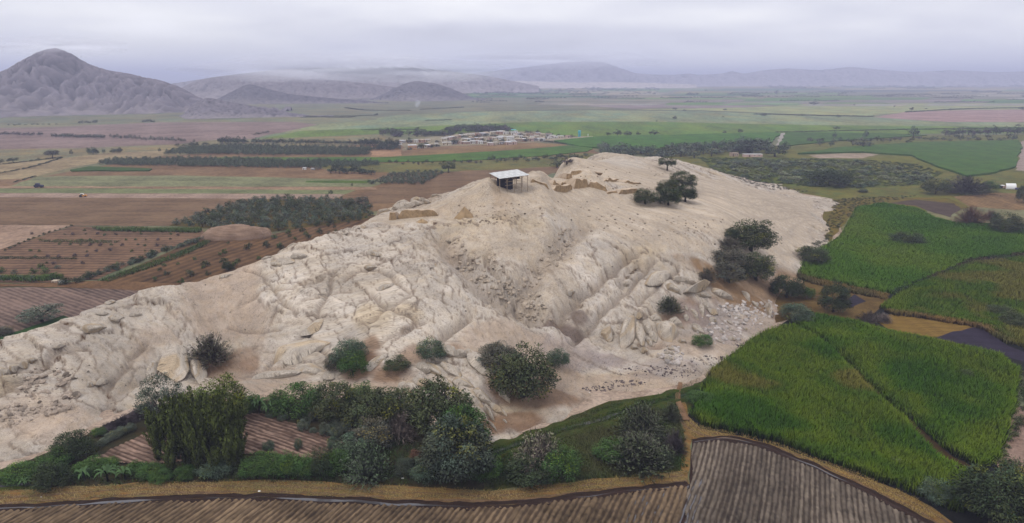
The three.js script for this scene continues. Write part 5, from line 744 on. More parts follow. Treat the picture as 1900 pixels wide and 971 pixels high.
channel('stream', 'grassy stream bending between the brown soil and the marsh', [[905, 846], [960, 826], [1005, 811], [1050, 797], [1110, 783], [1170, 760], [1250, 739], [1315, 722]], { wide: 0.8, bank: 2.2, high: 0.55, water: 0.22, mat: TURF, cat: 'stream', seed: 6, wob: 0.5 });
channel('roadside_ditch', 'dark roadside ditch below the banana plants', [[-60, 905], [0, 902], [90, 900]], { wide: 0.7, bank: 0.8, seed: 8, mat: TURF });
{ // water standing in some of the furrows
  const poly = ground2([[1168, 920], [1276, 905], [1300, 880], [1308, 900], [1290, 1008], [1146, 1008]]), r = rng(5);
  const c = FD[0], s = FD[1], A = poly.map(([x, z]) => [x * c + z * s, -x * s + z * c]), b0 = Math.min(...A.map((p) => p[1])), b1 = Math.max(...A.map((p) => p[1])), a0 = Math.min(...A.map((p) => p[0])), a1 = Math.max(...A.map((p) => p[0])), lines = [];
  for (let k = Math.floor(b0 / 0.74); k < b1 / 0.74; k++) { const run = []; for (let a = a0; a <= a1; a += 0.5) { const kk = noise(a * 0.35 + 9, (k + 0.5) * 0.74 * 0.25) * 0.08 + noise(a * 0.06, (k + 0.5) * 0.074 + 9) * 0.35, b = (k + 0.5 - kk) * 0.74, x = a * c - b * s, z = a * s + b * c; if (inside(poly, x, z)) run.push([x, z]); } if (run.length > 5 && r() < 0.85) lines.push(run.slice(Math.floor(r() * 3), run.length - Math.floor(r() * 6))); }
  if (lines.length) tag(mesh('furrow_water', mergeGeometries(lines.filter((l) => l.length > 3).map((l, i) => strip(l, (t) => 0.34 + 0.2 * noise(t * l.length * 0.3, i * 3), 0.20))), WATER, scene), 'grey water standing in the wettest furrows', 'water', null, 'structure');
}
tag(mesh('footpath', strip(along(ground2([[1262, 712], [1259, 728], [1259, 742], [1262, 758], [1274, 782]]), 0.7, 0.2, 3), (t) => 0.8 + 0.5 * t, 0.34), M(C(140, 108, 80), { map: cloneMap(T_SOIL, 0.2, 0.2) }), scene), 'narrow bare footpath crossing the stream', 'path', null, 'structure');
tag(mesh('reed_channel', strip(along(ground2([[1478, 606], [1530, 640], [1562, 668], [1600, 705], [1650, 755], [1700, 800], [1745, 840], [1788, 868]]), 1, 0.5, 5), (t) => 1.0 + 1.6 * t * t, 0.16), M(C(74, 54, 30), { map: cloneMap(T_SOIL, 0.2, 0.2) }), scene), 'brown trodden gap running between two near reed beds', 'path', null, 'structure');

// ---------------------------------------------------------------- reeds and grass: too many stalks to count, one object per bed
function tuft(seed, n, spread, wide, bend) {
  const r = rng(seed), bag = new Bag();
  for (let k = 0; k < n; k++) {
    const az = r() * 6.283, q = spread * Math.sqrt(r()), a2 = r() * 6.283, b = [Math.cos(az) * q, 0, Math.sin(az) * q], H = 0.65 + 0.35 * r(), l = bend * (0.3 + r()), e = [b[0] + Math.cos(a2) * l * 0.35, H * 0.62, b[2] + Math.sin(a2) * l * 0.35], f = [b[0] + Math.cos(a2) * l, H * (1 - 0.15 * r()), b[2] + Math.sin(a2) * l], w = wide * (0.7 + 0.6 * r()), s = [-Math.sin(a2) * w, Math.cos(a2) * w], n1 = unit([Math.cos(a2) * 0.3 + (r() - 0.5) * 0.5, 1, Math.sin(a2) * 0.3 + (r() - 0.5) * 0.5]), t0 = 0.45, t1 = 0.8 + 0.5 * r();
    const A = [b[0] - s[0], 0, b[2] - s[1]], B = [b[0] + s[0], 0, b[2] + s[1]], D = [e[0] - s[0] * 0.8, e[1], e[2] - s[1] * 0.8], E = [e[0] + s[0] * 0.8, e[1], e[2] + s[1] * 0.8];
    bag.tri(A, B, D, n1, [t0, t0, t0]); bag.tri(B, E, D, n1, [t1 * 0.8, t1 * 0.8, t1 * 0.8]); bag.tri(D, E, f, n1, [t1, t1, t1]);  // blade colour is made darker towards the foot
  }
  return bag.geometry();
}
const REED = tuft(3, 20, 0.46, 0.036, 0.36), GRASS = tuft(4, 16, 0.6, 0.035, 0.5), CLUMP = crown(5, { clumps: 8, leaves: 16, leaf: 0.2, size: 0.3, lobe: 0.3, from: -0.1, mix: 0.3 });
const BLADE = Matte({ specularIntensity: 0.0, vertexColors: true, side: THREE.DoubleSide });
function grow(name, label, cat, geo, pts, spacing, high, tones, { seed = 1, vary = 0.3, patch = 0.06, onto = surfaceAt, keep = 1, skip = null, wide = 1 } = {}) {
  const list = scatter(pts, spacing, seed, { jitter: 0.55, keep }).filter(([x, z]) => !skip || !skip(x, z)), m = shadows(new THREE.InstancedMesh(geo, BLADE, list.length)), d = new THREE.Object3D(), r = rng(seed + 50), col = new THREE.Color();
  list.forEach(([x, z, q], i) => {
    const h = high * (1 - vary / 2 + vary * r()) * (1 + 0.35 * fbm(x * 0.09, z * 0.09, 3)); d.position.set(x, onto(x, z) - 0.02, z); d.scale.set(high * wide, h, high * wide); d.rotation.y = r() * 6.283; d.updateMatrix(); m.setMatrixAt(i, d.matrix);
    const f = clamp(0.5 + fbm(x * patch + seed * 3, z * patch, 4) * 1.4, 0, 0.999) * (tones.length - 1), k = Math.floor(f), t = f - k, s = (0.85 + 0.3 * r()); col.setRGB(...[0, 1, 2].map((c) => lerp(tones[k][c], tones[k + 1][c], t) * s)); m.setColorAt(i, col);
  });
  m.name = numbered(name); scene.add(m); return tag(m, label, cat, null, 'stuff');
}
const GR = [[0.036, 0.090, 0.005], [0.060, 0.118, 0.006], [0.100, 0.142, 0.009], [0.056, 0.108, 0.007], [0.135, 0.126, 0.022]];
const GD = [[0.026, 0.060, 0.018], [0.042, 0.085, 0.018], [0.075, 0.105, 0.022]];
const chan = along(ground2([[1478, 606], [1530, 640], [1562, 668], [1600, 705], [1650, 755], [1700, 800], [1745, 840], [1788, 868]]), 1.5, 0.4, 5);
const offChannel = (x, z) => toLine(chan, x, z) < 0.95 + 1.3 * smooth(-120, -92, z);
grow('reed_bed', 'tall green reed bed nearest the grassy road, before the trodden gap', 'reeds', REED, [[1284, 774], [1306, 730], [1322, 694], [1420, 622], [1478, 606], [1562, 668], [1650, 755], [1745, 840], [1790, 872], [1812, 940], [1770, 950], [1735, 930], [1600, 880], [1450, 824], [1380, 806], [1310, 792]], 0.5, 1.9, GR, { seed: 2, skip: offChannel, patch: 0.07 });
grow('reed_bed', 'tall green reed bed on the far side of the trodden gap', 'reeds', REED, [[1478, 604], [1500, 588], [1600, 606], [1680, 626], [1740, 640], [1800, 652], [1850, 664], [1884, 690], [1876, 760], [1850, 850], [1800, 874], [1700, 800], [1562, 668]], 0.52, 2.0, GR.slice(0, 4), { seed: 3, skip: offChannel });
grow('reed_bed', 'green reed bed behind the flattened reeds and burnt patch', 'reeds', REED, [[2160, 452], [1800, 492], [1700, 532], [1634, 572], [1664, 582], [1700, 586], [1800, 602], [1834, 608], [1880, 636], [1905, 652], [2160, 660]], 0.7, 1.9, GR, { seed: 4, patch: 0.05 });
grow('reed_bed', 'broad rounded green reed bed below the white scrub edge', 'reeds', REED, [[1592, 386], [1640, 379], [1700, 388], [1735, 406], [1770, 416], [1880, 420], [2160, 430], [2160, 446], [1800, 482], [1750, 506], [1650, 546], [1580, 532], [1482, 512], [1502, 480], [1562, 440]], 0.85, 1.6, [[0.044, 0.106, 0.006], [0.060, 0.126, 0.007], [0.090, 0.142, 0.009]], { seed: 5, patch: 0.035, wide: 1.4 });
grow('dry_reeds', 'tan dry reeds along the edge of the flattened bed', 'reeds', REED, [[1640, 578], [1664, 580], [1700, 584], [1800, 600], [1842, 610], [1884, 640], [1870, 640], [1826, 613], [1798, 606], [1700, 590], [1660, 586]], 0.6, 1.6, [[0.22, 0.13, 0.04], [0.17, 0.11, 0.04], [0.12, 0.11, 0.03]], { seed: 6 });
grow('dry_reeds', 'tan dry reeds at the lower edge of the rounded bed', 'reeds', REED, [[1482, 512], [1580, 534], [1650, 548], [1640, 556], [1570, 544], [1480, 520]], 0.7, 1.3, [[0.17, 0.11, 0.03], [0.12, 0.09, 0.035], [0.09, 0.10, 0.03]], { seed: 7 });
grow('strip_of_scrub', 'reddish brown scrubby strip dividing the two far reed beds', 'scrub', CLUMP, [[1650, 546], [1752, 508], [1802, 484], [2160, 446], [2160, 456], [1800, 496], [1700, 536], [1660, 552]], 1.3, 1.7, [[0.04, 0.055, 0.025], [0.10, 0.06, 0.035], [0.05, 0.06, 0.03], [0.045, 0.07, 0.02]], { seed: 8 });
grow('marsh_grass', 'dense green marsh grass between stream and grassy road', 'grass', GRASS, [[900, 836], [940, 826], [1000, 806], [1060, 776], [1130, 750], [1250, 736], [1262, 762], [1268, 800], [1272, 868], [1150, 884], [900, 905]], 0.55, 0.55, [[0.03, 0.06, 0.014], [0.055, 0.075, 0.02], [0.075, 0.075, 0.03], [0.04, 0.07, 0.016]], { seed: 9, wide: 1.4 });
grow('stream_grass', 'bright green grass lining the stream banks', 'grass', GRASS, [[905, 838], [960, 818], [1005, 804], [1060, 784], [1110, 770], [1170, 748], [1250, 728], [1318, 712], [1320, 728], [1250, 748], [1170, 768], [1110, 792], [1050, 804], [1000, 822], [905, 852]], 0.5, 0.5, [[0.028, 0.075, 0.012], [0.045, 0.095, 0.014], [0.06, 0.08, 0.02]], { seed: 10, onto: (x, z) => surfaceAt(x, z) + 0.2, keep: 0.85 });
grow('verge_grass', 'patchy yellow grass on the grassy road verges', 'grass', GRASS, [[-60, 916], [150, 904], [450, 894], [700, 902], [930, 912], [1150, 888], [1276, 876], [1278, 892], [1050, 916], [950, 928], [700, 926], [450, 916], [250, 922], [-60, 942]], 0.55, 0.34, [[0.26, 0.19, 0.06], [0.32, 0.22, 0.09], [0.17, 0.15, 0.05], [0.34, 0.24, 0.10]], { seed: 11, keep: 0.7, wide: 2 });
grow('verge_grass', 'patchy yellow grass on the road beside the near reeds', 'grass', GRASS, [[1268, 770], [1300, 792], [1380, 806], [1450, 826], [1600, 882], [1700, 928], [1760, 966], [1720, 962], [1600, 898], [1480, 846], [1400, 818], [1330, 808], [1284, 812]], 0.5, 0.34, [[0.28, 0.19, 0.055], [0.33, 0.23, 0.08], [0.20, 0.16, 0.05]], { seed: 12, keep: 0.7, wide: 2 });
grow('bank_grass', 'leafy green weeds under the trees along the hill foot', 'weeds', GRASS, [[-60, 890], [60, 860], [130, 838], [150, 862], [300, 866], [460, 850], [600, 860], [640, 830], [700, 800], [800, 830], [880, 850], [900, 900], [700, 898], [450, 892], [200, 900], [0, 906]], 0.75, 0.6, [[0.03, 0.055, 0.015], [0.05, 0.07, 0.02], [0.035, 0.06, 0.02]], { seed: 13, wide: 1.6, keep: 0.8 });
grow('edge_scrub', 'tangled olive scrub between the reeds and the sandy ground', 'scrub', CLUMP, [[1884, 690], [1930, 700], [1900, 780], [1876, 850], [1850, 880], [1850, 855], [1872, 760]], 1.2, 1.0, [[0.05, 0.065, 0.025], [0.09, 0.09, 0.04], [0.12, 0.10, 0.06]], { seed: 30, wide: 1.5, keep: 0.8 });
grow('foot_weeds', 'straggling weeds along the line where sand meets reeds', 'weeds', GRASS, [[1262, 722], [1318, 692], [1372, 654], [1426, 618], [1450, 590], [1462, 606], [1420, 632], [1320, 706], [1270, 734]], 0.9, 0.5, [[0.07, 0.075, 0.03], [0.10, 0.085, 0.045], [0.05, 0.07, 0.02]], { seed: 14, keep: 0.5, wide: 1.6 });
grow('dry_scrub', 'low grey green scrub along the sandy edge of the hill', 'scrub', CLUMP, [[1548, 372], [1600, 366], [1700, 364], [1650, 376], [1590, 388], [1560, 420], [1520, 470], [1500, 496], [1486, 480], [1528, 440], [1540, 400]], 1.9, 0.8, [[0.09, 0.085, 0.05], [0.065, 0.075, 0.035], [0.12, 0.095, 0.055]], { seed: 15, keep: 0.55, wide: 1.8 });
grow('dry_scrub', 'low dark scrub behind the hilltop trees', 'scrub', CLUMP, [[1290, 330], [1340, 330], [1420, 344], [1500, 356], [1440, 360], [1350, 352], [1290, 345]], 2.2, 0.8, [[0.075, 0.07, 0.05], [0.06, 0.065, 0.04], [0.09, 0.075, 0.055]], { seed: 16, keep: 0.5, wide: 1.8 });
grow('meadow_grass', 'uneven olive grass and low scrub of the wild meadow', 'grass', CLUMP, [[1296, 293], [1480, 295], [1600, 297], [1700, 305], [1750, 322], [1700, 345], [1560, 350], [1470, 345], [1380, 336], [1330, 320]], 3.4, 1.0, [[0.055, 0.07, 0.025], [0.085, 0.10, 0.03], [0.12, 0.115, 0.035], [0.06, 0.075, 0.03]], { seed: 17, keep: 0.8, wide: 3, patch: 0.02 });
grow('crop_leaves', 'bright green crop in the narrow strip across the row field', 'crop', GRASS, [[172, 424], [372, 426], [370, 433], [190, 430]], 0.9, 1.3, [[0.05, 0.09, 0.02], [0.075, 0.11, 0.025]], { seed: 18, wide: 1.2 });
grow('crop_leaves', 'dark green crop strip at the near end of the row field', 'crop', GRASS, [[-20, 514], [70, 515], [114, 511], [114, 520], [66, 524], [-20, 521]], 0.8, 1.2, [[0.03, 0.07, 0.015], [0.06, 0.10, 0.02]], { seed: 19, wide: 1.2 });
grow('crop_leaves', 'green crop along the lower side of the diagonal hedge', 'crop', GRASS, [[200, 524], [270, 502], [340, 476], [390, 452], [384, 446], [330, 470], [250, 498], [180, 522]], 0.9, 0.9, [[0.035, 0.07, 0.018], [0.06, 0.09, 0.02]], { seed: 20, wide: 1.4 });
grow('crop_leaves', 'thin broken green strip in the middle of the row field', 'crop', GRASS, [[70, 446], [150, 446], [222, 448], [220, 452], [150, 453], [80, 450]], 1.0, 0.8, [[0.05, 0.08, 0.02], [0.075, 0.09, 0.03]], { seed: 21, wide: 1.2, keep: 0.8 });
grow('crop_leaves', 'dark level green strip low in the row field', 'crop', GRASS, [[-20, 477], [60, 478], [140, 480], [140, 483], [-20, 482]], 0.9, 0.7, [[0.03, 0.05, 0.018], [0.045, 0.07, 0.02]], { seed: 22, wide: 1.3 });
// ---------------------------------------------------------------- boulders: [u1, v1, u2, v2, width in pixels] along the long axis
function rockShape(seed, lump = 0.18) {
  const g = mergeVertices(new THREE.IcosahedronGeometry(1, 9).deleteAttribute('uv').deleteAttribute('normal'), 1e-4), p = g.attributes.position, col = [], r = rng(seed), cuts = Array.from({ length: 13 }, () => { const n = unit([r() - 0.5, (r() - 0.5) * 0.9, r() - 0.5]); return [...n, 0.60 + 0.28 * r()]; });
  for (let i = 0; i < p.count; i++) {
    let x = p.getX(i), y = p.getY(i), z = p.getZ(i); const q = 1 + lump * fbm(x * 1.3 + seed * 7, z * 1.3 + y * 1.7, 3) + 0.03 * fbm(x * 7 + seed, z * 7 + y * 5, 3); x *= q; y *= q; z *= q;
    for (const [a, b, c, d] of cuts) { const s = x * a + y * b + z * c; if (s > d) { const k = (s - d) * 0.93; x -= a * k; y -= b * k; z -= c * k; } }
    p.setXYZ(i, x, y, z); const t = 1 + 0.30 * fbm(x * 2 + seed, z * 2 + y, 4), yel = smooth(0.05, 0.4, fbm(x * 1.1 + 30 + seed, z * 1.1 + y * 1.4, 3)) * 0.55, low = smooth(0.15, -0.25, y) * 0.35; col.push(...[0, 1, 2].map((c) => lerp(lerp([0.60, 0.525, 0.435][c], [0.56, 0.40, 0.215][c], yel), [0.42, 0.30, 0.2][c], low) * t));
  }
  g.setAttribute('color', new THREE.Float32BufferAttribute(col, 3)); g.setAttribute('uv', new THREE.Float32BufferAttribute(new Float32Array(p.count * 2).map((_, i) => (i % 2 ? p.getZ(i >> 1) + p.getY(i >> 1) : p.getX(i >> 1)) * 0.25), 2)); g.computeVertexNormals(); return g;
}
const ROCKS = range(8, (i) => rockShape(301 + i));
const ROCK_MAT = Matte({ color: color([0.78, 0.77, 0.75]), vertexColors: true, map: T_ROCK, bumpMap: T_ROCKB, bumpScale: 0.25 }), ROCK_DARK = Matte({ color: color([0.5, 0.46, 0.42]), vertexColors: true, map: T_ROCK, bumpMap: T_ROCKB, bumpScale: 0.25 });
let rocks = 0;
function onRock(u, v) { let p; for (let k = 0; k < 14; k++) { p = onHill(u, v + k * 2); if (hillAt(p[0], p[2]) > 0.1 && p[3] < 0.3) break; } return p; }       // a spot on the skyline is taken a little lower
function boulder(label, group, [u1, v1, u2, v2, w], { up = 0.55, sink = 0.3, mat = ROCK_MAT, name = 'boulder' } = {}) {
  const a = onRock(u1, v1), b = onRock(u2, v2), A = new THREE.Vector3(a[0], a[1], a[2]), B = new THREE.Vector3(b[0], b[1], b[2]), L = A.distanceTo(B), W = w * (a[3] + b[3]) / 2;
  const m = mesh(name, ROCKS[rocks % ROCKS.length], mat, scene), dir = L > 0.05 ? B.clone().sub(A).normalize() : new THREE.Vector3(1, 0, 0), mid = A.clone().add(B).multiplyScalar(0.5);
  const e = 1.2, n = new THREE.Vector3(surfaceAt(mid.x - e, mid.z) - surfaceAt(mid.x + e, mid.z), 2 * e, surfaceAt(mid.x, mid.z - e) - surfaceAt(mid.x, mid.z + e)).normalize(), side = new THREE.Vector3().crossVectors(dir, n).normalize(), upv = new THREE.Vector3().crossVectors(side, dir).normalize();
  m.quaternion.setFromRotationMatrix(new THREE.Matrix4().makeBasis(dir, upv, side)); const H = Math.max(W, 0.4 * L) * up;
  m.scale.set(Math.max(L, W) * 0.58, H, W * 0.58); m.position.copy(mid).addScaledVector(upv, H * (0.5 - sink) * 0.9); rocks++;
  return tag(m, label, 'boulder', group);
}
function heap(phrase, group, list, opt) { list.sort((p, q) => Math.max(q[1], q[3]) - Math.max(p[1], p[3])).forEach((b, i) => boulder(`${ORD[i] ?? i + 1} ${b[5] ?? 'pale rounded'} rock of ${phrase}, counted uphill`, group, b, opt)); }
const big = (label, b, o) => boulder(label, null, b, o);
big('yellowish egg shaped boulder standing apart beside the split boulders', [1128, 611, 1126, 634, 21], { up: 0.8 });
big('large cream slab at the outer side of the split boulders', [1174, 594, 1155, 645, 30]);
big('long orange stained slab between the split boulders', [1181, 602, 1192, 643, 16]);
big('cream block wedged above the cracked pair of boulders', [1197, 600, 1206, 622, 17]);
big('upper white half of the cracked pair of boulders', [1209, 617, 1217, 636, 14]);
big('lower white half of the cracked pair of boulders', [1199, 628, 1211, 643, 11]);
big('biggest yellow white boulder, next to the overhanging one', [1226, 602, 1247, 634, 34], { up: 0.6 });
big('overhanging tan boulder tilted above the biggest one', [1240, 592, 1266, 609, 18], { up: 0.75 });
big('small yellowish stone lying just below the orange slab', [1190, 652, 1202, 653, 12], { up: 0.8 });
big('small ochre block at the lower corner of the cream slab', [1169, 646, 1184, 647, 9], { up: 0.7 });
big('flat pinkish rock lying below the biggest yellow white boulder', [1238, 648, 1262, 650, 9]);
big('pale rock downhill of the flat pinkish one', [1234, 656, 1250, 658, 10]);
big('pale round stone lowest on the dark stony shore', [1236, 668, 1249, 668, 10], { up: 0.7 });
heap('the row above the split boulders', 'boulders above the split boulders', [[1207, 586, 1227, 598, 18], [1176, 584, 1192, 590, 16], [1166, 590, 1178, 606, 12], [1216, 598, 1228, 606, 10]]);
heap('the stones on brown soil', 'boulders on the brown soil', [[1255, 580, 1270, 577, 9], [1271, 567, 1275, 577, 6], [1272, 585, 1274, 597, 9], [1283, 574, 1296, 594, 9], [1300, 564, 1304, 588, 9], [1305, 563, 1314, 576, 10], [1313, 576, 1332, 585, 14], [1316, 596, 1328, 596, 12], [1282, 607, 1306, 619, 14], [1258, 634, 1274, 636, 11], [1284, 603, 1300, 608, 6]]);
heap('the white stones on grey scree', 'boulders on the grey scree', [[1352, 630, 1364, 631, 9], [1380, 611, 1388, 612, 6], [1335, 616, 1342, 617, 6], [1348, 596, 1358, 602, 6], [1362, 588, 1374, 592, 6], [1330, 632, 1340, 636, 6], [1378, 541, 1392, 560, 12], [1366, 600, 1374, 603, 5], [1352, 612, 1362, 614, 6], [1395, 560, 1408, 572, 7], [1420, 566, 1430, 572, 7]]);
big('long pointed white slab at the edge of the ochre soil', [1317, 538, 1357, 556, 13]);
big('thick layered rock overhanging the dry bush', [1272, 545, 1314, 526, 17], { up: 0.6 });
big('square pale rock above the dry bush', [1236, 530, 1264, 546, 18]);
big('jointed yellowish rock below the overhanging layered one', [1292, 548, 1318, 551, 9]);
big('pale block uphill of the overhanging layered rock', [1250, 520, 1290, 528, 12]);
big('tan rounded ridge of rock facing the gully', [1200, 530, 1240, 505, 26], { up: 0.4 });
big('tan boulder set in the fold above the gully mouth', [1052, 548, 1064, 540, 12]);
big('dark topped block in the upper fold of the rock', [1158, 532, 1166, 526, 10], { up: 0.8 });
heap('the dark upper fold', 'stones of the upper fold', [[1162, 518, 1168, 514, 6], [1170, 509, 1176, 505, 6], [1176, 502, 1182, 498, 5]], { up: 0.8, mat: ROCK_DARK });
// boulder heap beside the big trees
big('grey rounded boulder at the top of the boulder heap', [825, 647, 845, 661, 20], { up: 0.7 });
big('brown capped boulder overhanging near the top of the heap', [842, 660, 866, 661, 16], { up: 0.7 });
big('largest smooth white slab of the boulder heap', [872, 658, 912, 700, 34], { up: 0.4 });
big('pale flat slab leading down to the largest white slab', [862, 652, 880, 668, 16]);
heap('the pale slabs stepping down the heap', 'slabs stepping down the heap', [[797, 662, 830, 672, 13, 'pale cracked'], [776, 680, 802, 690, 22], [790, 676, 830, 700, 20], [818, 674, 854, 700, 20], [838, 704, 875, 718, 18, 'tan undercut'], [815, 706, 848, 724, 17], [770, 706, 806, 716, 20]], { up: 0.42 });
big('domed pale boulder behind the feathery tall tree', [735, 726, 780, 724, 30], { up: 0.5 });
big('long orange brown slab sloping toward the weeping tree', [846, 720, 896, 754, 24], { up: 0.4 });
big('thin ochre slab beside the long orange brown one', [876, 720, 914, 754, 15], { up: 0.45 });
big('smooth white tongue of rock near the brown soil', [912, 754, 938, 773, 12]);
heap('the red soil', 'slabs in the red soil', [[884, 760, 906, 784, 8, 'thin white'], [898, 756, 918, 782, 9, 'thin white'], [906, 784, 922, 801, 4, 'thin white'], [904, 796, 912, 806, 6, 'thin white'], [934, 780, 940, 786, 5, 'small white']], { up: 0.5 });
big('grey brown boulder half hidden by the widest tree', [912, 670, 930, 672, 15], { up: 0.7 });
big('grey slab leaning beside the trunk of the widest tree', [926, 716, 944, 746, 17]);
// dome and ridge
big('big white slab beside the large half dry bush', [327, 648, 322, 708, 48], { up: 0.22 });
big('tapered white slab between big slab and half dry bush', [364, 662, 372, 712, 26], { up: 0.25 });
big('upright whitish slab next to the big white slab', [286, 672, 278, 706, 18], { up: 0.3 });
heap('the smooth dome foot', 'smooth slabs at the foot of the dome', [[503, 668, 602, 640, 46, 'broad smooth'], [549, 684, 602, 688, 24], [598, 700, 634, 690, 24], [472, 702, 556, 692, 20], [678, 690, 716, 656, 20], [560, 622, 600, 596, 26]], { up: 0.2 });
heap('the lower ridge', 'knobs on the lower ridge', [[200, 594, 228, 588, 24], [178, 584, 200, 582, 16], [150, 612, 196, 606, 26], [240, 586, 262, 584, 12], [196, 566, 212, 560, 14]], { up: 0.35 });
heap('the dome blocks', 'blocks perched on the dome', [[664, 425, 680, 423, 8, 'flat perched'], [633, 435, 647, 433, 6, 'flat perched'], [682, 468, 706, 474, 14, 'square cream'], [676, 497, 700, 495, 13, 'square tan'], [500, 490, 546, 486, 20, 'broad domed'], [540, 478, 568, 476, 14], [532, 456, 550, 450, 6, 'flat perched'], [486, 478, 506, 472, 6, 'flat perched'], [404, 516, 430, 510, 10], [702, 538, 734, 528, 15, 'square tan'], [800, 498, 820, 488, 10]], { up: 0.4 });
heap('the outcrop below the shelter', 'outcrop below the shelter mound', [[740, 364, 758, 363, 10], [764, 362, 779, 361, 9], [766, 371, 782, 370, 9], [730, 376, 760, 374, 11], [734, 388, 770, 384, 13], [762, 380, 784, 379, 10], [776, 372, 792, 371, 6], [800, 365, 817, 363, 6], [728, 390, 742, 384, 12], [700, 398, 728, 392, 9], [784, 378, 800, 376, 8]], { up: 0.6 });
heap('the ledge at the hill end', 'blocks of the ledge', [[0, 696, 16, 690, 20, 'tan square'], [18, 688, 34, 682, 16, 'tan square'], [36, 682, 50, 676, 16, 'tan square'], [52, 672, 66, 666, 12, 'tan square'], [96, 648, 120, 640, 8, 'tan square'], [176, 716, 200, 706, 14, 'tan square'], [160, 716, 172, 716, 12, 'pale upright']], { up: 0.6 });
{ // loose rubble: far too many stones to count
  const r = rng(404), G3 = range(2, (i) => { const g = new THREE.IcosahedronGeometry(1, 1); const p = g.attributes.position; for (let k = 0; k < p.count; k++) { const q = 0.8 + 0.4 * hash2(Math.round(p.getX(k) * 50) + i * 77, Math.round(p.getY(k) * 50) * 31 + Math.round(p.getZ(k) * 50)); p.setXYZ(k, p.getX(k) * q, p.getY(k) * q * 0.75, p.getZ(k) * q); } g.computeVertexNormals(); return g; });
  const rubble = (label, spots, tone, dark, i = 0) => { const m = shadows(new THREE.InstancedMesh(G3[i % 2], M([1, 1, 1], { key: 'rubble', map: T_ROCK }), spots.length)), d = new THREE.Object3D(); spots.forEach(([x, z, s], k) => { d.position.set(x, surfaceAt(x, z) + s * 0.15, z); d.scale.set(s * (0.7 + 0.7 * r()), s * (0.5 + 0.5 * r()), s * (0.7 + 0.6 * r())); d.rotation.set(r() * 0.6, r() * 6.28, r() * 0.6); d.updateMatrix(); m.setMatrixAt(k, d.matrix); const t = 0.75 + 0.45 * r(), q = r() < dark ? 0.5 : 1; m.setColorAt(k, new THREE.Color().setRGB(tone[0] * t * q, tone[1] * t * q, tone[2] * t * q)); }); m.name = numbered('rubble'); scene.add(m); tag(m, label, 'rubble', null, 'stuff'); };
  const around = (pts, n, wide, s0, s1) => { const L = lineOf(pts), c = along(L, 0.5), out = []; for (let k = 0; k < n; k++) { const p = c[Math.floor(r() * c.length)], a = r() * 6.28, q = wide * Math.pow(r(), 0.7); out.push([p[0] + Math.cos(a) * q, p[1] + Math.sin(a) * q, s0 + (s1 - s0) * Math.pow(r(), 2.5)]); } return out; };
  const blob = (list, n, s0, s1) => { const out = []; for (let k = 0; k < n; k++) { const [u, v, a, b] = list[Math.floor(r() * list.length)], g = r() * 6.28, q = Math.sqrt(r()), p = onHill(u + Math.cos(g) * q * a, v + Math.sin(g) * q * b); out.push([p[0], p[2], s0 + (s1 - s0) * Math.pow(r(), 3)]); } return out; };
  rubble('brown broken stones along the two gullies in the rock', [...around([[836, 446], [860, 480], [890, 508], [922, 536], [960, 562], [1010, 590]], 240, 2.6, 0.10, 0.6), ...around([[1064, 432], [1040, 462], [1016, 490], [996, 512], [978, 545], [990, 575]], 260, 2.2, 0.1, 0.6), ...around([[905, 476], [925, 506], [950, 545]], 120, 1.6, 0.1, 0.5)], [0.36, 0.295, 0.225], 0.05);
  rubble('heap of broken pale stones at the low end of the hill', [...blob([[70, 740, 40, 30], [100, 760, 30, 12], [60, 715, 20, 26], [30, 770, 40, 20], [130, 735, 16, 6], [90, 700, 50, 20]], 340, 0.10, 0.7)], [0.32, 0.26, 0.205], 0.12, 1);
  rubble('white stones strewn over the grey scree', blob([[1350, 600, 50, 36], [1390, 585, 36, 26], [1330, 620, 40, 20], [1420, 575, 26, 16], [1360, 575, 30, 12], [1245, 660, 24, 18]], 620, 0.12, 0.6), [0.42, 0.375, 0.34], 0.08);
  rubble('dark pebbles along the shore line at the foot of the hill', blob([[1200, 690, 60, 10], [1160, 712, 40, 6], [1260, 690, 40, 12], [1320, 670, 40, 10], [1110, 722, 30, 5], [1390, 640, 30, 8]], 420, 0.1, 0.32), [0.14, 0.11, 0.105], 0.3, 1);
  rubble('small stones scattered over the whole rocky slope', [...blob([[300, 620, 260, 100], [640, 560, 220, 120], [1000, 520, 200, 100], [1220, 480, 140, 70], [960, 440, 160, 30], [160, 700, 140, 70]], 450, 0.05, 0.26)], [0.30, 0.25, 0.19], 0.2);
  rubble('small stones scattered on the sandy hilltop', blob([[1020, 390, 200, 20], [1200, 420, 120, 20], [1300, 430, 80, 30], [1150, 330, 100, 26], [900, 400, 60, 20]], 500, 0.08, 0.4), [0.28, 0.22, 0.16], 0.2, 1);
}
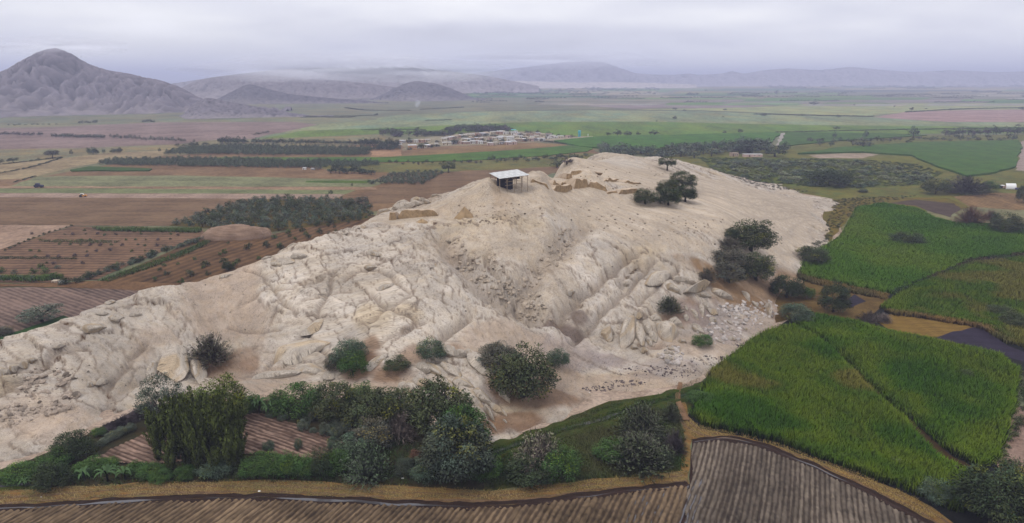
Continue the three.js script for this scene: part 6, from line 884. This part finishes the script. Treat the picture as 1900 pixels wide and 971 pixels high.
// ---------------------------------------------------------------- the dig: shelter, cut earth faces, spoil heaps
const EARTH = (k) => Matte({ vertexColors: true, map: cloneMap(T_PLASTER, 0.35, 0.35, k * 0.3, k * 0.17) });
let cuts = 0;
function earthWall(label, [u1, v1], [u2, v2], h1, h2, deep, { ragged = 0.25, name = 'cut_earth_wall' } = {}) {
  const a = onRock(u1, v1), b = onRock(u2, v2), n = 26, pos = [], col = [], uv = [], idx = [], L = Math.hypot(b[0] - a[0], b[2] - a[2]) || 1, cam = unit([(a[0] + b[0]) / 2, 0, (a[2] + b[2]) / 2]), sd = ++cuts * 13; let nx = (b[2] - a[2]) / L, nz = -(b[0] - a[0]) / L; if (nx * cam[0] + nz * cam[2] < 0) { nx = -nx; nz = -nz; }
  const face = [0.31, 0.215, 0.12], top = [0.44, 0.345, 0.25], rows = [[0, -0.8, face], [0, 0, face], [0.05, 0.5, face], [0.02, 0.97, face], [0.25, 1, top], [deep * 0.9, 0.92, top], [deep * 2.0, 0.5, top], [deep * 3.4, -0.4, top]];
  for (let i = 0; i <= n; i++) { const t = i / n, x = lerp(a[0], b[0], t), z = lerp(a[2], b[2], t), end = Math.min(1, Math.min(t, 1 - t) * 7 + 0.25), H = lerp(h1 * a[3], h2 * b[3], t) * end * (1 + ragged * fbm(t * L * 0.7 + sd, sd, 3)); rows.forEach(([dq, f, c], q) => { const o = dq + (q < 4 ? fbm(t * L * 0.8 + sd, f * 3, 3) * 0.3 : 0), px = x + nx * o, pz = z + nz * o, y0 = Math.min(surfaceAt(x, z), lerp(a[1], b[1], t)); pos.push(px, y0 + f * H + (f < 0 ? -0.5 : 0), pz); const k = 1 + fbm(t * L * 1.3 + sd, f * 5, 3) * 0.3; col.push(c[0] * k, c[1] * k, c[2] * k); uv.push(t * L, f * H + dq); }); }
  const m = rows.length; for (let i = 0; i < n; i++) for (let q = 0; q < m - 1; q++) { const o = i * m + q; idx.push(o, o + m, o + 1, o + 1, o + m, o + m + 1); }
  for (const s of [0, n]) { const o = s * m; for (let q = 1; q < m - 1; q++) idx.push(o, o + q, o + q + 1); }
  const g = new THREE.BufferGeometry(); g.setAttribute('position', new THREE.Float32BufferAttribute(pos, 3)); g.setAttribute('color', new THREE.Float32BufferAttribute(col, 3)); g.setAttribute('uv', new THREE.Float32BufferAttribute(uv, 2)); g.setIndex(idx);
  return tag(mesh(name, g.toNonIndexed(), EARTH(cuts), scene), label, 'earth wall');
}
for (const f of [1]) {
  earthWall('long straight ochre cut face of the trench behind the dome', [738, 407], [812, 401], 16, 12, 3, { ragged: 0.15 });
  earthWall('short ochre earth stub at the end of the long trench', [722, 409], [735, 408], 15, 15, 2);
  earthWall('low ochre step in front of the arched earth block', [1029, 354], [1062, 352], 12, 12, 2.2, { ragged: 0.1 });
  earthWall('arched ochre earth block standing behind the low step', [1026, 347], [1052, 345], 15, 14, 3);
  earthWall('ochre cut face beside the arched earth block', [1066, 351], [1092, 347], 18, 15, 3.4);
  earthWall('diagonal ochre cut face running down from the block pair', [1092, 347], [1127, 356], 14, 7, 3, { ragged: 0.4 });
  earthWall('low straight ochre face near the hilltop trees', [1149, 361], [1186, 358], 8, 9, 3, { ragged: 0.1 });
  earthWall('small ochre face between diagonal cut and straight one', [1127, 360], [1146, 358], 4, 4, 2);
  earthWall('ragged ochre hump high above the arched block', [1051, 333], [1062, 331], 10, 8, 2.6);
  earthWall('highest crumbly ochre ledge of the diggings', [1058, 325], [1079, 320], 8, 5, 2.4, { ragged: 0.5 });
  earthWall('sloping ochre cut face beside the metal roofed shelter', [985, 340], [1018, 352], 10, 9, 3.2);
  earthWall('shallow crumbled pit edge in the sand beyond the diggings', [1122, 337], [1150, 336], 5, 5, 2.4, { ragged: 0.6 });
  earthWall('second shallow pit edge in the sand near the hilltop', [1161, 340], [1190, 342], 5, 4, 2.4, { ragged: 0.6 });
}
function spoil(label, u, v, wpx, hpx) {
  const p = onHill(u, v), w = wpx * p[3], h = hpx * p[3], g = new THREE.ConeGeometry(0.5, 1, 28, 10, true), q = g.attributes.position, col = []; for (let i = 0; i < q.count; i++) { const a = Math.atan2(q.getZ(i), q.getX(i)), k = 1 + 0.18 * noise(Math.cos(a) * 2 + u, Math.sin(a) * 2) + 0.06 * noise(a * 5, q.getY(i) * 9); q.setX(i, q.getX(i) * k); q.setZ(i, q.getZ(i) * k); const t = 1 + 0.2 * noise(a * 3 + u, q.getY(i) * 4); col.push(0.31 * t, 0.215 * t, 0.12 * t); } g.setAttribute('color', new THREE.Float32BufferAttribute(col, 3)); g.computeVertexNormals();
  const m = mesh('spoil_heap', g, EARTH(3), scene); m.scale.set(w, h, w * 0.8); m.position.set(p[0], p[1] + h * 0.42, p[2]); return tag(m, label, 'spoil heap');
}
spoil('pointed ochre spoil heap between the trench and the shelter', 862, 403, 42, 22); spoil('small rounded ochre spoil heap in front of the trench', 783, 413, 26, 8);
{ // earth mound on the plain
  const p = at(428, 447), t = p[3], w = 128 * t, h = 26 * t, g = new THREE.SphereGeometry(0.5, 40, 20, 0, Math.PI * 2, 0, Math.PI / 2), q = g.attributes.position; for (let i = 0; i < q.count; i++) { const k = 1 + 0.22 * fbm(q.getX(i) * 5 + 3, q.getZ(i) * 5, 5); q.setXYZ(i, q.getX(i) * k, Math.pow(q.getY(i) * 2, 0.9) * k, q.getZ(i) * k); } g.computeVertexNormals();
  const m = mesh('earth_mound', g, M(C(160, 132, 110), { map: cloneMap(T_SOIL, 4, 4) }), scene); m.scale.set(w, h, w * 0.55); m.position.set(p[0], -0.1, p[2] - 6); tag(m, 'smooth bare earth mound between the orchards', 'mound', null, 'structure');
}
const boxGeo = new THREE.BoxGeometry(1, 1, 1);
function boxPart(name, m, parent, [x, y, z], [sx, sy, sz], turn = 0) { const b = mesh(name, boxGeo, m, parent); b.position.set(x, y, z); b.scale.set(sx, sy, sz); b.rotation.y = turn; return b; }
const POLE = new THREE.CylinderGeometry(1, 1, 1, 8);
function pole(name, m, parent, a, b, r) { const A = new THREE.Vector3(...a), B = new THREE.Vector3(...b), p = mesh(name, POLE, m, parent), d = B.clone().sub(A), L = d.length(); p.scale.set(r, L, r); p.quaternion.setFromUnitVectors(new THREE.Vector3(0, 1, 0), d.normalize()); p.position.copy(A.add(B).multiplyScalar(0.5)); return p; }
{ // the metal roofed shelter over the dig
  const h0 = 33.2, hb = 33.95, fl = at(926.3, 331.8, h0), fr = at(981.5, 324.8, h0), bl = at(907.4, 322, hb), br = at(959.6, 315, hb), g = base('shelter', [fl[0], h0, fl[2]]), V = (p) => new THREE.Vector3(p[0] - fl[0], p[1] - h0, p[2] - fl[2]), A = V(fl), B = V(fr), D = V(bl), E = V(br);
  tag(g, 'open sided shelter with a pale metal sheet roof on poles', 'shelter');
  const tin = new THREE.MeshStandardMaterial({ color: color([0.50, 0.50, 0.48]), roughness: 0.5, metalness: 0.15, map: cloneMap(T_PLASTER, 0.3, 0.3) }), wood = M([0.36, 0.28, 0.2], { map: T_BARK }), darkMat = M([0.018, 0.018, 0.03]);
  const n = 10, Q = (s, t) => A.clone().multiplyScalar((1 - s) * (1 - t)).addScaledVector(B, s * (1 - t)).addScaledVector(D, (1 - s) * t).addScaledVector(E, s * t);
  for (let k = 0; k < n; k++) {        // each sheet laps a little over its neighbour
    const pos = [], idx = [], N = 12, lap = (k % 2) * 0.035; for (let i = 0; i <= N; i++) for (const y of [0.05, 0]) for (const t of [-0.03, 1.03]) { const p = Q((k + (i / N) * 1.03) / n, t); pos.push(p.x, p.y + y + lap + 0.035 * Math.cos((i / N) * Math.PI * 6), p.z); }
    for (let i = 0; i < N; i++) { const o = i * 4; idx.push(o, o + 4, o + 1, o + 1, o + 4, o + 5, o + 2, o + 3, o + 6, o + 3, o + 7, o + 6, o, o + 2, o + 4, o + 2, o + 6, o + 4, o + 1, o + 5, o + 3, o + 3, o + 5, o + 7); } idx.push(0, 1, 2, 1, 3, 2, N * 4, N * 4 + 2, N * 4 + 1, N * 4 + 1, N * 4 + 2, N * 4 + 3);
    const q = new THREE.BufferGeometry(); q.setAttribute('position', new THREE.Float32BufferAttribute(pos, 3)); q.setAttribute('uv', new THREE.Float32BufferAttribute(pos.flatMap((_, i) => i % 3 ? [] : [pos[i], pos[i + 2]]), 2)); q.setIndex(idx); mesh('roof_sheet', q.toNonIndexed(), tin, g).geometry.computeVertexNormals();
  }
  const foot = (p) => hillAt(p.x + fl[0], p.z + fl[2]) - h0 - 0.2;
  for (const t of [0.04, 0.5, 0.96]) for (const s of [0.03, 0.27, 0.51, 0.75, 0.97]) { const p = Q(s, t), f = foot(p); if (f < p.y - 0.4) pole('post', wood, g, [p.x, f, p.z], [p.x, p.y - 0.05, p.z], 0.085); }
  for (const t of [0.04, 0.5, 0.96]) { const a = Q(0, t), b = Q(1, t); pole('beam', wood, g, [a.x, a.y - 0.12, a.z], [b.x, b.y - 0.12, b.z], 0.08); }
  for (const d of [1.2, 2.2]) { const a = Q(0.2, 0.02), b = Q(0.8, 0.02); pole('rail', wood, g, [a.x, a.y - d, a.z], [b.x, b.y - d, b.z], 0.06); }
  for (const s of [0.27, 0.51, 0.75]) for (const q of [-1, 1]) { const a = Q(s, 0.04), b = Q(s + q * 0.09, 0.04); pole('brace', wood, g, [a.x, a.y - 1.0, a.z], [b.x, b.y - 0.15, b.z], 0.05); }
  const cloth = (s0, s1, t, drop) => { const a = Q(s0, t), b = Q(s1, t), pos = [], idx = [], N = 12; for (let i = 0; i <= N; i++) for (let j = 0; j <= 4; j++) { const p = a.clone().lerp(b, i / N), f = j / 4; pos.push(p.x + 0.12 * Math.sin(i * 2.1) * f, p.y - 0.15 - f * drop(i / N), p.z + 0.15 * Math.cos(i * 1.7) * f); } for (let i = 0; i < N; i++) for (let j = 0; j < 4; j++) { const o = i * 5 + j; idx.push(o, o + 1, o + 5, o + 1, o + 6, o + 5); } const q = new THREE.BufferGeometry(); q.setAttribute('position', new THREE.Float32BufferAttribute(pos, 3)); q.setIndex(idx); q.computeVertexNormals(); const m = mesh('dark_sheet', q, new THREE.MeshStandardMaterial({ color: darkMat.color, roughness: 1, side: THREE.DoubleSide }), g); m.userData.label = 'dark hanging sheet under the roof'; };  // dark sheet hung across the dark area under the roof
  cloth(0.06, 0.6, 0.4, (t) => 4.6 - 1.2 * Math.abs(t - 0.5)); cloth(0.6, 0.98, 0.7, () => 2.0);
}
// ---------------------------------------------------------------- village, water tower, shed, huts, machines
const PAINT = { white: [0.62, 0.60, 0.56], cream: [0.58, 0.50, 0.36], brick: [0.36, 0.20, 0.13], pink: [0.52, 0.36, 0.30], grey: [0.34, 0.33, 0.33], adobe: [0.36, 0.27, 0.19], teal: [0.14, 0.42, 0.46], orange: [0.48, 0.26, 0.13] }, ROOF = { light: [0.52, 0.50, 0.47], brown: [0.30, 0.22, 0.17], tin: [0.62, 0.62, 0.63], tan: [0.46, 0.38, 0.28] };
const DARK = M([0.03, 0.03, 0.035]), WOOD = M([0.16, 0.10, 0.06], { map: T_BARK });
function house(label, group, u, v, wpx, hpx, wall, roof, { turn = 0, name = 'village_house', cat = 'house', deep = 0.8, pitched = false } = {}) {
  const p = at(u, v), w = wpx * p[3], h = hpx * p[3] * 0.95, d = w * deep, g = base(name, [p[0], 0, p[2]], turn); tag(g, label, cat, group);
  const wm = M(PAINT[wall], { map: T_PLASTER, key: wall }), rm = M(ROOF[roof], { map: T_PLASTER, key: roof });
  boxPart('wall', wm, g, [0, h / 2, 0], [w, h, d]);
  if (pitched) { const s = new THREE.Shape([new THREE.Vector2(-w * 0.54, 0), new THREE.Vector2(w * 0.54, 0), new THREE.Vector2(0, h * 0.4)]), q = new THREE.ExtrudeGeometry(s, { depth: d * 1.1, bevelEnabled: false }); q.translate(0, h + 0.01, -d * 0.55); mesh('roof', q, rm, g); } else boxPart('roof', rm, g, [0, h + 0.1, 0], [w * 1.05, 0.2, d * 1.06]);
  boxPart('door', WOOD, g, [-w * 0.2, Math.min(1.05, h * 0.42), d / 2 + 0.03], [Math.min(1, w * 0.2), Math.min(2.1, h * 0.8), 0.08]);
  for (const x of w > 4.5 ? [0.08, 0.32] : [0.22]) { const f = boxPart('window', M([0.5, 0.46, 0.4]), g, [w * x, h * 0.58, d / 2 + 0.03], [Math.min(1.1, w * 0.2), Math.min(1, h * 0.34), 0.08]); boxPart('pane', DARK, f, [0, 0, 0.3], [0.8, 0.8, 0.7]); }
  boxPart('window', DARK, g, [w / 2 + 0.03, h * 0.58, 0], [0.08, Math.min(1, h * 0.34), Math.min(1.1, d * 0.25)]);
  return g;
}
{
  const r = rng(505), walls = ['white', 'cream', 'white', 'pink', 'brick', 'adobe', 'grey', 'cream'], roofs = ['light', 'tan', 'tin', 'brown', 'light'], rowsOf = [[[744, 266], [800, 264], 5], [[772, 275], [816, 272], 5], [[820, 263], [846, 258], 4], [[822, 269], [905, 266], 10], [[846, 256], [905, 252], 8], [[858, 262], [930, 259], 9], [[900, 249], [960, 249], 8], [[905, 270], [960, 267], 6], [[912, 258], [1000, 257], 9], [[948, 264], [1012, 261], 7], [[960, 252], [1030, 255], 8], [[1000, 259], [1060, 256], 5]];
  for (const [a, b, n] of rowsOf) for (let k = 0; k < n; k++) { const t = (k + 0.2 + 0.6 * r()) / n, w = pick(walls, r()), ro = pick(roofs, r()), u = lerp(a[0], b[0], t), v = lerp(a[1], b[1], t) + (r() - 0.5) * 2, where = u < 830 ? 'at the grove end of the village' : u < 920 ? 'amid the village' : u < 985 ? 'by the village street' : 'at the tower end of the village'; house(`small ${w} walled house with ${{ light: 'pale', tan: 'tan', tin: 'shiny tin', brown: 'brown' }[ro]} flat roof ${where}`, 'small village houses', u, v, 6.5 + r() * 5, 4 + r() * 2, w, ro, { turn: (r() - 0.5) * 0.8, deep: 0.7 + 0.5 * r() }); }
  house('orange walled house under a wide white roof below the grove', null, 765, 277, 15, 8, 'orange', 'tin', { turn: 0.2 }); house('house with a red gable beside the village grove', null, 741, 269, 9, 5, 'white', 'brown', { pitched: true }); house('teal roofed white house in the village', null, 953, 250, 9, 6, 'white', 'tin'); boxPart('cornice', M(PAINT.teal, { key: 'teal' }), scene.children[scene.children.length - 1], [0, 5.3, 0], [5.6, 0.5, 5]);
  house('broad white house with dark windows in front of the village', null, 947, 262, 14, 8, 'white', 'light'); house('tan walled yard house beside the broad white one', null, 962, 263, 14, 6, 'adobe', 'tan'); house('pink house at the tower end of the village', null, 986, 262, 9, 6, 'pink', 'light'); house('yellow white house with two dark openings below the tower', null, 996, 257, 9, 6, 'cream', 'light');
  house('white roofed farmhouse in the bushy belt', null, 1142, 283, 22, 5, 'white', 'light', { name: 'farmhouse' }); house('long low pale shed in the bushy belt', null, 1396, 291, 34, 5, 'pink', 'light', { name: 'shed', deep: 0.3 }); house('short brown shed near the long pale one', null, 1362, 290, 14, 6, 'adobe', 'brown', { name: 'shed' }); house('white hut beside dark trees on the plain', null, 565, 315, 6, 4, 'white', 'tin', { name: 'hut', cat: 'hut' }); house('low pale hut next to the white one on the plain', null, 581, 315.5, 7, 3, 'grey', 'light', { name: 'hut', cat: 'hut' }); house('pale hut among bushes below the diagonal hedge', null, 116, 527, 9, 5, 'white', 'tin', { name: 'hut', cat: 'hut' }); house('low tan lean-to beside the pale hut', null, 103, 525, 10, 4, 'adobe', 'tan', { name: 'hut', cat: 'hut' });
  { // compound wall of the village
    const L = ground2([[1004, 262], [1040, 259.5], [1100, 256]]), w = base('compound_wall', [0, 0, 0]); tag(w, 'long pale compound wall leading to the water tower', 'wall'); for (let i = 0; i < 2; i++) { const [x0, z0] = L[i], [x1, z1] = L[i + 1]; boxPart('wall_panel', M(PAINT.cream, { map: T_PLASTER, key: 'cream' }), w, [(x0 + x1) / 2, 0.9, (z0 + z1) / 2], [Math.hypot(x1 - x0, z1 - z0), 1.8 - i * 0.1, 0.25], -Math.atan2(z1 - z0, x1 - x0)); }
  }
}
{ // turquoise water tower
  const p = at(1075, 255), t = p[3], g = base('water_tower', [p[0], 0, p[2]]), teal = M([0.10, 0.42, 0.48], { map: T_PLASTER, key: 'tower' }), H = 13 * t, R = 2.7 * t; tag(g, 'turquoise water tower standing alone at the edge of the village', 'water tower');
  const tank = mesh('tank', new THREE.CylinderGeometry(R, R, H * 0.36, 20), teal, g); tank.position.y = H * 0.76; const lid = mesh('lid', new THREE.ConeGeometry(R * 1.05, H * 0.08, 20), teal, g); lid.position.y = H * 0.98;
  for (let i = 0; i < 4; i++) { const a = Math.PI / 4 + i * Math.PI / 2; pole('leg', teal, g, [Math.cos(a) * R * 0.95, 0, Math.sin(a) * R * 0.95], [Math.cos(a) * R * 0.9, H * 0.6, Math.sin(a) * R * 0.9], 0.32); }
  for (const y of [0.2, 0.4]) for (let i = 0; i < 4; i++) { const a = Math.PI / 4 + i * Math.PI / 2, b = a + Math.PI / 2; pole('brace', teal, g, [Math.cos(a) * R * 0.93, H * y, Math.sin(a) * R * 0.93], [Math.cos(b) * R * 0.93, H * y, Math.sin(b) * R * 0.93], 0.2); }
  const riser = mesh('riser', new THREE.CylinderGeometry(R * 0.3, R * 0.3, H * 0.6, 12), teal, g); riser.position.y = H * 0.3;
}
{ const p = at(1091, 254.5), g = base('post', [p[0], 0, p[2]]); tag(g, 'thin white post beside the water tower', 'post'); pole('shaft', M([0.7, 0.7, 0.68]), g, [0, 0, 0], [0, 3.2, 0], 0.25); pole('cap', M([0.7, 0.7, 0.68]), g, [0, 3.2, 0], [0, 3.35, 0], 0.34); }
{ // white roofed shed at the field corner
  const p = at(1870, 350), t = p[3], g = base('shed', [p[0], 0, p[2]], -0.15), white = new THREE.MeshStandardMaterial({ color: color([0.70, 0.69, 0.67]), roughness: 0.6, side: THREE.DoubleSide }), w = 24 * t, d = 4.5; tag(g, 'open shed with a rounded white sheet roof and dark inside', 'shed');
  const roof = new THREE.CylinderGeometry(d * 0.62, d * 0.62, w * 0.72, 24, 1, true, -0.95, 1.9); roof.rotateZ(Math.PI / 2); roof.rotateX(-Math.PI / 2 + Math.PI / 2); const m = mesh('roof', roof, white, g); m.rotation.x = 0; m.position.set(w * 0.05, 2.6 - d * 0.62 * 0.62, 0);
  boxPart('wall', M(PAINT.pink, { map: T_PLASTER, key: 'pink' }), g, [0, 0.7, -d * 0.4], [w * 0.8, 1.4, 0.2]); for (const x of [-0.36, 0, 0.36]) for (const z of [-1, 1]) pole('post', WOOD, g, [w * x + w * 0.05, 0, z * d * 0.42], [w * x + w * 0.05, 2.3, z * d * 0.42], 0.09);
  boxPart('low_wall', M(PAINT.pink, { map: T_PLASTER, key: 'pink' }), g, [w * 0.15, 0.45, d * 0.55], [w * 0.9, 0.9, 0.2]); boxPart('crate', M([0.07, 0.06, 0.14]), g, [w * 0.46, 0.5, d * 0.75], [1.8, 1.0, 1.2]);
  const s = base('lean_to', [p[0] - w * 0.5, 0, p[2] + 0.4], -0.15); tag(s, 'small white topped lean-to beside the rounded roof shed', 'lean-to'); boxPart('roof', white, s, [0, 1.9, 0], [2.2, 0.12, 2.4]); for (const x of [-0.95, 0.95]) for (const z of [-1.05, 1.05]) pole('post', WOOD, s, [x, 0, z], [x, 1.85, z], 0.07); boxPart('back', DARK, s, [0, 0.9, -1.0], [1.9, 1.6, 0.1]);
}
function vehicle(name, label, cat, u, v, len, bodyCol, capCol, turn) {
  const p = at(u, v), g = base(name, [p[0], 0.05, p[2]], turn), body = M(bodyCol, { roughness: 0.5, key: name }), cab = M(capCol, { roughness: 0.5, key: name + 'c' }); tag(g, label, cat);
  const s = new THREE.Shape([[-0.5, 0.12], [0.5, 0.12], [0.5, 0.26], [0.42, 0.32], [0.16, 0.34], [-0.5, 0.34]].map(([a, b]) => new THREE.Vector2(a * len, b * len))), q = new THREE.ExtrudeGeometry(s, { depth: len * 0.34, bevelEnabled: true, bevelSize: 0.05, bevelThickness: 0.05, bevelSegments: 2 }); q.translate(0, 0, -len * 0.17); mesh('body', q, body, g);
  const c = new THREE.Shape([[-0.36, 0.34], [0.14, 0.34], [0.04, 0.54], [-0.3, 0.54]].map(([a, b]) => new THREE.Vector2(a * len, b * len))), k = new THREE.ExtrudeGeometry(c, { depth: len * 0.3, bevelEnabled: true, bevelSize: 0.04, bevelThickness: 0.04, bevelSegments: 2 }); k.translate(0, 0, -len * 0.15); mesh('cab', k, cab, g); boxPart('window', DARK, g, [-len * 0.12, len * 0.44, len * 0.172], [len * 0.3, len * 0.12, 0.06]);
  for (const x of [-0.3, 0.32]) for (const z of [-1, 1]) { const r = len * (x < 0 && name === 'tractor' ? 0.2 : 0.11), wg = new THREE.CylinderGeometry(r, r, len * 0.08, 18); wg.rotateX(Math.PI / 2); const wl = mesh('wheel', wg, DARK, g); wl.position.set(x * len, r, z * len * 0.19); }
  return g;
}
vehicle('tractor', 'small orange tractor with a white top at the edge of the orange brown field', 'tractor', 154, 366, 3.4, [0.45, 0.20, 0.03], [0.62, 0.6, 0.55], 0.3);
vehicle('pickup', 'dark blue pickup stopped on the pinkish bare strip', 'pickup', 72, 348.5, 4.6, [0.02, 0.02, 0.045], [0.03, 0.03, 0.06], 0.1);
// litter and small things
[['white plastic scrap on the brown soil beside the widest tree', 1094, 730, 3], ['white scrap in the grass beside the footpath', 1273, 744, 3], ['white scraps under the weeping tree', 747, 889, 7], ['white rags lying by the stream', 922, 848, 6], ['pale stone slab on the grassy road', 481, 913, 6], ['white scrap at the edge of the grassy road', 76, 924, 3]].forEach(([label, u, v, w], i) => { const p = onHill(u, v), m = mesh('scrap', ROCKS[i % 8], M([0.66, 0.64, 0.6]), scene); m.scale.set(w * p[3] * 0.5, w * p[3] * 0.14, w * p[3] * 0.36); m.position.set(p[0], p[1] + 0.12, p[2]); tag(m, label, 'scrap'); });
// ---------------------------------------------------------------- low cloud round the peaks, and smoke: soft bodies of many thin shells
function softBody(name, label, cat, u, v, D, wpx, hpx, deep, { shells = 11, dens = 0.042, col = [0.9, 0.9, 0.93], seed = 1, lean = 0 } = {}) {
  const p = atDepth(u, v, D), t = p[3], g = base(name, [p[0], p[1], p[2]]), m = new THREE.MeshPhysicalMaterial({ color: color(col), transparent: true, opacity: dens, roughness: 1, specularIntensity: 0, transmission: 0.9, thickness: 0 }); tag(g, label, cat, null, 'stuff');
  const parts = []; for (let k = 1; k <= shells; k++) { const s = k / shells, q = new THREE.SphereGeometry(0.5, 40, 22), a = q.attributes.position; for (let i = 0; i < a.count; i++) { const x = a.getX(i), y = a.getY(i), z = a.getZ(i), n = 1 + 0.45 * fbm(x * 3 + seed, z * 3 + y * 4 + seed, 3); a.setXYZ(i, x * n * s * wpx * t + lean * (y * s + 0.5) * wpx * t, y * n * s * hpx * t, z * n * s * deep); } q.computeVertexNormals(); parts.push(q); }
  mesh('puff', mergeGeometries(parts), m, g); return g;
}
softBody('cloud', 'low cloud wisp wrapped round the top of the conical mountain', 'cloud', 104, 84, 1360, 230, 40, 260, { seed: 3, dens: 0.03 });
softBody('cloud', 'bank of low cloud lying on the faint middle range', 'cloud', 560, 130, 2300, 520, 50, 600, { seed: 5 });
softBody('cloud', 'bank of low cloud above the rounded stony hill', 'cloud', 770, 130, 2600, 360, 46, 500, { seed: 7 });
softBody('cloud', 'thin cloud lying on the top of the broad blue range', 'cloud', 1050, 112, 5300, 360, 30, 900, { seed: 9 });
softBody('smoke', 'thin white smoke rising before the stony hill', 'smoke', 772, 193, 1500, 12, 18, 14, { seed: 11, dens: 0.05, lean: 0.4, shells: 5 });
renderer.render(scene, camera);
